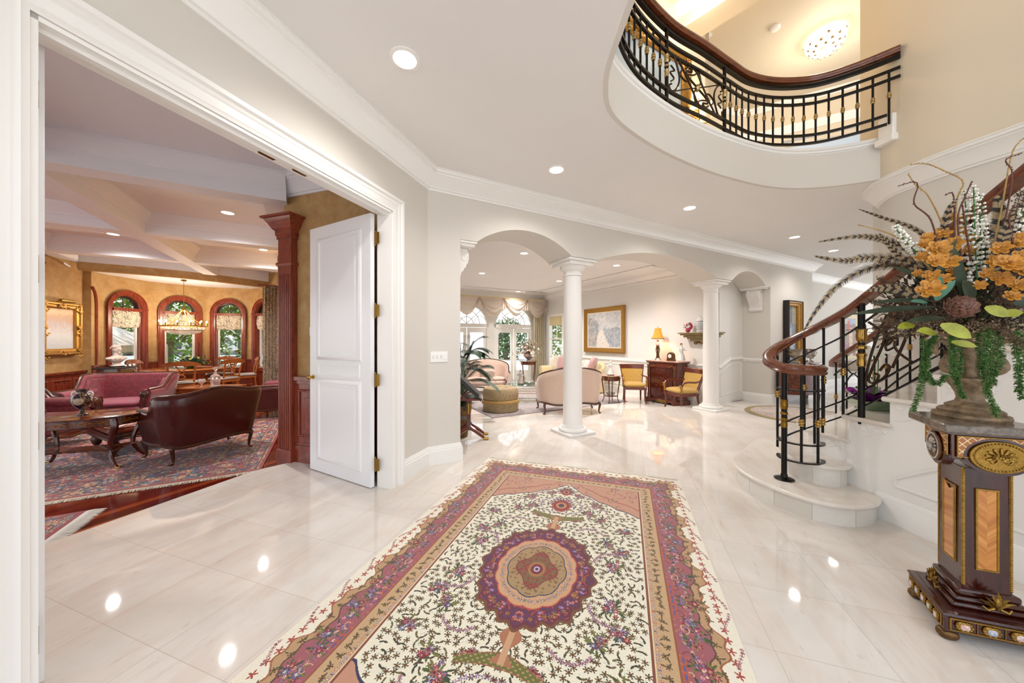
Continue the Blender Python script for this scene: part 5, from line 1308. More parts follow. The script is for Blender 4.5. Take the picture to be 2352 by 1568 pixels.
lam_camel = lambda H, h0: (lambda q: h0+(H-h0)*min(1, max(0, (min(q, 1-q)-.12)/.17))**.8 + .05*math.exp(-((q-.5)/.16)**2))
# leather loveseat seen from behind
g3 = V(.39, .76).normalized(); f3 = V(-g3.y, g3.x)
cl = V(-4.28, 4.22, LZ)+g3*.47+f3*.40
settee('loveseat', 'oxblood leather backed loveseat with carved camelback rail, seen from behind', 'loveseat', cl, facing(f3), .98, .80, .16, .47, lambda q: .62+.22*min(1, max(0, (min(q, 1-q)-.17)/.10))+.075*math.exp(-((q-.5)/.12)**2), M['damask'], M['walnut'], 'library loveseats', legh=.24, th=.11, lean=.10, outer=M['leather'], cush=M['damaskp'], arms=.60)
settee('loveseat', 'red damask loveseat facing the room in front of the dining alcove', 'loveseat', V(-7.3, 6.30, LZ), facing(V(.33, -.94)), 1.18, .85, .14, .47, lambda q: .66+.24*min(1, max(0, (min(q, 1-q)-.16)/.06)), M['damask'], M['walnut'], 'library loveseats', legh=.22, th=.12, lean=.08, cush=M['damaskp'], arms=.62)
settee('armchair', 'red armchair cut off at the left behind the oval table', 'armchair', V(-7.0, 4.95, LZ), facing(V(.95, .2)), .86, .85, .14, .46, lambda q: .62+.28*min(1, max(0, (min(q, 1-q)-.25)/.1)), M['damask'], M['walnut'], 'red library armchairs', legh=.2, th=.12, lean=.08, outer=M['leather'], cush=M['damask'], arms=.60)
settee('armchair', 'red armchair partly hidden by the fluted pilaster', 'armchair', V(-4.95, 7.35, LZ), facing(V(-.93, -.37)), .95, .9, .14, .46, lambda q: .62+.45*min(1, max(0, (min(q, 1-q)-.3)/.1)), M['damask'], M['walnut'], 'red library armchairs', legh=.2, th=.12, lean=.1, outer=M['leather'], cush=M['damask'], arms=.60)
# tufted leather ottoman table
t = thing('tufted_ottoman', 'large square tufted leather ottoman on turned dark legs', 'ottoman', V(-4.28, 4.22, LZ)+g3*.25+f3*1.56, math.atan2(g3.y, g3.x))
def tuft(u, v, w, d, n, h=.03):
    x = (u-.5)*w; y = (v-.5)*d; e = min(1, 6*min(u, 1-u))*min(1, 6*min(v, 1-v)); k = abs(math.cos(pi*n*u))*abs(math.cos(pi*n*v)); return V(x, y, .40+.05*e**.5-.045*(k**4)*min(1, e*2))
mb = MB(); mb.grid(50, 50, lambda u, v: tuft(u, v, .98, .86, 6)); obj('tufted_top', mb, M['leatherb'], t, ang=80)
mb = MB(); mb.cushion((0, 0, .36), (1.0, .88, .14), e=.15); obj('seat_pad', mb, M['leatherb'], t)
mb = MB(); mb.sweep([(-.5, -.44, .24), (.5, -.44, .24), (.5, .44, .24), (-.5, .44, .24)], [(-.03, 0), (.008, 0), (.012, .02), (.0, .03), (.012, .045), (.0, .08), (-.03, .08)], closed=True, flip=-1); obj('apron', mb, M['walnut'], t)
for x in (-.43, .43):
    for y in (-.37, .37): obj('leg', MB().lathe((x, y, 0), [(.001, 0), (.028, .002), (.035, .02), (.02, .045), (.022, .06), (.05, .10), (.062, .15), (.05, .19), (.03, .205), (.045, .215), (.05, .25)], 14), M['walnut'], t)
ot = t.location.copy()
t = thing('glass_tray', 'clear glass tray with dark rim lying on the leather ottoman', 'tray', ot+V(.10, .12, .455), .4)
obj('tray_base', MB().box((0, 0, .012), (.36, .24, .02)), M['crystal'], t, bevel=.006); mb = MB(); mb.sweep([(-.18, -.12, .002), (.18, -.12, .002), (.18, .12, .002), (-.18, .12, .002)], [(0, 0), (.012, 0), (.02, .03), (.012, .03)], closed=True, flip=-1); obj('rim', mb, M['darkf'], t)
# oval side table with sabre legs
ce = V(-5.47, 4.30, LZ); ar = math.atan2(.30, .95)
t = thing('oval_table', 'oval inlaid mahogany table on curved brass tipped legs with lower shelf', 'side table', ce, ar)
H = .65; prof = [(.001, H-.02), (.98, H-.02), (1.0, H-.012), (1.0, H-.004), (.985, H), (.001, H)]
obj('tabletop', MB().lathe((0, 0, 0), [(r_*.60, z) for r_, z in prof], 56, 1, .60), M['marq'], t)
obj('apron', MB().lathe((0, 0, 0), [(.545, H-.125), (.552, H-.12), (.545, H-.115), (.545, H-.02)], 48, 1, .58), M['marq'], t)
mb = MB()
for i in range(40):
    a = i/40*2*pi; mb.add([(math.cos(a)*.553, math.sin(a)*.553*.58, H-.08)], [])
for q in range(16):
    a0 = q/16*2*pi; mb.tube([V(.552*math.cos(a0+.12*math.cos(b)*(1-b/9)), .552*.585*math.sin(a0+.12*math.cos(b)*(1-b/9)), H-.072+.028*math.sin(b)*(1-b/9)) for b in [i*.5 for i in range(14)]], .004, 5)
mb.tube([V(.551*math.cos(a), .551*.583*math.sin(a), H-.072) for a in [i/60*2*pi for i in range(60)]], .003, 5, closed=True); obj('scroll_inlay', mb, mat('satinwood_inlay', '#b9722f', .25, coat=.4), t)
for sx in (-1, 1):
    for sy in (-1, 1):
        x, y = sx*.40, sy*.20; o_ = V(sx*.9, sy*.5).normalized()
        pts = smooth_path([V(x, y, H-.03)+o_*.04, V(x, y, .50)+o_*.06, V(x, y, .38)+o_*.01, V(x, y, .22)-o_*.02, V(x, y, .08)+o_*.04, V(x, y, .02)+o_*.10], 4)
        l = obj('leg', MB().tube(pts, [.034, .036, .038, .038, .036, .034, .032, .030, .028, .027, .026, .025, .024, .023, .022, .021, .020, .019, .018, .018, .018], 8), M['mahog'], t)
        obj('brass_toe', MB().cushion(V(x, y, .016)+o_*.12, (.075, .04, .03), rz=math.atan2(o_.y, o_.x)), M['brass'], l)
mb = MB(); mb.prism([V(x, y, .20) for x, y in [(-.42, -.2), (-.2, -.12), (.2, -.12), (.42, -.2), (.42, .2), (.2, .12), (-.2, .12), (-.42, .2)]], (0, 0, .022)); obj('lower_shelf', mb, M['marq'], t, bevel=.004)
# blue vase
t = thing('vase', 'navy and gilt two handled porcelain vase on the oval table', 'vase', ce+V(.02, -.02, H), .2); t.scale = (.80, .80, 1.0)
obj('body', MB().lathe((0, 0, 0), [(.001, .0), (.07, .0), (.07, .012), (.045, .02), (.035, .03), (.022, .045), (.03, .06), (.028, .07), (.06, .095), (.105, .14), (.122, .19), (.115, .23), (.085, .262), (.062, .275), (.06, .30), (.072, .318), (.085, .325), (.08, .328), (.06, .315), (.001, .3)], 28), M['navy'], t)
for sx in (-1, 1):
    mb = MB(); mb.tube([V(sx*(.10+.035*math.cos(a)), 0, .262+.035*math.sin(a)) for a in [i/14*2*pi*1.2 for i in range(15)]], .012, 7); mb.tube([V(sx*.10, 0, .235), V(sx*.125, 0, .21), V(sx*.115, 0, .185)], .01, 7); obj('handle', mb, M['porc'], t)
mb = MB(); mb.M = Matrix.Translation((0, 0, .185)) @ Matrix.Rotation(math.radians(-70), 4, 'Z'); mb.ball((.105, 0, 0), .055, 14, (.32, 1, .9)); obj('painted_panel', mb, M['imari'], t)
# small table with decanter behind the leather loveseat
p = V(-6.30, 7.10, LZ)
t = thing('side_table', 'small polished wooden table behind the leather loveseat', 'side table', p, .1); mb = MB(); mb.box((0, 0, .62), (1.0, .55, .03)); obj('tabletop', mb, M['diningwood'], t, bevel=.008)
mb = MB(); mb.box((0, 0, .57), (.9, .46, .08)); obj('apron', mb, M['diningwood'], t)
for x in (-.42, .42):
    for y in (-.2, .2): obj('leg', MB().cyl((x, y, 0), (x, y, .55), .018, .026), M['diningwood'], t)
zt_ = LZ+.636
t = thing('decanter', 'cut crystal decanter with ball stopper on the small library table', 'decanter', V(-6.17, 7.02, zt_)); k_ = 1.05
obj('bottle', MB().lathe((0, 0, 0), [(.001, 0), (.085, .0), (.085, .02), (.07, .03), (.078, .06), (.085, .12), (.07, .16), (.085, .20), (.075, .23), (.03, .26), (.022, .29), (.035, .31), (.001, .31)], 16), M['crystal'], t, ang=15)
obj('stopper', MB().lathe((0, 0, 0), [(.012, .31), (.015, .325), (.035, .345), (.04, .37), (.03, .395), (.001, .41)], 12), M['crystal'], t, ang=15)
t = thing('goblet', 'clear crystal goblet beside the decanter', 'goblet', V(-6.42, 6.98, zt_))
obj('bowl', MB().lathe((0, 0, 0), [(.001, 0), (.04, .0), (.035, .008), (.01, .015), (.009, .05), (.03, .065), (.065, .10), (.07, .13), (.05, .165), (.047, .165), (.064, .13), (.06, .10), (.001, .07)], 18), M['crystal'], t)
# painting on the diagonal wall
ARTM = colattr('oil_paint', .45, False, 0)
def brush(cv, n, fn, r0, r1, seed=1):
    rr_ = np.random.RandomState(seed)
    for i in range(n):
        x = rr_.uniform(0, cv.w); y = rr_.uniform(0, cv.l); c = fn(x/cv.w, y/cv.l, rr_)
        if c is None: continue
        cv.leaf(x, y, rr_.uniform(r0, r1)*1.5, rr_.uniform(r0, r1)*.6, rr_.choice([0, .5, 1.2, 1.6, 2.4]), c)
def art_coast(cv, w, h):
    def fn(u, v, r):
        n = r.rand()
        if u < .36 and v > .42+.0*u and v < .97-.75*u: return ['#9b9b9b', '#b3b0ac', '#c4bdb2', '#8b8d90'][r.randint(4)]
        if v < .5 and abs(u-.42-.12*(.5-v)) < .06+.30*(.5-v): return ['#ded4c8', '#cfc6bd', '#e6dace'][r.randint(3)]
        if u > .5 and v < .55: return ['#8f949b', '#a4a8ac', '#b4b6b8'][r.randint(3)]
        if u < .45 and v < .5: return ['#a19c98', '#c9b3ad', '#8d8f8c', '#b5afa8'][r.randint(4)]
        return ['#c6c2be', '#b7b8ba', '#d6cfc8', '#bfc0c2'][r.randint(4)]
    brush(cv, 5200, fn, w*.012, w*.03, 2)
    for k in range(9): x = w*(.04+.034*k); cv.curve([(x, h*(.60)), (x, h*(.92-.75*(x/w)))], w*.0035, '#85878a')
    for k in range(3): cv.curve([(0, h*(.9-.1*k)), (w*.36, h*(.66-.05*k))], w*.004, '#8d8f92')
def art_robed(cv, w, h):
    def fn(u, v, r):
        if v > .7: return ['#4b5058', '#5f6269', '#6b6a68', '#7b766d'][r.randint(4)] if u < .6 else ['#8d8571', '#a89c80'][r.randint(2)]
        if abs(u-.35) < .16 and .2 < v < .62: return ['#b7a3a0', '#a8aebf', '#c7b6b0', '#8f9cb3'][r.randint(4)]
        if abs(u-.62) < .2 and v < .5: return ['#9fb3cf', '#b9c6d9', '#8299bb', '#c9cfd8'][r.randint(4)]
        if v < .2: return ['#9db0c9', '#b5c3d3', '#7f90a8'][r.randint(3)]
        return ['#6f7c8f', '#7f8998', '#8f8f92'][r.randint(3)]
    brush(cv, 5200, fn, w*.02, w*.05, 3)
def art_garden(cv, w, h):
    def fn(u, v, r):
        if (u-.38)**2+(v-.80)**2 < .018: return ['#b5342c', '#cc4a3a', '#8f2424'][r.randint(3)]
        if v > .84: return ['#8f98b0', '#a9aebb', '#7d88a5'][r.randint(3)] if u > .4 else ['#c9b7a0', '#a89a8c'][r.randint(2)]
        if abs(u-.55-.1*(.6-v)) < .14 and v < .75: return ['#c9a878', '#d8bd92', '#b08a5c'][r.randint(3)]
        if v < .34: return ['#7a2340', '#9b3a58', '#5b2b4a', '#c25a72', '#4a3a2c'][r.randint(5)]
        return ['#6e5a3a', '#8f7648', '#5c4a33', '#a8607a', '#7a6a50'][r.randint(5)]
    brush(cv, 5200, fn, w*.012, w*.035, 4)
def framed(name, label, p, rz, w, h, fw, fm, stops, dpt=.06, art=None, sc=6, k=.35, inner=None, cat='painting', carve=False, mat_w=0, matc='#e9dfc8', dist=1.5):
    t = thing(name, label, cat, p, rz)          # local x right, -y towards the viewer
    prof = [(0, 0), (0, dpt*.8), (fw*.15, dpt), (fw*.35, dpt*.95), (fw*.5, dpt*.7), (fw*.75, dpt*.62), (fw*.85, dpt*.5), (fw, dpt*.35), (fw, 0)]
    mb = MB(); mb.sweep([(-w/2, 0, -h/2), (-w/2, 0, h/2), (w/2, 0, h/2), (w/2, 0, -h/2)], prof, N=V(0, -1, 0), closed=True, flip=-1)
    f = obj('frame', mb, fm, t)
    if carve:
        mb = MB()
        for (cx, cz) in ((-w/2, -h/2), (w/2, -h/2), (-w/2, h/2), (w/2, h/2), (0, h/2), (0, -h/2), (-w/2, 0), (w/2, 0)):
            for i in range(9):
                a = i*.7; x = cx*(1-fw*.9/w)+.016*i*.8*math.cos(a)*(.6 if cx else 1.5); z = cz*(1-fw*.9/h)+.016*i*.8*math.sin(a)*(1.5 if cx else .6); mb.ball((x, -dpt*.95, z), .022, 6, (1, .7, 1))
        obj('carved_ornament', mb, fm, f)
    iw, ih = w-2*fw, h-2*fw
    if mat_w:
        mb = MB(); mb.sweep([(-iw/2, -.012, -ih/2), (-iw/2, -.012, ih/2), (iw/2, -.012, ih/2), (iw/2, -.012, -ih/2)], [(0, 0), (0, .012), (mat_w, .008), (mat_w, 0)], N=V(0, -1, 0), closed=True, flip=-1); obj('liner', mb, mat('liner_%s' % label[:8], matc, .6), t); iw -= 2*mat_w; ih -= 2*mat_w
    if art:
        cv = Canvas(iw+.01, ih+.01, (iw+.01)/120, '#999999'); art(cv, iw+.01, ih+.01)
        for _ in range(2): cv.c = (cv.c*2+np.roll(cv.c, 1, 0)+np.roll(cv.c, -1, 0)+np.roll(cv.c, 1, 1)+np.roll(cv.c, -1, 1))/6
        o = rug_mesh('canvas', cv, False, t, 0, .006, ARTM, .012); o.rotation_euler = (pi/2, 0, 0); o.location = (0, -.012, 0); return t
    mb = MB(); mb.box((0, -.012, 0), (iw+.01, .012, ih+.01)); obj('canvas', mb, canvasm('canvas_'+label[:12], stops, sc, k, ih, dist=dist), t); return t
pw = DW0+dd*2.42; rzd = math.atan2(dd.y, dd.x)
if V(math.sin(rzd), -math.cos(rzd)).dot(dN) < 0: rzd += pi
framed('framed_painting', 'ornate gilt framed hazy painting on the left library wall', pw+dN*.03+UP*1.68, rzd, .86, 1.06, .13, M['goldframe'], [(0, '#c5ccd4'), (.35, '#d9dde0'), (.6, '#c3b8b8'), (.75, '#c7a184'), (.9, '#e2c7a0')], .09, None, 5, .25, carve=True)
t = thing('picture_light', 'brass picture light above the gilt framed painting', 'picture light', pw+dN*.16+UP*2.24, rzd)
mb = MB(); mb.cyl((-.16, 0, 0), (.16, 0, 0), .03, seg=14); obj('shade', mb, M['brass'], t); mb = MB(); mb.tube([(0, 0, 0), (0, .06, .04), (0, .16, -.02)], .008, 6); obj('arm', mb, M['brass'], t)
# drapes
def drape(name, label, p, rz, w, z0, z1, m, amp=.05, n=9, flare=0, cat='curtain'):
    t = thing(name, label, cat, p, rz); mb = MB()
    def fn(u, v):
        fl = 1+flare*(1-v)**2; return V((u-.5)*w*fl, amp*(1-.3*v)*math.sin(u*n*2*pi+.6*math.sin(v*3)), z0+(z1-z0)*v)
    mb.grid(n*10, 14, fn); k0 = len(mb.v); fnb = lambda u, v: fn(u, v)+V(0, .008, 0); mb.grid(n*10, 14, fnb); obj('panel', mb, m, t, ang=80)
    mb = MB(); mb.cyl((-w/2-.06, 0, z1+.02), (w/2+.06, 0, z1+.02), .018, seg=10)
    for x in (-w/2-.08, w/2+.08): mb.ball((x, 0, z1+.02), .03, 10)
    obj('curtain_rod', mb, M['cherryh'], t); return t
drape('curtain', 'tall cream drape with dark scroll pattern left of the pilaster', V(-6.58, 9.20, 0), .5, .36, LZ+.02, 2.92, M['scrollc'], .05, 5)
pc = DW0+dd*1.62+dN*.10
drape('curtain', 'scroll patterned drape at the far left edge of the library', DW0+dd*1.78+dN*.10, rzd, .30, LZ+.02, 2.9, M['scrollc'], .04, 4)
# bust on its stand
ps_ = V(-8.58, 7.32, 0)
t = thing('plant_stand', 'dark stand with carved gilt panel carrying the white bust', 'stand', V(ps_.x, ps_.y, LZ), rzd); zt2 = .87-LZ
mb = MB(); mb.box((0, 0, zt2-.015), (.62, .42, .03)); obj('stand_top', mb, M['darkf'], t, bevel=.006)
mb = MB(); mb.box((0, 0, zt2-.13), (.50, .32, .20)); obj('frieze', mb, M['marq'], t, bevel=.004); mb = MB(); mb.box((0, -.165, zt2-.13), (.36, .012, .15)); mb.box((0, .165, zt2-.13), (.36, .012, .15)); obj('gilt_panel', mb, M['gold'], t)
mb = MB(); mb.box((0, 0, (zt2-.2)/2), (.22, .2, zt2-.22)); mb.box((0, 0, .05), (.46, .36, .10)); obj('pedestal', mb, M['walnut'], t, bevel=.006)
t = thing('bust', 'white marble bust of a curly haired figure before the arched window', 'bust', V(ps_.x, ps_.y, .87), rzd-.2); s_ = 1.0
obj('socle', MB().lathe((0, 0, 0), [(.001, 0), (.12, 0), (.12, .025), (.001, .025)], 20), M['darkf'], t)
mb = MB(); mb.lathe((0, 0, .025), [(.001, 0), (.10, .0), (.085, .02), (.05, .05), (.05, .07), (.07, .09)], 18)
def torso(a, ph): return 1+.08*math.sin(3*a)
mb.ball((0, 0, .17), .13, 18, (1.12, .72, .68)); mb.ball((-.15, 0, .185), .055, 10, (1.2, 1, .7)); mb.ball((.15, 0, .185), .055, 10, (1.2, 1, .7)); mb.lathe((0, 0, .20), [(.075, 0), (.048, .05), (.043, .09), (.05, .12)], 14)
for i in range(14): a = i/14*2*pi; mb.ball((.14*math.cos(a), .085*math.sin(a), .175+.01*math.cos(3*a)), .035, 6, (1, .6, .8))
obj('torso', mb, M['bustm'], t)
mb = MB(); mb.ball((0, -.005, .375), .075, 20, (.82, .95, 1.18)); mb.ball((0, -.078, .365), .014, 8, (.7, 1, 1.4)); mb.ball((0, -.065, .335), .02, 8, (1.2, .6, .5)); mb.ball((0, -.055, .305), .028, 8)
for sx in (-1, 1): mb.ball((sx*.027, -.064, .385), .014, 8); mb.ball((sx*.062, 0, .37), .018, 8, (.5, .8, 1.3))
obj('head', mb, M['bustm'], t)
mb = MB()
for i in range(46):
    a = R.uniform(0, 2*pi); ph = R.uniform(0, 1.3); x = .075*math.sin(ph)*math.cos(a); y = .075*math.sin(ph)*math.sin(a)+.012; 
    if y < -.045: continue
    mb.ball((x*.95, y, .38+.088*math.cos(ph)), .022, 6)
obj('hair', mb, M['bustm'], t)
# dining table, chairs, flowers, chandelier
dc_ = V(-7.95, 8.28, 0)
t = thing('dining_table', 'round polished dining table in the windowed alcove', 'dining table', dc_)
obj('tabletop', MB().lathe((0, 0, 0), [(.001, .735), (.78, .735), (.80, .745), (.80, .755), (.785, .765), (.001, .765)], 48), M['diningwood'], t)
obj('apron', MB().lathe((0, 0, 0), [(.70, .665), (.70, .735)], 40), M['diningwood'], t)
obj('pedestal', MB().lathe((0, 0, 0), [(.10, .10), (.13, .16), (.08, .25), (.11, .38), (.07, .5), (.09, .62), (.16, .665)], 20), M['diningwood'], t)
for k in range(4): a = k*pi/2+.4; obj('foot', MB().tube(smooth_path([V(.06*math.cos(a), .06*math.sin(a), .22), V(.3*math.cos(a), .3*math.sin(a), .12), V(.5*math.cos(a), .5*math.sin(a), .03)], 4), [.045, .045, .04, .04, .036, .034, .032, .03, .03], 8), M['diningwood'], t)
def dining_chair():
    t = thing('dining_chair', 'x', 'dining chair', V(0, 0, 0), 0, 'carved back dining chairs round the alcove table'); w = M['diningwood']
    mb = MB(); mb.cushion((0, 0, .535), (.50, .46, .07), e=.35, crown=.2); obj('seat', mb, M['seatfab'], t)
    mb = MB(); mb.sweep([(-.23, -.21, .46), (.23, -.21, .46), (.20, .2, .46), (-.20, .2, .46)], [(-.02, 0), (.012, 0), (.012, .05), (-.02, .05)], closed=True, flip=-1); obj('seat_frame', mb, w, t)
    for sx in (-1, 1):
        obj('leg', MB().tube([V(sx*.21, -.19, .48), V(sx*.215, -.20, .2), V(sx*.21, -.20, 0)], [.022, .018, .013], 8), w, t)
        obj('leg', MB().tube(smooth_path([V(sx*.19, .27, 0), V(sx*.19, .20, .30), V(sx*.19, .19, .5), V(sx*.20, .22, .72), V(sx*.215, .27, .93)], 4), .018, 8), w, t)
    mb = MB(); mb.grid(20, 5, lambda u, v: V((u-.5)*.62, .275-.05*(abs(u-.5)*2)**2*(-1)*-1+.02*v, .90+.10*v-.05*(abs(u-.5)*2)**3*(.3+v))); mb.grid(20, 5, lambda u, v: V((u-.5)*.62, .30-.05*(abs(u-.5)*2)**2+.02*v, .90+.10*v-.05*(abs(u-.5)*2)**3*(.3+v))); obj('crest_rail', mb, w, t, ang=60)
    mb = MB()
    for zc, r_ in ((.66, .045), (.75, .035)): mb.tube([V(r_*math.cos(a)*1.1, .24, zc+r_*math.sin(a)) for a in [i/16*2*pi for i in range(16)]], .012, 6, closed=True)
    mb.tube([V(-.09, .25, .90), V(-.02, .24, .79)], .014, 6); mb.tube([V(.09, .25, .90), V(.02, .24, .79)], .014, 6); mb.cyl((-.19, .215, .60), (.19, .215, .60), .014); obj('splat', mb, w, t); return t
ch = dining_chair(); ch.location = V(-7.17, 7.35, 0); fv = dc_-ch.location; ch.rotation_euler = (0, 0, facing(fv)); ch['label'] = 'dining chair seen from behind, nearest of those round the alcove table'
for (x, y, lb) in ((-8.62, 8.0, 'dining chair left of the alcove table, its white crest catching sun'), (-7.15, 9.05, 'dining chair on the far right of the alcove table by the window'), (-6.95, 8.15, 'dining chair turned sideways at the right edge of the alcove table'), (-8.0, 9.25, 'dining chair behind the green flower centrepiece')):
    p = V(x, y, 0); dup(ch, p, facing(dc_-p), lb)
def blossom(mb, c, n_, r, petals=5, cup=.4):
    n_ = Vector(n_).normalized(); u = n_.cross(UP) if abs(n_.z) < .9 else n_.cross(V(1, 0, 0)); u.normalize(); w = n_.cross(u)
    for k in range(petals):
        a = 2*pi*k/petals+R.uniform(-.15, .15); d = u*math.cos(a)+w*math.sin(a); s = n_.cross(d)
        pts = [c, c+d*r*.5+s*r*.36+n_*r*cup*.35, c+d*r*.95+s*r*.25+n_*r*cup*.6, c+d*r*1.05+n_*r*cup*.75, c+d*r*.95-s*r*.25+n_*r*cup*.6, c+d*r*.5-s*r*.36+n_*r*cup*.35, c+d*r*.55+n_*r*cup*.15]
        mb.add(pts, [(0, 1, 6), (1, 2, 6), (2, 3, 6), (3, 4, 6), (4, 5, 6), (5, 0, 6)])
def leafb(mb, base, tip, w, droop=.1, fold=.15, sv=None):
    base = Vector(base); tip = Vector(tip); d = tip-base; L_ = d.length; dn = d.normalized(); s = dn.cross(UP) if sv is None else dn.cross(sv); s = s.normalized() if s.length > .05 else V(1, 0, 0); u = s.cross(dn); n = 6; vs = []
    for i in range(n+1):
        t = i/n; ww = w*math.sin(pi*min(1, t*.92+.06))**.8*(1 if i < n else 0); c = base+d*t-UP*droop*L_*t*t+UP*droop*L_*.5*t
        vs += [c-s*ww/2+u*ww*fold, c, c+s*ww/2+u*ww*fold]
    fs = []
    for i in range(n): k = i*3; fs += [(k, k+1, k+4, k+3), (k+1, k+2, k+5, k+4)]
    mb.add(vs, fs)
t = thing('flower_centrepiece', 'loose green and yellow flower centrepiece on the alcove dining table', 'flower arrangement', dc_+V(.1, -.05, .766))
obj('bowl', MB().lathe((0, 0, 0), [(.001, 0), (.07, 0), (.12, .05), (.13, .08), (.001, .07)], 16), M['green'], t)
mb = MB(); my = MB(); mk = MB()
for i in range(150):
    a = R.uniform(0, 2*pi); el = R.uniform(.1, 1.4); d = V(math.cos(a)*math.cos(el)*1.6, math.sin(a)*math.cos(el), math.sin(el)*.8); q = V(0, 0, .06)+d*R.uniform(.06, .20); leafb(mb, q, q+d*.13, .055)
    if i % 6 == 0: blossom(my, q+d*.12, d, .035)
    if i % 9 == 0: mk.ball(q+d*.17, .018, 6)
obj('foliage', mb, M['blueg'], t); obj('yellow_blooms', my, M['olive'], t); obj('dark_seed_heads', mk, M['dkgreen'], t)
cc_ = V(-8.22, 8.45, 0)
t = thing('chandelier', 'round crystal chandelier with lit candle lamps over the alcove table', 'chandelier', cc_)
mb = MB(); 
for i in range(26): z = 2.95-i*.028; mb.tube([V(.010*math.cos(a)*(i % 2), .010*math.cos(a)*((i+1) % 2), z+.016*math.sin(a)) for a in [k/8*2*pi for k in range(8)]], .003, 4, closed=True)
mb.lathe((0, 0, 0), [(.001, 2.955), (.06, 2.95), (.05, 2.93), (.001, 2.925)], 16); obj('chain', mb, M['brass'], t)
mb = MB(); mb.tube([V(.40*math.cos(a), .40*math.sin(a), 1.80) for a in [i/40*2*pi for i in range(40)]], .015, 8, closed=True); mb.tube([V(.36*math.cos(a), .36*math.sin(a), 1.70) for a in [i/40*2*pi for i in range(40)]], .012, 8, closed=True)
for k in range(6): a = k*pi/3; mb.tube(smooth_path([V(0, 0, 2.25), V(.1*math.cos(a), .1*math.sin(a), 2.12), V(.18*math.cos(a), .18*math.sin(a), 2.0), V(.40*math.cos(a), .40*math.sin(a), 1.80)], 4), .009, 6)
mb.ball((0, 0, 2.22), .05, 10); obj('frame', mb, M['goldframe'], t)
mb = MB(); mb.lathe((0, 0, 0), [(.36, 1.70), (.30, 1.64), (.18, 1.60), (.001, 1.585)], 30); 
for i in range(30): a = i/30*2*pi; mb.ball((.38*math.cos(a), .38*math.sin(a), 1.745), .022, 6, (1, 1, 1.7))
obj('crystal_bowl', mb, M['crystal'], t, ang=20)
mc = None
for k in range(12):
    a = k/12*2*pi; x, y = .44*math.cos(a), .44*math.sin(a); s_ = obj('candle_sleeve', MB().lathe((x, y, 1.80), [(.026, 0), (.03, .01), (.012, .015), (.012, .09), (.001, .09)], 10), M['gold'], t); obj('flame_bulb', MB().lathe((x, y, 1.89), [(.004, 0), (.014, .018), (.011, .035), (.001, .055)], 8), M['candle'], s_)
bulb(cc_.x, cc_.y, 1.98, 50, (1, .83, .62), .15)
# ------------------------------------------------------------------ living room
EC = M['walnut']
settee('settee', 'blush upholstered settee with dark wood rim, seen from behind beside the near column', 'settee', V(1.28, 7.62, LZ), facing(V(-.10, 1)), 1.34, .70, .34, .46, lambda q: .62+.37*(math.sin(pi*min(1, max(0, (q-.10)/.80)))**.7), M['pinkfab'], EC, 'blush settees', legh=.22, th=.07, lean=.06)
settee('settee', 'blush settee with floral pillow at the far end of the living room', 'settee', V(-.78, 10.25, LZ), facing(V(.15, -1)), 1.30, .70, .28, .46, lambda q: .60+.38*(math.sin(pi*min(1, max(0, (q-.08)/.84)))**.7), M['pinkfab'], EC, 'blush settees', legh=.24, th=.07, lean=.06)
t = thing('pillow', 'small floral pillow on the far blush settee', 'pillow', V(-.74, 10.12, LZ+.60)); mb = MB(); mb.cushion((0, 0, 0), (.46, .14, .24), e=.5, ax=(V(1, 0, .05), V(0, 1, .3), V(0, -.3, 1))); obj('pillow_cover', mb, damask('floral_pillow', '#ddd0bf', '#a57f72', 30), t)
mb = MB(); 
for sx in (-1, 1):
    for k in range(8): mb.ball((sx*.235, .0, -.10+k*.029), .012, 5)
obj('pillow_trim', mb, M['creamfab'], t)
# round tufted ottoman
t = thing('round_ottoman', 'round tufted brocade ottoman with gold fringe', 'ottoman', V(-.26, 7.70, LZ))
def ofn(a, z): return 1
mb = MB(); mb.lathe((0, 0, 0), [(.395, .02), (.402, .03), (.40, .14), (.395, .27)], 56, fn=lambda a, z: 1+.008*math.sin(a*40)); obj('skirt', mb, M['otto'], t)
obj('cushion_side', MB().lathe((0, 0, 0), [(.385, .27), (.40, .30), (.41, .38), (.40, .47), (.37, .52)], 48, fn=lambda a, z: 1+.012*abs(math.sin(a*6))), M['otto'], t)
mb = MB(); mb.grid(60, 16, lambda u, v: V((.375*(1-v))*math.cos(u*2*pi), (.375*(1-v))*math.sin(u*2*pi), .515+.055*math.sin(min(1, v*1.6)*pi/2)-.04*abs(math.cos(u*6*pi))**6*math.exp(-((v-.45)/.16)**2)-.03*math.exp(-((1-v)/.12)**2))); obj('tufted_top', mb, M['otto'], t, ang=80)
mb = MB(); mb.lathe((0, 0, 0), [(.40, .225), (.42, .23), (.42, .265), (.40, .27)], 48)
for i in range(90): a = i/90*2*pi; mb.tube([V(.42*math.cos(a), .42*math.sin(a), .23), V(.424*math.cos(a), .424*math.sin(a), .185)], .006, 4)
obj('fringe', mb, M['ottofr'], t); obj('base', MB().lathe((0, 0, 0), [(.39, 0), (.40, .004), (.395, .022)], 40), M['darkf'], t)
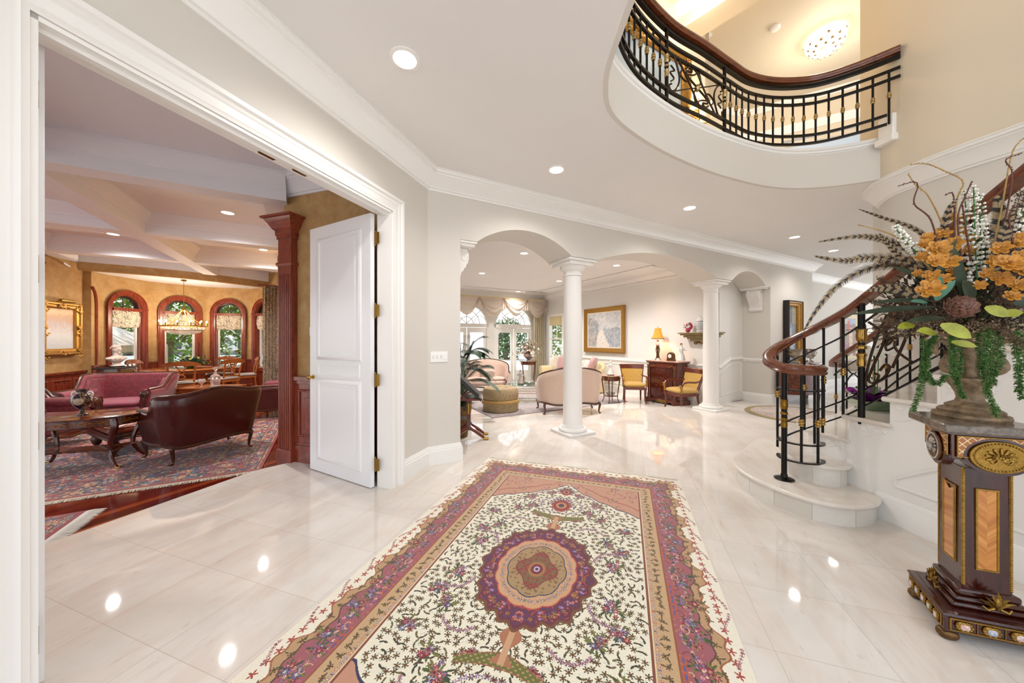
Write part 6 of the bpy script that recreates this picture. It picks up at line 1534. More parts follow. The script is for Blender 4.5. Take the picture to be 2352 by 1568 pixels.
# glass coffee table
t = thing('glass_coffee_table', 'oval glass coffee table on a brass rail frame', 'coffee table', V(.42, 8.82, LZ)); ZT = .44
obj('tabletop', MB().lathe((0, 0, 0), [(.001, ZT), (.56, ZT), (.57, ZT+.008), (.56, ZT+.016), (.001, ZT+.016)], 48, 1, .72), M['gtop'], t); mb = MB(); mb.tube([V(.565*math.cos(a), .565*.72*math.sin(a), ZT+.008) for a in [i/48*2*pi for i in range(48)]], .008, 6, closed=True); obj('glass_edge', mb, mat('glass_edge_green', '#5f9a86', .1), t)
leg4 = [(-.38, -.20), (.38, -.20), (.38, .20), (-.38, .20)]
for x, y in leg4: obj('leg', MB().tube([V(x, y, ZT), V(x*1.06, y*1.1, ZT-.05), V(x, y, ZT-.1), V(x, y, .0)], .011, 8), M['brass'], t)
for z in (.05, .24, .30):
    mb = MB(); mb.tube([V(x, y, z) for x, y in leg4], .008, 6, closed=True); obj('rail', mb, M['brass'], t)
# figurines
def figurine(label, p, h, m, seed=1, base=True, m2=None):
    t = thing('figurine', label, 'figurine', p); r_ = random.Random(seed); mb = MB()
    mb.lathe((0, 0, 0), [(.001, .06*h), (.20*h, .06*h), (.17*h, .2*h), (.10*h, .42*h), (.075*h, .52*h), (.10*h, .62*h), (.10*h, .70*h), (.04*h, .76*h), (.035*h, .80*h)], 16, fn=lambda a, z: 1+.14*math.sin(5*a+z*20/h))
    for sx in (-1, 1): mb.tube(smooth_path([V(sx*.10*h, 0, .69*h), V(sx*.17*h, -.03*h, .58*h), V(sx*(.10+.1*r_.random())*h, -.12*h, (.5+.2*r_.random())*h)], 3), .028*h, 6)
    obj('body', mb, m, t, ang=50); mb = MB(); mb.ball((0, 0, .87*h), .065*h, 12, (.9, 1, 1.15)); obj('head', mb, m, t)
    mb = MB(); mb.ball((0, .01*h, .90*h), .07*h, 8, (1, 1, 1)); obj('hair', mb, m2 or m, t)
    if base: obj('base', MB().lathe((0, 0, 0), [(.001, 0), (.22*h, 0), (.22*h, .05*h), (.19*h, .065*h), (.001, .065*h)], 20), M['bronze'], t)
    return t
figurine('silvery figurine standing on the glass coffee table', V(.22, 8.78, LZ+ZT+.016), .40, M['silver'], 2)
figurine('small figurine under the flower table by the french doors', V(.44, 12.2, LZ), .34, M['imari'], 5)
# round side table + bouquet
def gueridon(name, label, p, R_, H, topm, shelf=False, legs=4, rz=0, group=None):
    t = thing(name, label, 'side table', p, rz, group); obj('tabletop', MB().lathe((0, 0, 0), [(.001, H-.02), (R_, H-.02), (R_+.01, H-.012), (R_+.01, H-.002), (R_-.01, H), (.001, H)], 32), topm, t); obj('gallery', MB().lathe((0, 0, 0), [(R_, H-.022), (R_+.014, H-.02), (R_+.014, H-.006), (R_, H-.004)], 32), M['brass'], t)
    obj('apron', MB().lathe((0, 0, 0), [(R_*.90, H-.13), (R_*.90, H-.02)], 28), M['marq'], t)
    for k in range(legs):
        a = k*2*pi/legs+pi/4; o_ = V(math.cos(a), math.sin(a)); c = o_*R_*.86; pts = smooth_path([c+UP*(H-.03), c+o_*.03+UP*(H-.12), c+UP*(H*.5), c-o_*.02+UP*(H*.2), c+o_*.03+UP*.01], 3)
        l = obj('leg', MB().tube(pts, [.022, .021, .02, .018, .016, .015, .014, .013, .012, .011, .010, .010, .011], 7), M['mahog'], t); obj('brass_mount', MB().ball(c+o_*.04+UP*(H-.06), .02, 8, (1, 1, 1.6)), M['brass'], l)
    if shelf: obj('lower_shelf', MB().lathe((0, 0, 0), [(.001, .17), (R_*.72, .17), (R_*.72, .19), (.001, .19)], 24), M['mahog'], t); 
    return t
fp = V(.60, 12.1, LZ)
gueridon('round_side_table', 'round inlaid side table carrying the big bouquet by the drape', fp, .33, .86, M['mahogx'], group='round side tables')
t = thing('bouquet', 'large white and blush flower bouquet in a silver bowl by the french doors', 'bouquet', fp+UP*.86)
obj('bowl', MB().lathe((0, 0, 0), [(.001, 0), (.10, 0), (.09, .02), (.05, .04), (.12, .10), (.20, .18), (.21, .22), (.18, .21), (.001, .20)], 24), M['silver'], t)
def spray(ms, n, base, rad, up_, rmin=.3, seed=3):
    r_ = random.Random(seed)
    for i in range(n):
        a = r_.uniform(0, 2*pi); el = r_.uniform(-.15, 1.5); d = V(math.cos(a)*math.cos(el), math.sin(a)*math.cos(el)*.8, math.sin(el)); q = Vector(base)+d*rad*r_.uniform(rmin, 1)*V(1, 1, up_).z**(max(0, d.z)); yield i, q, d
mw = MB(); mp = MB(); mg = MB(); ms_ = MB()
for i, q, d in spray(None, 230, (0, 0, .25), .50, 1.15):
    if i % 3 == 0: blossom(mp, q, d, R.uniform(.03, .055), 6)
    elif i % 3 == 1: blossom(mw, q, d, R.uniform(.035, .06), 6)
    leafb(mg, q-d*.08, q+d*.04+V(R.uniform(-.05, .05), 0, 0), .03)
    if i % 6 == 0: ms_.tube([V(0, 0, .2), q*.6+V(0, 0, .1), q+d*.12], .004, 4)
obj('white_blooms', mw, M['fw'], t); obj('blush_blooms', mp, M['fp'], t); obj('foliage', mg, mat('muted_foliage', '#8f9a78', .6, var=.3), t); obj('stems', ms_, M['twig'], t)
# drape & valance at far window
drape('curtain', 'cream drape with tassel trim at the right of the french doors', S(6.48, 7.50, 0), pi/2-TD, .52, LZ+.02, 2.98, M['drape'], .05, 6, .1)
t = thing('swag_valance', 'sheer blush swag valance across the top of the french doors', 'valance', S(4.0, 7.45, 0), pi/2-TD)
for k in range(7):
    cx = 2.35-k*1.0; mb = MB()
    def fn(u, v, cx=cx):
        x = (u-.5)*.98; depth = .60*(1-(abs(x)/.49)**2.2)+.06; fold = .03*math.sin(v*22+math.cos(u*pi)*3)*(.3+v); return V(cx+x, -.02+fold-.03*math.sin(v*pi), 3.02-depth*v)
    mb.grid(22, 16, fn); sw_ = obj('swag', mb, M['valance'], t, ang=80)
    mb = MB()
    for i in range(22): u = i/21; p = fn(u, 1); mb.ball(p-UP*.02, .014, 5)
    obj('bead_trim', mb, M['darkf'] if k == 99 else M['creamfab'], sw_)
    mb = MB(); mb.grid(10, 8, lambda u, v, cx=cx: V(cx+.49+(u-.5)*(.16+.1*v), -.035+.02*math.sin(u*14), 3.03-.42*v)); obj('jabot', mb, M['valance'], t, ang=80)
mb = MB(); mb.box((-.8, 0, 3.04), (7.0, .06, .05)); obj('valance_board', mb, M['creamfab'], t)
# cream sofa with pillows
sp_ = S(6.05, 4.9, LZ)
t = thing('sofa', 'cream skirted sofa with rounded arms behind the near column', 'sofa', sp_, facing(-dD)); W_, D_ = 2.35, .95
path = upath(W_, D_, .30); mb, rows = shell(path, .30, lambda q: .64+.22*min(1, max(0, (min(q, 1-q)-.14)/.12)), .17, .06); obj('backrest', mb, M['creamfab'], t, ang=60)
mb = MB(); mb.cushion((0, -.02, .34), (W_-.1, D_-.05, .26), e=.2); obj('seat_deck', mb, M['creamfab'], t)
for sx in (-1, 0, 1): mb = MB(); mb.cushion((sx*.67, -.07, .47), (.68, .74, .16), e=.25, crown=.2); obj('seat_cushion', mb, M['whitefab'], t)
mb = MB(); pp = [p*1.0 for p in path]; mb.grid(len(pp)*3, 4, lambda u, v: (lambda q: V(q.x*(1+.012*(1-v)+.006*math.sin(u*180)), q.y*(1+.012*(1-v)+.006*math.sin(u*180)), .02+.30*v))(pp[min(len(pp)-1, int(u*(len(pp)-1)))])); mb.grid(90, 4, lambda u, v: V((u-.5)*W_, -D_/2-.008*math.sin(u*140)-.01, .02+.30*v)); obj('skirt', mb, M['creamfab'], t, ang=80)
def pillow(label, u, v, z, m, lean=.35, s=.46, rz=0):
    p = V(u, v, z); q = Matrix.Rotation(facing(-dD), 4, 'Z') @ p+sp_
    t = thing('pillow', label, 'pillow', q, facing(-dD)+rz, 'pillows on the cream sofa'); mb = MB(); mb.cushion((0, 0, .0), (s, .17, s), e=.55, ax=(V(1, 0, 0), V(0, 1, -lean), V(0, lean, 1)), crown=-.1); obj('pillow_cover', mb, m, t); return t
pillow('rose velvet pillow at the right arm of the cream sofa, the tallest', 1.02 if False else .98, .02, .83, M['pinkp'], .3, .50, -1.0)
pillow('pale striped pillow in front of the rose velvet pillow', .80, -.06, .76, M['whitefab'], .35, .44, -.8)
pillow('blush pillow leaning left of the striped pillow', .60, .06, .76, M['pinkfab'], .35, .44, -.6)
pillow('small tan pillow just right of the near column', .36, .12, .74, M['palefab'], .35, .40, -.3)
pillow('ivory pillow at the left arm of the cream sofa', -.95, .12, .80, M['palefab'], .2, .50, .4)
pillow('pink pillow on the cream sofa just left of the near column', -.62, .14, .80, M['pinkp'], .2, .48, .2)
# side table with figurine
gt = V(2.53, 8.65, LZ)
gueridon('round_side_table', 'small round side table with lower shelf between sofa and yellow armchair', gt, .22, .70, M['pinkm'], True, rz=.3, group='round side tables')
figurine('white dancer figurine on the small round side table', gt+UP*.70, .40, M['porc'], 8)
obj_sh = gt
t = thing('basket', 'small dark wire basket on the lower shelf of the round side table', 'basket', gt+UP*.192); mb = MB()
for i in range(12): a = i/12*2*pi; mb.tube([V(.06*math.cos(a), .06*math.sin(a), 0), V(.11*math.cos(a+.3), .11*math.sin(a+.3), .06)], .004, 4)
mb.tube([V(.11*math.cos(a), .11*math.sin(a), .06) for a in [i/24*2*pi for i in range(24)]], .006, 5, closed=True); obj('wire', mb, M['iron'], t)
# yellow armchairs
def yarm(label, p, rz):
    t = thing('armchair', label, 'armchair', p, rz, 'yellow dotted gondola armchairs'); w = M['mahogx']
    mb = MB(); mb.cushion((0, -.02, .46), (.54, .52, .13), e=.3, crown=.2); obj('seat', mb, M['yellow'], t)
    mb = MB(); mb.sweep([(-.27, -.27, .35), (.27, -.27, .35), (.23, .23, .35), (-.23, .23, .35)], [(-.025, 0), (.012, 0), (.012, .06), (-.025, .06)], closed=True, flip=-1); obj('seat_frame', mb, w, t, bevel=.004)
    def bk(u, v, o=0): x = (u-.5)*(.44+.10*v); return V(x, .22+.13*v-.07*(1-(2*abs(u-.5))**2)*-1*.6-.02+o, .44+.40*v)
    mb = MB(); mb.grid(14, 8, lambda u, v: bk(u, v, -.035)); mb.grid(14, 8, lambda u, v: bk(u, v, .03)); obj('backrest', mb, M['yellow'], t, ang=70)
    mb = MB()
    for sx in (0, 1): mb.tube([bk(sx, v) for v in (0, .25, .5, .75, 1.0)], .026, 8)
    obj('back_frame', mb, w, t)
    mb = MB(); mb.grid(14, 4, lambda u, v: bk(u, 1.0, -.03)+V((u-.5)*.06, 0, .0+.085*v)); mb.grid(14, 4, lambda u, v: bk(u, 1.0, .03)+V((u-.5)*.06, 0, .0+.085*v)); mb.tube([bk(u, 1.0)+V((u-.5)*.08, 0, .088) for u in [i/12 for i in range(13)]], .032, 8); obj('crest_rail', mb, w, t, ang=60)
    for sx in (-1, 1):
        a_ = obj('arm', MB().tube(smooth_path([V(sx*.24, .26, .68), V(sx*.29, .10, .66), V(sx*.30, -.10, .67), V(sx*.29, -.22, .63), V(sx*.28, -.25, .54)], 4), .021, 8), w, t)
        mb = MB(); mb.ball((sx*.28, -.26, .56), .035, 10, (.8, 1, 1.5)); mb.ball((sx*.28, -.285, .60), .022, 8); mb.cyl((sx*.28, -.25, .42), (sx*.28, -.25, .54), .022); obj('gilt_mount', mb, M['goldframe'], a_)
        obj('leg', MB().tube(smooth_path([V(sx*.25, -.25, .38), V(sx*.25, -.23, .22), V(sx*.25, -.25, .08), V(sx*.25, -.30, 0)], 3), [.03, .029, .028, .026, .025, .024, .022, .02, .018, .017], 8), w, t)
        obj('leg', MB().tube([V(sx*.21, .21, .38), V(sx*.21, .25, .2), V(sx*.22, .32, 0)], [.026, .023, .017], 8), w, t)
    return t
yarm('yellow dotted armchair facing forward left of the inlaid cabinet', V(3.15, 8.75, LZ), facing(V(-.22, -1)))
yarm('yellow dotted armchair turned sideways in front of the inlaid cabinet', S(6.10, .98, LZ), facing(V(-.98, -.22)))
# inlaid cabinet
cb = S(6.86-.28, 1.72, LZ)
t = thing('cabinet', 'carved mahogany cabinet with inlaid door and pink marble top', 'cabinet', cb, facing(-dD)); w = M['mahogx']; CW, CD, CH = .88, .44, 1.08
obj('body', MB().box((0, 0, .10+(CH-.15)/2+.01), (CW-.06, CD-.04, CH-.17)), M['mahogx'], t, bevel=.006)
obj('marble_top', MB().box((0, -.01, CH-.012), (CW+.06, CD+.04, .028)), M['pinkm'], t, bevel=.008)
mb = MB(); mb.sweep([(-CW/2, -CD/2, CH-.06), (CW/2, -CD/2, CH-.06), (CW/2, CD/2, CH-.06), (-CW/2, CD/2, CH-.06)], [(-.05, 0), (0, 0), (.02, .03), (.02, .035), (-.05, .035)], closed=True, flip=-1); obj('cornice', mb, w, t)
dr = obj('drawer', MB().box((0, -CD/2+.0, CH-.125), (CW-.24, .045, .10)), M['mahogx'], t, bevel=.004)
for x in (-.25, .25): mb = MB(); mb.tube([V(x-.06, -CD/2-.03, CH-.115), V(x-.03, -CD/2-.045, CH-.135), V(x+.03, -CD/2-.045, CH-.135), V(x+.06, -CD/2-.03, CH-.115)], .007, 6); obj('drawer_pull', mb, M['brass'], dr)
dr = obj('cabinet_door', MB().box((0, -CD/2+.0, .54), (CW-.26, .04, .70)), M['mahog'], t, bevel=.006)
mb = MB(); 
for i in range(60): a = R.uniform(0, 6.28); r_ = R.uniform(0, .2); q = V(r_*math.cos(a)*.9, -CD/2-.022, .52+r_*math.sin(a)*1.2); leafb(mb, q, q+V(R.uniform(-.04, .04), 0, R.uniform(-.03, .06)), .018, 0, .02)
obj('floral_inlay', mb, mat('light_inlay', '#b5763e', .3), dr); 
for sx in (-1, 1):
    mb = MB(); mb.lathe((sx*(CW/2-.07), -CD/2+.0, 0), [(.05, .12), (.055, .2), (.04, .3), (.045, .6), (.038, .85), (.05, .92), (.06, .97)], 14); c = obj('corner_column', mb, w, t); mb = MB()
    for z in (.90, .84, .78, .72): mb.ball((sx*(CW/2-.07), -CD/2-.045, z), .03, 8, (1, .6, 1.2))
    obj('bronze_mount', mb, M['bronze'], c)
mb = MB(); mb.prism([V(x, -CD/2-.01, z) for x, z in [(-CW/2-.03, 0), (-CW/2+.12, 0), (-CW/2+.16, .04), (-.25, .06), (0, .025), (.25, .06), (CW/2-.16, .04), (CW/2-.12, 0), (CW/2+.03, 0), (CW/2+.03, .12), (-CW/2-.03, .12)]], (0, .05, 0)); 
for sx in (-1, 1): mb.box((sx*(CW/2), 0, .06), (.05, CD+.02, .12))
obj('plinth', mb, w, t, bevel=.004); obj('bronze_apron', MB().cushion((0, -CD/2-.02, .07), (.30, .03, .06)), M['gold'], t)
cM = Matrix.Translation(cb) @ Matrix.Rotation(facing(-dD), 4, 'Z')
def onc(x, y, z=CH+.002): return cM @ V(x, y, z)
t = thing('table_lamp', 'table lamp with amber bell shade on the inlaid cabinet', 'lamp', onc(-.27, -.02), 0)
mb = MB()
for k in range(4): a = k*pi/2+.3; mb.tube(smooth_path([V(.09*math.cos(a), .09*math.sin(a), .01), V(.05*math.cos(a), .05*math.sin(a), .06), V(.035*math.cos(a), .035*math.sin(a), .16), V(.062*math.cos(a), .062*math.sin(a), .28), V(.03*math.cos(a), .03*math.sin(a), .36)], 4), .008, 6)
mb.lathe((0, 0, 0), [(.001, .05), (.05, .05), (.03, .07), (.02, .2), (.035, .35), (.05, .37), (.03, .385)], 14); obj('base', mb, M['bronze'], t)
obj('crystal_ball', MB().ball((0, 0, .43), .055, 14), M['crystal'], t); obj('pole', MB().lathe((0, 0, 0), [(.015, .48), (.03, .49), (.012, .51), (.03, .53), (.008, .55), (.008, .84), (.02, .85), (.001, .87)], 12), M['bronze'], t)
mb = MB(); mb.lathe((0, 0, 0), [(.165, .555), (.165, .56), (.135, .62), (.105, .70), (.085, .80), (.082, .83)], 6, fn=None); mb2 = MB(); mb2.lathe((0, 0, 0), [(.165, .558), (.163, .563), (.135, .62), (.105, .70), (.085, .80), (.082, .83)], 8)
mb3 = MB(); mb3.v = mb2.v; mb3.f = mb2.f[:-2] if False else [f for f in mb2.f if len(f) == 4]; obj('lamp_shade', mb3, M['shade'], t, ang=20)
mb = MB(); mb.tube([V(.166*math.cos(a), .166*math.sin(a), .56) for a in [i/8*2*pi for i in range(8)]], .008, 5, closed=True); obj('shade_trim', mb, M['bronze'], t)
pl_ = onc(-.27, -.02, CH+.66); bulb(pl_.x, pl_.y, pl_.z, 9, (1, .66, .32), .04)
t = thing('mantel_clock', 'small dark arched clock on the inlaid cabinet', 'clock', onc(.12, -.02), facing(-dD))
mb = MB(); mb.prism([V(x, -.05, z) for x, z in [(-.10, 0), (.10, 0), (.10, .03), (.085, .05), (.085, .14), (.06, .19), (0, .22), (-.06, .19), (-.085, .14), (-.085, .05), (-.10, .03)]], (0, .10, 0)); obj('case', mb, M['bronze'], t, bevel=.005)
mb = MB(); mb.M = Matrix.Translation((0, -.052, .12)) @ Matrix.Rotation(pi/2, 4, 'X'); mb.lathe((0, 0, 0), [(.001, 0), (.045, 0), (.05, .004), (.001, .004)], 20); obj('dial', mb, M['porc'], t)
figurine('white porcelain lady with dark hat on the inlaid cabinet', onc(.40, -.02), .46, M['porc'], 11, False, M['bronze'])
# wall shelf
shp = S(6.86, .98, 0)
t = thing('wall_shelf', 'carved gilt bracket shelf on the living room wall crossing behind the far column', 'shelf', shp+UP*0, facing(-dD)); 
t.location = S(6.86-.01, .93, 1.62)
for (w_, d_, z_, h_) in ((.98, .30, .0, .03), (.90, .27, -.035, .035), (.78, .22, -.08, .05), (.66, .17, -.12, .035), (.55, .13, -.17, .06), ): 
    obj('shelf_board', MB().box((0, -d_/2, z_), (w_, d_, h_)), mat('antique_gilt', '#9a8a62', .5, .3, var=.3, vscale=25), t, bevel=.008)
mb = MB(); mb.tube([V(-.15+.05*math.cos(a)*(1-a/12), -.08, -.23+.05*math.sin(a)*(1-a/12)) for a in [i*.5 for i in range(16)]], .018, 6); mb.tube([V(.15-.05*math.cos(a)*(1-a/12), -.08, -.23+.05*math.sin(a)*(1-a/12)) for a in [i*.5 for i in range(16)]], .018, 6); mb.tube(smooth_path([V(-.12, -.08, -.20), V(0, -.09, -.24), V(.12, -.08, -.20)], 4), .02, 6); obj('scroll_bracket', mb, M['bronze'], t)
sM = Matrix.Translation(t.location) @ Matrix.Rotation(facing(-dD), 4, 'Z')
t = thing('figurine', 'pink dragon like porcelain figurine on the left end of the gilt shelf', 'figurine', sM @ V(-.32, -.14, .016)); mb = MB(); mb.ball((0, 0, .06), .06, 12, (1, .8, 1)); mb.tube(smooth_path([V(.02, 0, .08), V(.09, 0, .14), V(.05, 0, .22), V(-.02, 0, .20), V(-.03, 0, .15)], 5), [.035]*5+[.03]*6+[.025]*6+[.015]*4, 8); obj('body', mb, mat('pink_glaze', '#c0405e', .15, var=.3, vscale=30), t)
mb = MB(); mb.tube([V(-.04, 0, .13), V(-.11, 0, .20)], [.02, .006], 6); mb.tube([V(-.05, 0, .12), V(-.12, 0, .12)], [.02, .006], 6); mb.ball((0, 0, .20), .04, 8); obj('crest', mb, M['silver'], t)
t = thing('ginger_jar', 'white painted lidded jar on the gilt shelf partly behind the far column', 'jar', sM @ V(-.02, -.14, .016)); obj('body', MB().lathe((0, 0, 0), [(.001, 0), (.075, 0), (.08, .02), (.06, .05), (.09, .14), (.10, .20), (.08, .25), (.06, .26)], 20), damask('jar_glaze', '#e8e4da', '#8f96a8', 30, .15), t); obj('lid', MB().lathe((0, 0, 0), [(.085, .26), (.09, .27), (.06, .33), (.02, .37), (.025, .39), (.001, .41)], 18), M['porc'], t)
t = thing('figurine', 'small dark figurine on the right end of the gilt shelf', 'figurine', sM @ V(.30, -.14, .016)); obj('body', MB().lathe((0, 0, 0), [(.001, 0), (.05, 0), (.03, .06), (.045, .12), (.02, .18), (.03, .21), (.001, .24)], 10), M['bronze'], t)
# landscape painting
framed('framed_painting', 'gilt framed pale seaside path painting on the living room wall', S(6.83, 4.23, 1.78), facing(-dD), 1.80, 1.46, .15, M['goldframe'], [(0, '#8f9196'), (.25, '#c9c5bd'), (.5, '#b3b1ae'), (.7, '#cfcac4'), (1, '#b9bcc0')], .07, art_coast, 5, .35, mat_w=.03, matc='#ded5c4')
# palm in a pot and the floor stand behind the pier
pp_ = V(-1.02, 6.7, LZ)
t = thing('potted_palm', 'feathery palm in a pot partly hidden behind the left pier', 'potted plant', pp_)
obj('pot', MB().lathe((0, 0, 0), [(.001, 0), (.16, 0), (.2, .1), (.22, .28), (.21, .36), (.23, .38), (.2, .38), (.001, .34)], 24), M['bronze'], t); mb = MB()
for k in range(5): mb.tube([V(.05*math.cos(k*1.3), .05*math.sin(k*1.3), .33), V(.08*math.cos(k*1.3), .08*math.sin(k*1.3), 1.0)], .015, 6)
obj('stem', mb, M['green'], t)
for k in range(30):
    a = k*2.4+R.uniform(-.2, .2); el = R.uniform(.35, 1.3); Ln = R.uniform(.62, .90); mb = MB(); pts = []
    for i in range(15):
        s = i/14; pts.append(V(.05*math.cos(a), .05*math.sin(a), .75+.25*(k % 3))+V(math.cos(a)*math.cos(el), math.sin(a)*math.cos(el), math.sin(el))*Ln*s-UP*.62*Ln*s**2.2*math.cos(el)*1.1)
    mb.tube(pts, [.007*(1-.7*i/14) for i in range(15)], 5)
    for i in range(3, 15):
        d = (pts[i]-pts[i-1]).normalized(); s_ = d.cross(UP).normalized()
        for sg in (-1, 1):
            for h_ in (0, .25, .5, .75): q = pts[i-1]+(pts[i]-pts[i-1])*h_; leafb(mb, q, q+(d*.7+s_*sg).normalized()*.24*(1-.5*abs(i/14-.45))-UP*.05, .013, .25)
    obj('frond', mb, mat('palm_green', '#2f4a33', .5, var=.3) if k == 0 else bpy.data.materials['palm_green'], t)
t = thing('potted_fern', 'low leafy green plant behind the lectern stand', 'potted plant', V(-.86, 5.62, LZ)); obj('pot', MB().lathe((0, 0, 0), [(.001, 0), (.12, 0), (.16, .3), (.001, .3)], 18), M['bronze'], t); mb = MB()
for i in range(260): a = R.uniform(0, 6.28); el = R.uniform(.0, 1.4); d = V(math.cos(a)*math.cos(el), math.sin(a)*math.cos(el), math.sin(el)); q = V(0, 0, .45)+d*R.uniform(.05, .24); leafb(mb, q, q+d*.08, .04)
obj('foliage', mb, M['dkgreen'], t)
# lectern / music stand
lp = V(-.70, 5.0, 0)
t = thing('reading_stand', 'mahogany reading stand with tilted dark easel top and brass claw feet', 'reading stand', lp, .1)
mb = MB(); mb.box((0, 0, .60), (.50, .40, .035)); obj('table_top', mb, M['mahogx'], t, bevel=.012)
mb = MB()
Xv = V(.78, 0, -.62); 
mb.box((.02, 0, .80), (.62, .46, .03), ax=(V(.72, 0, -.69), V(0, 1, 0), V(.69, 0, .72))); obj('easel_board', mb, M['darkf'], t, bevel=.006)
mb = MB(); mb.box((.0, 0, .835), (.56, .40, .05), ax=(V(.72, 0, -.69), V(0, 1, 0), V(.69, 0, .72))); obj('open_book', mb, mat('dark_book', '#2b2620', .5), t, bevel=.01)
mb = MB(); mb.cyl((-.05, -.15, .62), (.12, -.15, .74), .012); mb.cyl((-.05, .15, .62), (.12, .15, .74), .012); obj('prop', mb, M['mahogx'], t)
for y in (-.12, .12):
    mb = MB(); mb.box((.06, y, .37), (.055, .055, .44)); p_ = obj('leg', mb, M['mahog'], t, bevel=.006); mb = MB(); mb.box((.06, y-.03, .46), (.022, .006, .15)); mb.box((.09, y, .46), (.006, .022, .15)); obj('brass_inlay', mb, M['brass'], p_)
    for sx in (-1, 1):
        f_ = obj('foot', MB().tube(smooth_path([V(.06, y, .20), V(.06+sx*.10, y, .13), V(.06+sx*.22, y, .035)], 4), [.035, .034, .032, .030, .028, .026, .024, .022, .02], 8), M['mahogx'], t)
        obj('brass_toe', MB().cushion((.06+sx*.25, y, .02), (.085, .04, .04)), M['brass'], f_)
mb = MB(); mb.cyl((.06, -.12, .30), (.06, .12, .30), .016); obj('stretcher', mb, M['mahogx'], t)

# ------------------------------------------------------------------ alcove behind the stair
framed('framed_painting', 'tall dark framed blue painting of robed figures on the arched wall', S(8.80, -.0, 1.57), pi/2-TD, .72, 1.62, .12, M['goldframe'], [(0, '#b7c4d6'), (.3, '#9fb0c6'), (.55, '#a5a4b3'), (.75, '#6f6a66'), (1, '#7a7264')], .11, art_robed, 4, .5)
mb = MB(); tt_ = [o for o in bpy.data.objects if o.get('label', '').startswith('tall dark framed')][0]
mb.sweep([(-.37, 0, -.82), (-.37, 0, .82), (.37, 0, .82), (.37, 0, -.82)], [(-.0, 0), (-.0, .115), (.02, .125), (.03, .115), (.03, 0)], N=V(0, -1, 0), closed=True, flip=-1); obj('outer_frame', mb, M['darkf'], tt_)
framed('framed_painting', 'flower garden painting with red parasol in a dark frame and cream liner', S(14.35, .57, 1.55), pi/2-TD, 1.45, 1.72, .10, M['mahogx'], [(0, '#6e2f45'), (.3, '#8a4a3e'), (.5, '#a8895f'), (.68, '#b5443a'), (.85, '#8d95a8'), (1, '#a7a9b5')], .05, art_garden, 4, .9, mat_w=.13, matc='#d9c9a4', dist=2.5)
# demilune commode
cp = V(6.72, 7.95, 0)
cp = S(8.75, -.30, 0)
t = thing('commode', 'bow fronted mahogany commode with brass drawer knobs behind the stair railing', 'commode', cp, pi/2-TD); H = .93
prof = lambda r_: [(r_*math.cos(a), r_*.72*math.sin(a)) for a in [pi+pi*i/24 for i in range(25)]]
mb = MB(); mb.slab([(x*1.0, y+.26) for x, y in prof(.70)], .22, H-.03); obj('body', mb, M['mahogx'], t, ang=30)
mb = MB(); mb.slab([(x, y+.26) for x, y in prof(.73)], H-.03, H); obj('commode_top', mb, M['mahogx'], t, bevel=.006)
for k in range(4):
    z0 = .25+k*.165; mb = MB(); mb.sweep([V(.705*math.cos(a), .705*.72*math.sin(a)+.26, z0) for a in [math.radians(q) for q in range(300, 352, 5)]], [(0, 0), (.012, 0), (.012, .15), (0, .15)], flip=-1 if False else 1); d_ = obj('drawer', mb, M['marq'], t)
    for q in (312, 338): a = math.radians(q); obj('drawer_knob', MB().ball((.73*math.cos(a), .73*.72*math.sin(a)+.26, z0+.075), .018, 8), M['silver'], d_)
    if k == 0: mb = MB(); mb.sweep([V(.705*math.cos(a), .705*.72*math.sin(a)+.26, .26) for a in [math.radians(q) for q in range(192, 296, 6)]], [(0, 0), (.012, 0), (.012, .62), (0, .62)]); obj('door_panel', mb, M['marq'], t)
for q in (188, 235, 305, 352): a = math.radians(q); obj('leg', MB().cyl((.64*math.cos(a), .64*.72*math.sin(a)+.26, 0), (.66*math.cos(a), .66*.72*math.sin(a)+.26, .23), .022, .038, seg=8), M['mahog'], t)
def urnv(label, x, y):
    q = Matrix.Translation(cp) @ Matrix.Rotation(pi/2-TD, 4, 'Z') @ V(x, y, H); t = thing('footed_urn', label, 'urn', q); obj('body', MB().lathe((0, 0, 0), [(.001, 0), (.08, 0), (.08, .025), (.03, .05), (.03, .08), (.09, .12), (.12, .17), (.11, .24), (.13, .29), (.16, .31), (.14, .305), (.001, .28)], 22), damask('urn_glaze_'+label[:5], '#c9b79a', '#4d4436', 26, .15), t)
    for sx in (-1, 1): obj('handle', MB().tube(smooth_path([V(sx*.11, 0, .24), V(sx*.16, 0, .22), V(sx*.14, 0, .16), V(sx*.10, 0, .16)], 4), .01, 6), M['gold'], t)
urnv('gilt painted footed urn on the left of the bow front commode', -.30, .06); urnv('gilt painted footed urn on the right of the bow front commode', .42, .06)
q = Matrix.Translation(cp) @ Matrix.Rotation(pi/2-TD, 4, 'Z') @ V(.08, -.05, H); t = thing('crystal_ornament', 'cut crystal ornament standing between the two urns', 'ornament', q); mb = MB(); mb.lathe((0, 0, 0), [(.001, 0), (.05, 0), (.01, .03), (.02, .08), (.008, .12)], 12); obj('stem', mb, M['crystal'], t); mb = MB()
for i in range(40): mb.ball((R.gauss(0, .045), R.gauss(0, .03), .18+R.gauss(0, .05)), .014, 6)
obj('crystal_cluster', mb, M['crystal'], t)
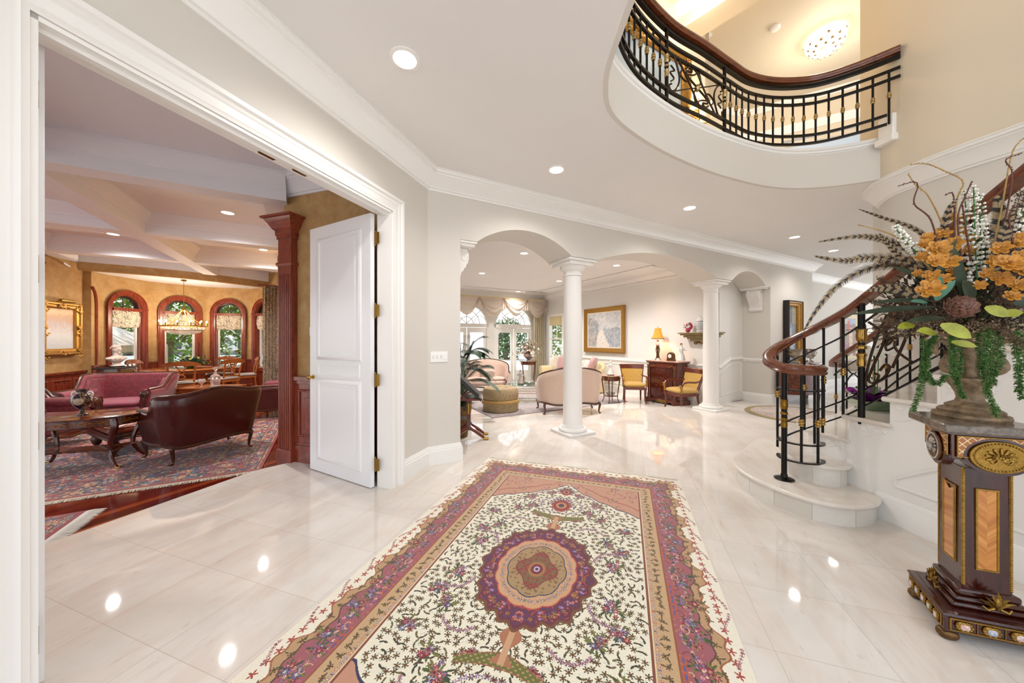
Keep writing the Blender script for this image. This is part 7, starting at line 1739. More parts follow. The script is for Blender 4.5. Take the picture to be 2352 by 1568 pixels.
# curule chair + table far right
p = V(10.9, 10.55, 0)
t = thing('curule_chair', 'small x framed chair with cream seat on claw feet below the garden painting', 'chair', p, .1); w = M['darkf']
for y in (-.2, .2):
    for sx in (-1, 1):
        l = obj('leg', MB().tube(smooth_path([V(sx*.34, y, .85), V(sx*.30, y, .62), V(sx*.10, y, .42), V(-sx*.02, y, .38), V(-sx*.16, y, .26), V(-sx*.27, y, .10), V(-sx*.34, y, .01)], 4), .022, 8), w, t); obj('paw_foot', MB().cushion((-sx*.36, y, .022), (.09, .055, .045)), w, l)
mb = MB(); mb.grid(16, 4, lambda u, v: V((u-.5)*.60, (v-.5)*.40, .46+.30*(abs(u-.5)*2)**3)); mb.grid(16, 4, lambda u, v: V((u-.5)*.60, (v-.5)*.40, .50+.30*(abs(u-.5)*2)**3)); obj('seat', mb, M['palefab'], t, ang=60)
t = thing('side_table', 'low reddish wooden table behind the white orchid', 'side table', F(2032, 885, 0)+V(.1, .3, 0)); mb = MB(); mb.box((0, 0, .78), (.8, .5, .10)); obj('tabletop', mb, M['mahogx'], t, bevel=.01)
for x in (-.35, .35):
    for y in (-.2, .2): obj('leg', MB().tube([V(x, y, .74), V(x*1.02, y, .3), V(x*1.06, y, 0)], [.028, .022, .014], 7), M['mahogx'], t)
# smoke alarm on hall ceiling near the alcove
p = F(1965, 609, CZ); t = thing('smoke_alarm', 'round white ceiling speaker above the garden painting', 'ceiling speaker', p); obj('housing', MB().lathe((0, 0, 0), [(.12, 0), (.12, -.02), (.10, -.035), (.001, -.04)], 24), M['white'], t)
# ------------------------------------------------------------------ pedestal
PC = U(1.672, 2.39, 0)
pd = thing('pedestal', 'ormolu mounted mahogany pedestal with marble top holding the stone urn', 'pedestal', PC, -TH)
def trap(hf, hb, yf, yb): return [(-hf, yf), (hf, yf), (hb, yb), (-hb, yb)]
def tr_sweep(mb, tr, z, prof): mb.sweep([(x, y, z) for x, y in tr], prof, closed=True, flip=-1)
mh = M['mahogd']
b0 = trap(.21, .127, -.177, .175)
mb = MB(); mb.slab(b0, .045, .125); bs = obj('base', mb, mh, pd, bevel=.003)
mb = MB(); tr_sweep(mb, b0, .118, [(-.02, 0), (.0, 0), (.006, .006), (.0, .014), (-.02, .02), (-.06, .022)]); mb.slab(trap(.19, .11, -.157, .155), .125, .140); obj('base_moulding', mb, mh, bs)
# brass banding + porcelain plaques on the base front and the left side
def face(tr, i):   # returns origin, along, normal, length
    a = V(*tr[i]); b = V(*tr[(i+1) % 4]); d = (b-a); L_ = d.length; d.normalize(); return a, d, V(d.y, -d.x), L_
for fi, npl in ((0, 4), (3, 5), (1, 5)):
    a, d, n_, L_ = face(b0, fi); x0, x1 = .022, L_-.022; band = MB()
    band.sweep([a+d*x0+n_*.001+UP*.058, a+d*x1+n_*.001+UP*.058, a+d*x1+n_*.001+UP*.112, a+d*x0+n_*.001+UP*.112], [(-.004, 0), (.004, 0), (.003, .003), (-.003, .003)], N=n_, closed=True)
    if fi == 0:
        for k in range(1, npl): q = a+d*(x0+(x1-x0)*k/npl)+n_*.001; band.prism([q-d*.0015+UP*.058, q+d*.0015+UP*.058, q+d*.0015+UP*.112, q-d*.0015+UP*.112], n_*.002)
    obj('brass_banding', band, M['gold'], bs)
    for k in range(npl):
        q = a+d*(x0+(x1-x0)*(k+.5)/npl)+n_*.004+UP*.085; mb = MB(); mb.cushion(q, (.060 if fi == 0 else .046, .014, .042), ax=(d, n_, UP), e=.9)
        for i in range(10): an = i/10*2*pi; mb.ball(q+d*math.cos(an)*(.027 if fi == 0 else .020)+UP*math.sin(an)*.019+n_*.002, .006, 6)
        pl = obj('plaque_mount', mb, M['gold'], bs); mb = MB(); mb.cushion(q+n_*.006, (.034 if fi == 0 else .026, .008, .026), ax=(d, n_, UP), e=.95); obj('painted_plaque', mb, damask('plaque_%d%d' % (fi, k), '#e9e4dc', ['#c0392b', '#3867a8', '#b04a6a', '#4a7a4a', '#a8842f'][k], 90, .15), pl)
for (x, y) in ((-.18, -.15), (.18, -.15), (.11, .14), (-.11, .14)): mb = MB(); mb.cushion((x, y, .022), (.075, .06, .046), e=.8, crown=.3); obj('paw_foot', mb, M['bronze'], pd)
# ogee plinth
for (hf, hb, yf, yb, z0, z1) in ((.150, .085, -.130, .135, .140, .165), (.132, .075, -.118, .125, .165, .190), (.115, .066, -.108, .118, .190, .225)):
    mb = MB(); mb.slab(trap(hf, hb, yf, yb), z0, z1); obj('plinth', mb, mh, pd, bevel=.011)
ct = trap(.083, .045, -.09, .10)
cb2 = trap(.088, .048, -.094, .105)
mb = MB(); lo = [V(x, y, .22) for x, y in cb2]; hi = [V(x, y, .82) for x, y in ct]; mb.add(lo+hi, [(3, 2, 1, 0), (4, 5, 6, 7), (0, 1, 5, 4), (1, 2, 6, 5), (2, 3, 7, 6), (3, 0, 4, 7)]); sh = obj('shaft', mb, mh, pd, bevel=.002)
a, d, n_, L_ = face(ct, 0); c = a+d*L_/2+n_*.0015
mb = MB(); mb.prism([c-d*.036+UP*.33, c+d*.036+UP*.33, c+d*.036+UP*.715, c+d*.018+UP*.722, c+UP*.712, c-d*.018+UP*.722, c-d*.036+UP*.715], n_*.003); pn_ = obj('veneer_panel', mb, M['chev'], sh)
mb = MB(); mb.sweep([c-d*.038+UP*.327, c+d*.038+UP*.327, c+d*.038+UP*.72, c-d*.038+UP*.72], [(-.004, 0), (.005, 0), (.004, .006), (-.003, .006)], N=n_, closed=True); obj('brass_border', mb, M['gold'], pn_)
a, d, n_, L_ = face(ct, 3); c = a+d*L_/2+n_*.0035
mb = MB(); mb.prism([c-d*.045+UP*.33, c+d*.045+UP*.33, c+d*.045+UP*.70, c+UP*.68, c-d*.045+UP*.72], n_*.003); pn_ = obj('veneer_panel', mb, M['chev'], sh)
mb = MB(); mb.sweep([c-d*.048+UP*.327, c+d*.048+UP*.327, c+d*.048+UP*.71, c-d*.048+UP*.71], [(-.004, 0), (.005, 0), (.004, .006), (-.003, .006)], N=n_, closed=True); obj('brass_border', mb, M['gold'], pn_)
for i in (0, 1):
    x, y = ct[i]; mb = MB()
    for k in range(64): mb.ball((x*1.01, y-.002, .245+k*.009), .0075, 6, (1, 1, 1.1))
    mb.cyl((x, y-.001, .24), (x, y-.001, .82), .0055, seg=6); obj('brass_edge', mb, M['gold'], sh)
x, y = ct[3]; mb = MB()
for k in range(64): mb.ball((x*1.02, y, .245+k*.009), .006, 5)
obj('brass_edge', mb, M['gold'], sh)
# acanthus mounts at the foot
for i, (s_, ) in ((0, (1,)), (3, (1,))):
    a, d, n_, L_ = face(trap(.135, .077, -.12, .127), i); c = a+d*L_/2+n_*.02+UP*.175; mb = MB()
    for k in range(-3, 4): tip = c+d*.018*k*1.2+UP*(.085-.016*abs(k)); leafb(mb, c-UP*.01, tip+n_*.004, .020, 0, .5)
    for k in (-1, 1): mb.tube([c+d*k*.01, c+d*k*.035-UP*.01+n_*.006, c+d*k*.05+UP*.004], [.007, .006, .004], 6)
    mb.ball(c+UP*.03+n_*.004, .014, 8, (1, .6, 1.6)); obj('acanthus_mount', mb, M['gold'], pd)
# frieze with medallion lobes
ft = trap(.161, .072, -.142, .142)
mb = MB(); mb.slab(ft, .87, 1.0); fz = obj('frieze', mb, mh, pd, bevel=.003)
for fi, rx in ((0, .105), (3, .082), (1, .082)):
    a, d, n_, L_ = face(ft, fi); c = a+d*L_/2
    mb = MB(); mb.prism([c-n_*.03+d*rx*1.15*math.cos(t_)+UP*(.895+.088*math.sin(t_)) for t_ in [i/32*2*pi for i in range(32)]], n_*.037); lb_ = obj('medallion_lobe', mb, mh, fz)
    mb = MB(); mb.prism([c+n_*.004-d*(L_*.44)+UP*.885, c+n_*.004+d*(L_*.44)+UP*.885, c+n_*.004+d*(L_*.44)+UP*.985, c+n_*.004-d*(L_*.44)+UP*.985], n_*.002); obj('lattice_panel', mb, M['latt'], fz)
    mb = MB(); mb.sweep([c+n_*.006-d*(L_*.44)+UP*.885, c+n_*.006+d*(L_*.44)+UP*.885, c+n_*.006+d*(L_*.44)+UP*.985, c+n_*.006-d*(L_*.44)+UP*.985], [(-.003, 0), (.003, 0), (.002, .003), (-.002, .003)], N=n_, closed=True); obj('brass_border', mb, M['gold'], fz)
    mb = MB(); mb.prism([c+n_*.007+d*rx*math.cos(t_)+UP*(.897+.075*math.sin(t_)) for t_ in [i/40*2*pi for i in range(40)]], n_*.010); md = obj('medallion', mb, M['gold'] if fi == 0 else M['bronze'], fz, bevel=.003)
    mb = MB()
    for i in range(46): t_ = i/46*2*pi; mb.ball(c+n_*.018+d*rx*.86*math.cos(t_)+UP*(.897+.064*math.sin(t_)), .0048, 6)
    q = c+n_*.019+UP*.897
    for k in range(9): an = -pi*.1+k*pi*1.2/8; mb.cushion(q+d*rx*.34*math.cos(an)+UP*(.026*math.sin(an)), (.040, .012, .012), ax=((d*math.cos(an)+UP*math.sin(an)), n_, (UP*math.cos(an)-d*math.sin(an))), e=.9)
    for k in range(3): blossom(mb, q+d*(k-1)*.022+n_*.006+UP*.002*((k+1) % 2), n_, .016, 6, .5); mb.ball(q+d*(k-1)*.022+n_*.008, .007, 8)
    for k in (-1, 1): mb.tube([q+d*k*(.01+.03*t_)+UP*(-.012-.018*math.sin(t_*3)) for t_ in [i/6 for i in range(7)]], .004, 5)
    obj('relief', mb, M['gold'] if fi == 0 else M['silver'], md)
mb = MB(); mb.slab(trap(.212, .128, -.185, .18), 1.003, 1.045); obj('marble_top', mb, M['slab'], pd, bevel=.009)
mb = MB(); mb.slab(trap(.185, .10, -.162, .16), .995, 1.004); obj('neck_moulding', mb, mh, pd)
# ------------------------------------------------------------------ stone urn with swan handles
ur = thing('stone_urn', 'weathered brown stone urn with swan handles on the marble pedestal', 'urn', PC+V(.035, .02, 1.045), -TH)
flu = lambda a, z: 1+.03*abs(math.sin(a*8))
obj('foot', MB().lathe((0, 0, 0), [(.001, 0), (.125, 0), (.130, .012), (.126, .026), (.106, .032), (.110, .042), (.098, .052), (.082, .058), (.084, .068), (.068, .078)], 40, fn=lambda a, z: 1+(.02*abs(math.sin(a*10)) if z > .03 else 0)), M['stone'], ur)
obj('stem', MB().lathe((0, 0, 0), [(.068, .078), (.050, .088), (.044, .105), (.048, .13), (.06, .16), (.076, .185), (.082, .20), (.078, .21), (.04, .215)], 32, fn=flu), M['stone'], ur)
obj('bowl', MB().lathe((0, 0, 0), [(.030, .213), (.030, .24), (.036, .28), (.040, .32), (.040, .355), (.046, .375), (.065, .398), (.105, .425), (.135, .44), (.138, .452), (.12, .455), (.001, .45)], 36, fn=flu), M['stone'], ur)
for k in range(3):
    a = k*2*pi/3+pi*1.03; o_ = V(math.cos(a), math.sin(a)); q = o_*.045
    path = smooth_path([q+UP*.225, q+o_*.02+UP*.245, q+o_*.050+UP*.27, q+o_*.040+UP*.315, q+o_*.030+UP*.350, q+o_*.055+UP*.395, q+o_*.092+UP*.40, q+o_*.105+UP*.370, q+o_*.090+UP*.335], 4)
    n = len(path); rad = [.013+.016*math.sin(min(1, i/n*2.2)*pi) if i < n*.42 else .0115 for i in range(n)]
    mb = MB(); mb.tube(path, rad, 10); e_ = path[-1]; mb.ball(path[-6], .020, 8); mb.tube([path[-6], path[-3], e_-UP*.01], [.016, .011, .004], 8); sw = obj('swan_handle', mb, M['stone'], ur)
    mb = MB(); s_ = V(-o_.y, o_.x)
    for sg in (-1, 1):
        for j in range(5): leafb(mb, q+o_*.035+s_*sg*.015+UP*(.235+.012*j), q+o_*(.0+.008*j)+s_*sg*.042+UP*(.285+.018*j), .026, 0, .3)
    obj('wing', mb, M['stone'], sw)
    obj('claw_leg', MB().tube([q+UP*.25, q+o_*.022+UP*.212], [.012, .018], 8), M['stone'], sw)

# ------------------------------------------------------------------ dried flower arrangement
ac = ur.location+V(0, 0, .44)
fa = thing('flower_arrangement', 'large dried arrangement of amber blooms, pheasant feathers and twigs in the stone urn', 'flower arrangement', ac)
def LQ(px, py, Y): return Q(px, py, Y)-ac
rr = random.Random(21)
# moss and dried foliage mass
for nm, mt, n, wd, sc_ in (('dried_foliage', M['moss'], 2600, .013, 1.0), ('dark_foliage', M['dkgreen'], 420, .022, 1.0), ('pale_lichen', M['mosslt'], 700, .012, 1.0)):
    mb = MB()
    for i in range(n):
        if nm == 'pale_lichen': a = rr.uniform(0, 2*pi); r_ = rr.gauss(.20, .05); q = V(math.cos(a)*r_*1.2, math.sin(a)*r_*.8, rr.gauss(.025, .022)-max(0, r_-.2)*.2); d = V(rr.gauss(0, 1), rr.gauss(0, 1), rr.gauss(0, 1)).normalized()*.016
        else:
            a = rr.uniform(0, 2*pi); el = rr.uniform(-.12, 1.35); r_ = rr.random()**.45*.34; dr = V(math.cos(a)*math.cos(el)*1.25, math.sin(a)*math.cos(el)*.75, math.sin(el)*1.15); q = dr*r_+V(0, 0, .03); d = (dr+V(rr.gauss(0, .4), rr.gauss(0, .4), rr.gauss(0, .4))).normalized()*rr.uniform(.02, .055)
        leafb(mb, q, q+d, wd, .1)
    obj(nm, mb, mt, fa, smooth=False, kind='stuff')
# long stems of dark dried twiglets
mb = MB()
for i in range(60):
    a = rr.uniform(0, 2*pi); el = rr.uniform(.0, 1.3); dr = V(math.cos(a)*math.cos(el)*1.3, math.sin(a)*math.cos(el)*.7, math.sin(el)*1.1); L_ = rr.uniform(.3, .52); pts = [dr*L_*t-UP*.08*t*t for t in (0, .35, .7, 1)]; mb.tube(pts, [.003, .0025, .002, .0015], 4)
    for k in range(9): q = pts[1]+(pts[3]-pts[1])*k/8; leafb(mb, q, q+V(rr.gauss(0, .02), rr.gauss(0, .02), rr.gauss(.01, .02)), .008)
obj('dried_stems', mb, M['moss'], fa, smooth=False, kind='stuff')
for (pts, Y, w_) in (([(2290, 660), (2310, 580), (2330, 500), (2345, 440)], 1.6, .030), ([(2270, 660), (2262, 600), (2270, 520)], 1.66, .022), ([(2320, 660), (2345, 600), (2352, 520)], 1.55, .034), ([(2200, 720), (2110, 720), (2040, 700), (2000, 690)], 1.66, .024), ([(2200, 700), (2090, 670), (2020, 640)], 1.7, .022), ([(2200, 730), (2100, 745), (2030, 735)], 1.62, .022), ([(2200, 690), (2140, 640), (2060, 610), (2020, 600)], 1.72, .020), ([(2240, 740), (2300, 760), (2345, 790)], 1.44, .026), ([(2300, 690), (2340, 700), (2380, 715)], 1.45, .03)):
    P_ = smooth_path([LQ(x, y, Y) for x, y in pts], 12); mb = MB(); mb.tube(P_, .002, 4)
    for i, p in enumerate(P_):
        for k in range(16): a = rr.uniform(0, 2*pi); b = rr.uniform(-1, 1); r_ = w_*rr.random()**.5*(1.1-.6*i/len(P_)); q = p+V(math.cos(a)*r_, math.sin(a)*r_, b*r_); leafb(mb, q, q+V(rr.gauss(0, 1), rr.gauss(0, 1), rr.gauss(0, 1)).normalized()*.012, .005)
    obj('seed_plume', mb, M['moss2'], fa, smooth=False)
amb = [(2125, 560, 1.58, 26), (2172, 640, 1.48, 26), (2196, 620, 1.52, 30), (2150, 600, 1.48, 34), (2130, 545, 1.62, 24), (2180, 500, 1.7, 24), (2228, 548, 1.64, 24), (2300, 570, 1.48, 34), (2325, 680, 1.40, 30), (2352, 620, 1.36, 44), (2268, 628, 1.5, 26), (2115, 665, 1.46, 20), (2345, 545, 1.5, 26), (2155, 572, 1.52, 44), (2190, 560, 1.60, 34), (2178, 600, 1.50, 40), (2136, 664, 1.42, 46), (2142, 634, 1.50, 32), (2118, 590, 1.55, 26), (2165, 535, 1.62, 30), (2205, 530, 1.70, 26), (2225, 575, 1.62, 26), (2108, 628, 1.55, 20), (2300, 640, 1.42, 36), (2318, 606, 1.38, 50), (2340, 655, 1.40, 34), (2344, 590, 1.45, 34), (2286, 600, 1.5, 32), (2335, 560, 1.5, 30), (2250, 655, 1.46, 24), (2210, 500, 1.72, 20)]
for px, py, Y, s_ in amb:
    c = LQ(px, py, Y); r_ = s_*Y/775*.50; n_ = V(-.55+rr.uniform(-.3, .3), -.75, .25+rr.uniform(-.2, .3)); mb = MB()
    for lay, (k, sc_, cup) in enumerate(((6, 1.0, .35), (5, .72, .7), (4, .42, 1.0))): blossom(mb, c+n_.normalized()*.004*lay, n_, r_*sc_, k, cup)
    f_ = obj('amber_bloom', mb, M['amber'], fa, smooth=False); obj('bloom_heart', MB().ball(c+n_.normalized()*r_*.25, r_*.16, 8), M['amberdk'], f_)
# artichoke
c = LQ(2205, 706, 1.42); n_ = V(-.35, -.8, .45).normalized(); u_ = n_.cross(UP).normalized(); w_ = n_.cross(u_); mb = MB(); mb.ball(c, .034, 12)
for lay in range(8):
    m_ = 12-lay; th_ = 1.95-lay*.25
    for k in range(m_):
        a = 2*pi*(k+.5*(lay % 2))/m_; e1 = u_*math.cos(a)+w_*math.sin(a); d = e1*math.sin(th_)+n_*math.cos(th_); up_ = (n_*math.sin(th_)-e1*math.cos(th_)).normalized(); q = c+d*.031; tip = q+up_*.030+d*(.016-.0012*lay); sv = d.cross(up_).normalized()
        mid = q+up_*.014+d*.011
        mb.add([q-sv*.008, mid-sv*.0135, tip, mid+sv*.0135, q+sv*.008, mid+d*.005, mid-sv*.0135-d*.006, tip-d*.004, mid+sv*.0135-d*.006], [(0, 1, 5), (1, 2, 5), (2, 3, 5), (3, 4, 5), (0, 5, 4), (1, 6, 7, 2), (3, 2, 7, 8)])
obj('artichoke', mb, M['arti'], fa, smooth=False)
# leaves
for (a_, b_, Y, w_, m_) in (((2160, 745), (2232, 775), 1.42, .055, 'olive'), ((2150, 765), (2105, 758), 1.46, .040, 'olive'), ((2185, 785), (2245, 795), 1.42, .030, 'olive'), ((2262, 705), (2318, 726), 1.38, .045, 'olive'), ((2300, 722), (2352, 716), 1.40, .035, 'olive'), ((2100, 745), (2060, 752), 1.5, .035, 'olive'), ((2120, 700), (2200, 540), 1.62, .03, 'dkgreen'), ((2215, 690), (2190, 560), 1.52, .035, 'dkgreen'), ((2235, 690), (2210, 640), 1.5, .05, 'dkgreen'), ((2150, 690), (2195, 640), 1.46, .028, 'blueg'), ((2150, 690), (2160, 630), 1.46, .028, 'blueg'), ((2130, 695), (2090, 690), 1.48, .022, 'blueg'), ((2160, 690), (2105, 650), 1.50, .03, 'dkgreen'), ((2120, 640), (2050, 610), 1.6, .028, 'dkgreen'), ((2150, 705), (1950, 716), 1.62, .030, 'dkgreen'), ((2150, 695), (2010, 662), 1.66, .022, 'dkgreen'), ((2140, 690), (2000, 690), 1.62, .024, 'dkgreen'), ((2330, 700), (2400, 680), 1.4, .06, 'dkgreen'), ((2170, 730), (2080, 735), 1.5, .03, 'dkgreen')):
    mb = MB(); leafb(mb, LQ(*a_, Y), LQ(*b_, Y-.04), w_, .06, .15, V(-.6, -.8, .35)); obj('broad_leaf', mb, M[m_], fa)
# white flower spikes
for (pts, Y) in (([(2245, 660), (2240, 560), (2236, 430)], 1.60), ([(2262, 640), (2252, 540), (2250, 450)], 1.62), ([(2225, 640), (2222, 540), (2215, 440)], 1.64), ([(2130, 600), (2085, 560), (2055, 520)], 1.62), ([(2345, 560), (2350, 520), (2352, 480)], 1.55)):
    P_ = smooth_path([LQ(x, y, Y) for x, y in pts], 10); mb = MB(); mb.tube(P_, .0025, 5); sp_o = obj('spike_stem', mb, M['green'], fa); mb = MB(); mg = MB(); n = len(P_)
    for i, p in enumerate(P_):
        for k in range(5):
            a = rr.uniform(0, 2*pi); r_ = .026*(1.1-.7*i/n); q = p+V(math.cos(a), math.sin(a), .3)*r_; mb.ball(q, .0075*(1.1-.5*i/n), 5)
            if k < 2: leafb(mg, p, p+V(math.cos(a+1), math.sin(a+1), .4)*r_*1.2, .006)
    obj('white_florets', mb, M['fw'], sp_o, smooth=False); obj('spike_leaves', mg, M['green'], sp_o, smooth=False)
# feathers
def feather(pts, Y0, Y1, w, bars=26, name='pheasant_feather', dense=1):
    n = len(pts); P_ = smooth_path([LQ(x, y, Y0+(Y1-Y0)*i/(n-1)) for i, (x, y) in enumerate(pts)], 30//(n-1)*3); m = len(P_); mb = MB(); bar = []
    mb.tube(P_, [.0035*(1-.8*i/m)+.0008 for i in range(m)], 5); bar += [1.0 if math.sin(i/m*bars*2*pi) > .1 else .1 for i in range(m) for _ in range(5)]
    vd = V(-.8, -.6, 0)
    for i in range(2, m-1):
        t = i/m; d = (P_[i+1]-P_[i-1]).normalized(); s_ = d.cross(V(.7, .7, 0)).normalized(); ww = .85*w*(math.sin(pi*min(1, .12+t*.88))**.6)*(1-.55*t)
        for sg in (-1, 1):
            for h_ in range(dense):
                q = P_[i]+(P_[min(m-1, i+1)]-P_[i])*h_/dense; e_ = q+(s_*sg*rr.uniform(.75, 1.1)+d*.7)*ww+UP*(-.15*ww); ln_ = d*.0042
                mb.add([q, q+ln_*.8, e_+ln_*.25, e_], [(0, 1, 2, 3)]); b_ = 1.0 if math.sin(t*bars*2*pi) > .2 else .15+.3*rr.random(); bar += [b_]*4
    o = obj(name, mb, M['feather'], fa, smooth=False); at = o.data.attributes.new('bar', 'FLOAT', 'POINT')
    if len(o.data.vertices) == len(bar): at.data.foreach_set('value', bar)
    return o
feather([(2180, 655), (2100, 618), (2010, 612), (1930, 650), (1880, 705), (1846, 760)], 1.75, 1.72, .034, 22, dense=4)
feather([(2180, 650), (2090, 600), (2000, 590), (1940, 598), (1872, 588)], 1.70, 1.62, .040, 20, dense=4)
feather([(2160, 620), (2060, 560), (1980, 542), (1880, 555)], 1.72, 1.68, .030, 20, dense=4)
feather([(2180, 600), (2110, 530), (2030, 500), (1972, 480)], 1.72, 1.66, .018, 18, dense=4)
feather([(2165, 600), (2168, 530), (2180, 480), (2200, 455)], 1.62, 1.6, .022, 9, dense=4)
feather([(2130, 640), (2060, 580), (2020, 536)], 1.64, 1.6, .022, 12, dense=4)
feather([(2270, 640), (2300, 560), (2328, 480)], 1.52, 1.5, .034, 12, dense=4)
feather([(2285, 620), (2300, 520), (2290, 450)], 1.60, 1.58, .050, 6, dense=4)
feather([(2310, 600), (2345, 500), (2375, 430)], 1.6, 1.6, .045, 10, dense=4)
feather([(2120, 680), (2040, 660), (1990, 668)], 1.6, 1.56, .03, 8, dense=4)
# twigs
tw = [([(2178, 600), (2165, 520), (2132, 450), (2104, 425), (2086, 400)], 1.66, 'twigy'), ([(2200, 600), (2196, 470), (2212, 418), (2168, 392), (2128, 376), (2092, 378)], 1.64, 'twigy'), ([(2160, 590), (2138, 505), (2100, 468), (2108, 428), (2098, 418), (2066, 426)], 1.62, 'twig'), ([(2210, 600), (2200, 500), (2222, 440), (2232, 416)], 1.60, 'twig'), ([(2190, 580), (2192, 480), (2188, 444), (2172, 448)], 1.62, 'twig'), ([(2270, 620), (2300, 480), (2318, 380), (2330, 340), (2350, 318)], 1.58, 'twigy'), ([(2280, 620), (2310, 500), (2325, 400), (2310, 368), (2346, 352)], 1.56, 'twig'), ([(2230, 600), (2215, 500), (2212, 462), (2240, 452)], 1.6, 'twig'), ([(2140, 620), (2060, 545), (1972, 516)], 1.64, 'twigy'), ([(2330, 580), (2318, 500), (2330, 470)], 1.5, 'twig')]
for pts, Y, m_ in tw:
    P_ = smooth_path([LQ(x, y, Y) for x, y in pts], 7); n = len(P_); mb = MB(); mb.tube(P_, [.0030*(1-.7*i/n)+.0008 for i in range(n)], 6)
    for i in range(2, n, 1): mb.ball(P_[i]+V(rr.uniform(-1, 1), rr.uniform(-1, 1), rr.uniform(-1, 1))*.003, .0026, 5)
    obj('twig', mb, M[m_], fa)
# hanging sedum strands
st_ = [[(2150, 770), (2128, 800), (2120, 850), (2112, 900), (2096, 942)], [(2135, 780), (2122, 830), (2118, 862)], [(2142, 780), (2130, 830), (2128, 875)], [(2190, 770), (2192, 830), (2200, 880), (2212, 912)], [(2205, 780), (2205, 840), (2196, 880)], [(2262, 745), (2270, 800), (2272, 860), (2268, 900), (2288, 955)], [(2275, 750), (2285, 820), (2278, 880)], [(2290, 760), (2300, 820), (2282, 862)], [(2245, 765), (2250, 820), (2262, 880), (2292, 945)], [(2340, 760), (2342, 840), (2348, 915)], [(2120, 780), (2128, 850), (2150, 882), (2172, 862)], [(2265, 760), (2262, 820), (2255, 850)], [(2328, 770), (2338, 850), (2340, 900)], [(2185, 775), (2186, 820), (2190, 860)], [(2350, 770), (2352, 850)]]
for pts in st_:
    Y = 1.50 if pts[0][0] < 2250 else 1.46; P_ = smooth_path([LQ(x, y, Y+(.05 if x < 2170 else 0)) for x, y in pts], 12); mb = MB(); mb.tube(P_, .0018, 4)
    for i, p in enumerate(P_):
        for k in range(9): a = rr.uniform(0, 2*pi); leafb(mb, p, p+V(math.cos(a)*.014, math.sin(a)*.014, rr.uniform(-.012, .006)), .0065, 0, .4)
    obj('hanging_strand', mb, M['sedum'], fa, smooth=False)
# ------------------------------------------------------------------ orchid on the stair
op = V(3.50, 3.26, .785)
t = thing('potted_orchid', 'white orchid in purple foil and a green paper square on the marble stair', 'potted plant', op, -.3)
mb = MB(); mb.prism([(-.15, -.12, .0), (.15, -.12, 0), (.15, .12, 0), (-.15, .12, 0)], (0, 0, .012)); a0 = MB()
sq0 = [V(-.10, -.10, .004), V(.10, -.10, .004), V(.10, .10, .004), V(-.10, .10, .004)]; sq1 = [V(-.17, -.16, .09), V(.19, -.15, .11), V(.18, .17, .10), V(-.16, .16, .09)]
a0.add(sq0+sq1+[p*.97+UP*.003 for p in sq1]+[p*.97+UP*.004 for p in sq0], [(0, 1, 5, 4), (1, 2, 6, 5), (2, 3, 7, 6), (3, 0, 4, 7), (0, 3, 2, 1), (4, 5, 9, 8), (5, 6, 10, 9), (6, 7, 11, 10), (7, 4, 8, 11)]); obj('paper_wrap', a0, M['foil'], t, smooth=False)
mb = MB(); mb.grid(60, 8, lambda u, v: V(math.cos(u*2*pi), math.sin(u*2*pi), 0)*(.08+.13*v*v+.015*math.sin(u*2*pi*9)*v)+UP*(.02+.17*v-.05*max(0, v-.6)+.018*math.sin(u*2*pi*7)*v)); obj('purple_foil', mb, M['purple'], t, ang=80)
obj('pot', MB().lathe((0, 0, 0), [(.001, .006), (.06, .006), (.075, .11), (.001, .10)], 18), M['purple'], t)
for (dx, dy, dz, w_) in ((.26, -.05, .10, .085), (-.22, -.06, .06, .08), (.12, .16, .12, .07), (-.1, .15, .10, .07), (.05, -.17, .08, .07)): mb = MB(); leafb(mb, V(0, 0, .12), V(dx, dy, .12+dz), w_, .35, .18); obj('orchid_leaf', mb, M['dkgreen'], t)
for k, pts in enumerate(([V(-.01, 0, .1), V(.0, .0, .40), V(-.03, -.02, .56), V(-.10, -.06, .55), V(-.13, -.09, .42), V(-.12, -.1, .26)], [V(.02, 0, .1), V(.03, 0, .42), V(.03, -.02, .56), V(.09, -.05, .60), V(.15, -.08, .54)])):
    P_ = smooth_path(pts, 6); s_ = obj('flower_stem', MB().tube(P_, .0035, 6), M['green'], t)
    for i in range(len(P_)-2, len(P_)//2-2, -3):
        p = P_[i]; n_ = V(-.5, -.8, .1); mb = MB(); c = p+V(-.01, -.02, -.012); blossom(mb, c, n_, .052, 5, .15); mb.ball(c+n_*.008, .006, 6); obj('orchid_flower', mb, M['fw'], s_, smooth=False)
# ------------------------------------------------------------------ upper hallway contents
pm = S(2.9, -.62, 0)
framed('framed_painting', 'large gilt framed harbour painting on the upper hallway wall', S(2.75, -.63, 4.95), pi/2-TD, 2.2, 1.65, .16, M['goldframe'], [(0, '#6b5a40'), (.15, '#7d765f'), (.3, '#b5b8b0'), (.6, '#b7c4cc'), (1, '#8fa3b5')], .10, None, 3, .25, carve=True)
q = S(4.05, -.64, 5.0)
t = thing('wall_sconce', 'brass wall sconce with two lit candle bulbs beside the harbour painting', 'wall lamp', q, pi/2-TD)
obj('backplate', MB().cushion((0, -.02, -.1), (.10, .04, .34)), M['brass'], t)
for sx in (-1, 1):
    a = obj('arm', MB().tube(smooth_path([V(0, -.03, -.12), V(sx*.08, -.12, -.18), V(sx*.16, -.16, -.10), V(sx*.16, -.16, 0)], 5), .009, 6), M['brass'], t); obj('candle_sleeve', MB().cyl((sx*.16, -.16, 0), (sx*.16, -.16, .10), .014), M['porc'], a); obj('flame_bulb', MB().lathe((sx*.16, -.16, .10), [(.006, 0), (.018, .02), (.014, .045), (.001, .075)], 10), M['candle'], a)
bq = q-dE*.22; bulb(bq.x, bq.y, 5.12, 10, (1, .74, .42), .05)
p = V(5.20, 5.60, UZ)
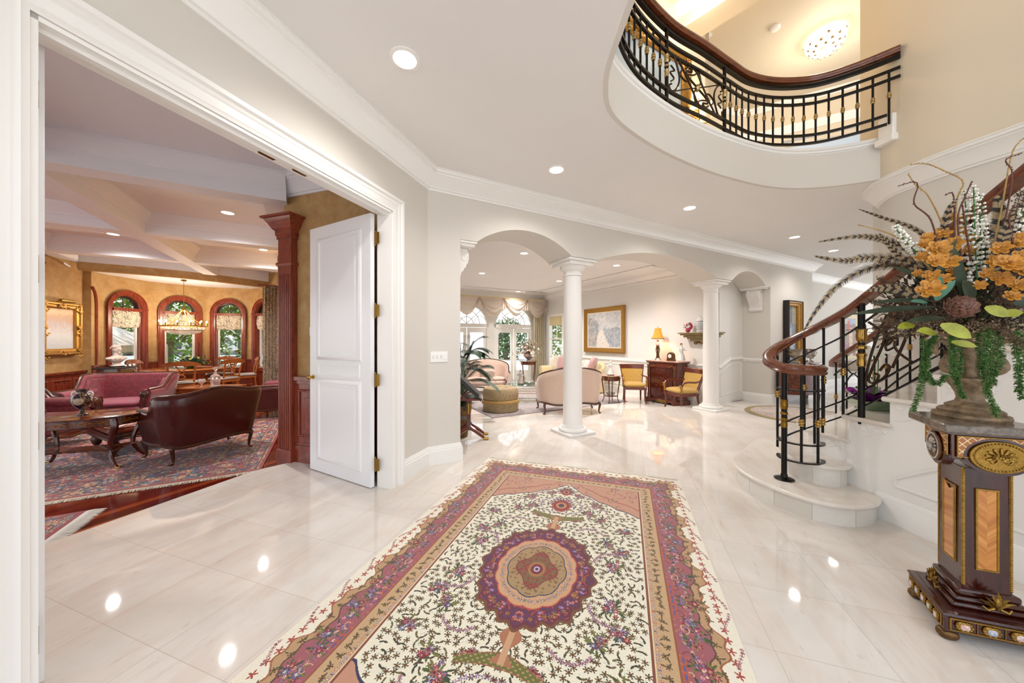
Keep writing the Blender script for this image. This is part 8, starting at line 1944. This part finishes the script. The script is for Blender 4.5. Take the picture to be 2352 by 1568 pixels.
t = thing('ceiling_chandelier', 'glowing crystal dome light studded with gold flowers on the upper ceiling', 'ceiling light', p)
obj('canopy', MB().lathe((0, 0, 0), [(.16, 0), (.16, -.03), (.001, -.04)], 24), M['brass'], t)
dm = MB(); dm.lathe((0, 0, -.05), [(.27, 0), (.26, -.08), (.21, -.17), (.13, -.23), (.001, -.25)], 30); obj('dome', dm, mat('dome_glow', '#fff4dc', .4, emit='#fff0d0', estr=2.2), t)
mb = MB()
for i in range(46):
    a = i*2.399; f = (i+.5)/46; rr_ = .29*math.sqrt(f); zz = -.05-.26*math.sqrt(max(0, 1-f)); blossom(mb, V(rr_*math.cos(a), rr_*math.sin(a), zz), V(math.cos(a)*f, math.sin(a)*f, -1+f), .024, 5, .1)
obj('gold_flowers', mb, M['brassdk'], t)
bulb(5.2, 5.6, 6.10, 24, (1, .88, .70), .12)
bulb(2.6, 4.6, 6.1, 10, (1, .88, .70), .15)
p = V(3.98, 4.98, UZ); t = thing('smoke_alarm', 'small white smoke alarm on the upper ceiling left of the crystal dome', 'smoke alarm', V(4.25, 5.45, UZ)); obj('housing', MB().lathe((0, 0, 0), [(.07, 0), (.07, -.02), (.05, -.045), (.001, -.05)], 24), M['white'], t)
# ------------------------------------------------------------------ outside
def sky_ground():
    struct('ground', MB().slab([(-60, 10.5), (-20, -4), (-8.5, -4), (-8.5, 3), (-9.6, 7.4), (-9.6, 10.4), (-5, 12.4), (6, 17.2), (20, 16), (30, 60), (-60, 60)], -.55, -.45), M['grass'])
    struct('ground', MB().slab(P2([S(-3, 7.95), S(9, 7.95), S(9, 12.5), S(-3, 12.5)]), -.44, LZ-.04), M['patio'])
    tag(obj('bay_water', MB().slab([(-90, 16), (-40, 8), (-10.5, 22), (-10, 70), (-90, 70)], -.44, -.42), M['water']), 'grey green bay water behind the alcove windows', 'water', kind='stuff')
sky_ground()
def tree(name, label, p, h, tr, cr, m, n=900, lsz=.22, z0=None, seed=1, flat=1.0, group='trees outside the windows'):
    t = thing(name, label, 'tree', p, 0, group); rr = random.Random(seed)
    mb = MB(); mb.tube([V(0, 0, 0), V(.05*h*.3, 0, h*.4), V(0, 0, h*.75)], [tr, tr*.8, tr*.4], 10)
    for k in range(5): a = k*1.3; mb.tube([V(0, 0, h*(.3+.07*k)), V(math.cos(a)*cr*.5, math.sin(a)*cr*.5, h*(.5+.07*k))], [tr*.35, tr*.12], 6)
    obj('trunk', mb, M['bark'], t); mb = MB()
    for i in range(n):
        d = V(rr.gauss(0, 1), rr.gauss(0, 1), rr.gauss(0, 1)*flat).normalized()*rr.random()**.4*cr; c = V(0, 0, (z0 or h*.75))+d; a = rr.uniform(0, 6.28); b = rr.uniform(-1, 1); u = V(math.cos(a), math.sin(a), b).normalized()*lsz; w = V(-math.sin(a), math.cos(a), rr.uniform(-1, 1)).normalized()*lsz*.6
        mb.add([c-u, c-w*.8, c+u, c+w*.8], [(0, 1, 2, 3)])
    obj('foliage', mb, m, t, smooth=False); return t
tree('leafy_tree', 'broad tree with thick trunk seen through the right alcove window', V(-10.6, 13.6, -.45), 5.2, .30, 2.3, M['leaf'], 2600, .13, 2.9, 3, .75)
tree('leafy_tree', 'tree with low leafy branches seen through the middle alcove window', V(-15.3, 15.0, -.45), 5, .18, 2.2, M['leaf'], 1800, .16, 3.0, 5, .7)
tree('leafy_tree', 'tree at the side of the left alcove window fanlight', V(-16.5, 12.4, -.45), 5.2, .18, 1.9, M['leaf'], 1200, .16, 3.8, 6, .7)
tree('garden_tree', 'green tree behind the sash window beside the near column', V(3.6, 19.8, -.45), 4.5, .16, 1.9, M['leaf'], 1500, .16, 2.3, 7)
tree('garden_tree', 'soft grey green tree behind the french doors', V(-.6, 33, -.45), 4.5, .2, 2.2, M['leafd'], 1500, .22, 1.9, 8)
struct('ground', MB().slab([(-8, 18), (8, 20), (14, 60), (-20, 60)], -.45, -.43), M['patio'])
# far shore
for i, (x, y, w_, h_) in enumerate(((-62, 46, 9, 5.2), (-49, 49, 8, 4.4), (-40, 53, 7, 5.6), (-31, 56, 8, 4.6), (-70, 40, 8, 4.8))):
    t = thing('waterfront_house', ['white waterfront house far across the bay, leftmost visible', 'white waterfront house beyond the left alcove window', 'white waterfront house seen past the chandelier', 'pale waterfront house beyond the tree trunk', 'pale waterfront house at the far left of the shore'][i], 'house', V(x, y, -.42), .9, 'houses across the bay')
    obj('wall', MB().box((0, 0, h_/2), (w_, 5, h_)), M['house'], t); mb = MB(); mb.prism([(-w_/2-.4, -2.9, h_), (w_/2+.4, -2.9, h_), (w_/2+.4, 0, h_+1.4), (-w_/2-.4, 0, h_+1.4)], (0, .1, .1)); mb.prism([(-w_/2-.4, 2.9, h_), (w_/2+.4, 2.9, h_), (w_/2+.4, 0, h_+1.4), (-w_/2-.4, 0, h_+1.4)], (0, .1, .1)); obj('roof', mb, M['roofc'], t)
    for k in range(5):
        for z in (1.2, 3.2): obj('window', MB().box((-w_/2+.9+k*(w_-1.8)/4, -2.53, z), (.8, .08, 1.1)), M['winp'], t)
mb = MB(); rr = random.Random(4)
for i in range(5200):
    s = rr.random(); c = V(-95+75*s, 64+12*s, 0)+V(rr.uniform(-6, 6), rr.uniform(0, 6), rr.random()*rr.uniform(4, 9.0)); a = rr.uniform(0, 6.28); u = V(math.cos(a), math.sin(a), rr.uniform(-.5, .5))*.5; w = V(-math.sin(a), math.cos(a), rr.uniform(-1, 1))*.4; mb.add([c-u, c-w, c+u, c+w], [(0, 1, 2, 3)])
tag(obj('far_tree_line', mb, M['leafd'], smooth=False), 'line of dark trees along the far shore of the bay', 'trees', kind='stuff')
mb = MB()
for i in range(420): s = rr.random(); mb.ball(V(-88+74*s, 33+16*s, -.42)+V(rr.uniform(-.8, .8), rr.uniform(-.6, .6), rr.random()*.5), rr.uniform(.3, .6), 5, (1.3, 1, .7))
tag(obj('shore_rocks', mb, mat('rock_grey', '#77705f', .8, var=.3, vscale=1), smooth=False), 'grey rock bank along the far shore', 'rocks', kind='stuff')
t = thing('garden_tent', 'cream canvas tent roof outside the window behind the bust', 'tent', V(-13.3, 10.2, -.45), .5)
mb = MB(); c_ = V(0, 0, 2.75); cr_ = [V(-1.6, -1.6, 1.75), V(1.6, -1.6, 1.75), V(1.6, 1.6, 1.75), V(-1.6, 1.6, 1.75)]
for i in range(4): a, b = cr_[i], cr_[(i+1) % 4]; mb.prism([a, b, c_], (0, 0, -.02)); mb.prism([a, b, b-UP*.2, a-UP*.2], (0, 0, 0.001))
obj('canopy', mb, M['canvas'], t, smooth=False)
for q in cr_: obj('tent_pole', MB().cyl((q.x, q.y, 0), q, .03), M['white'], t)
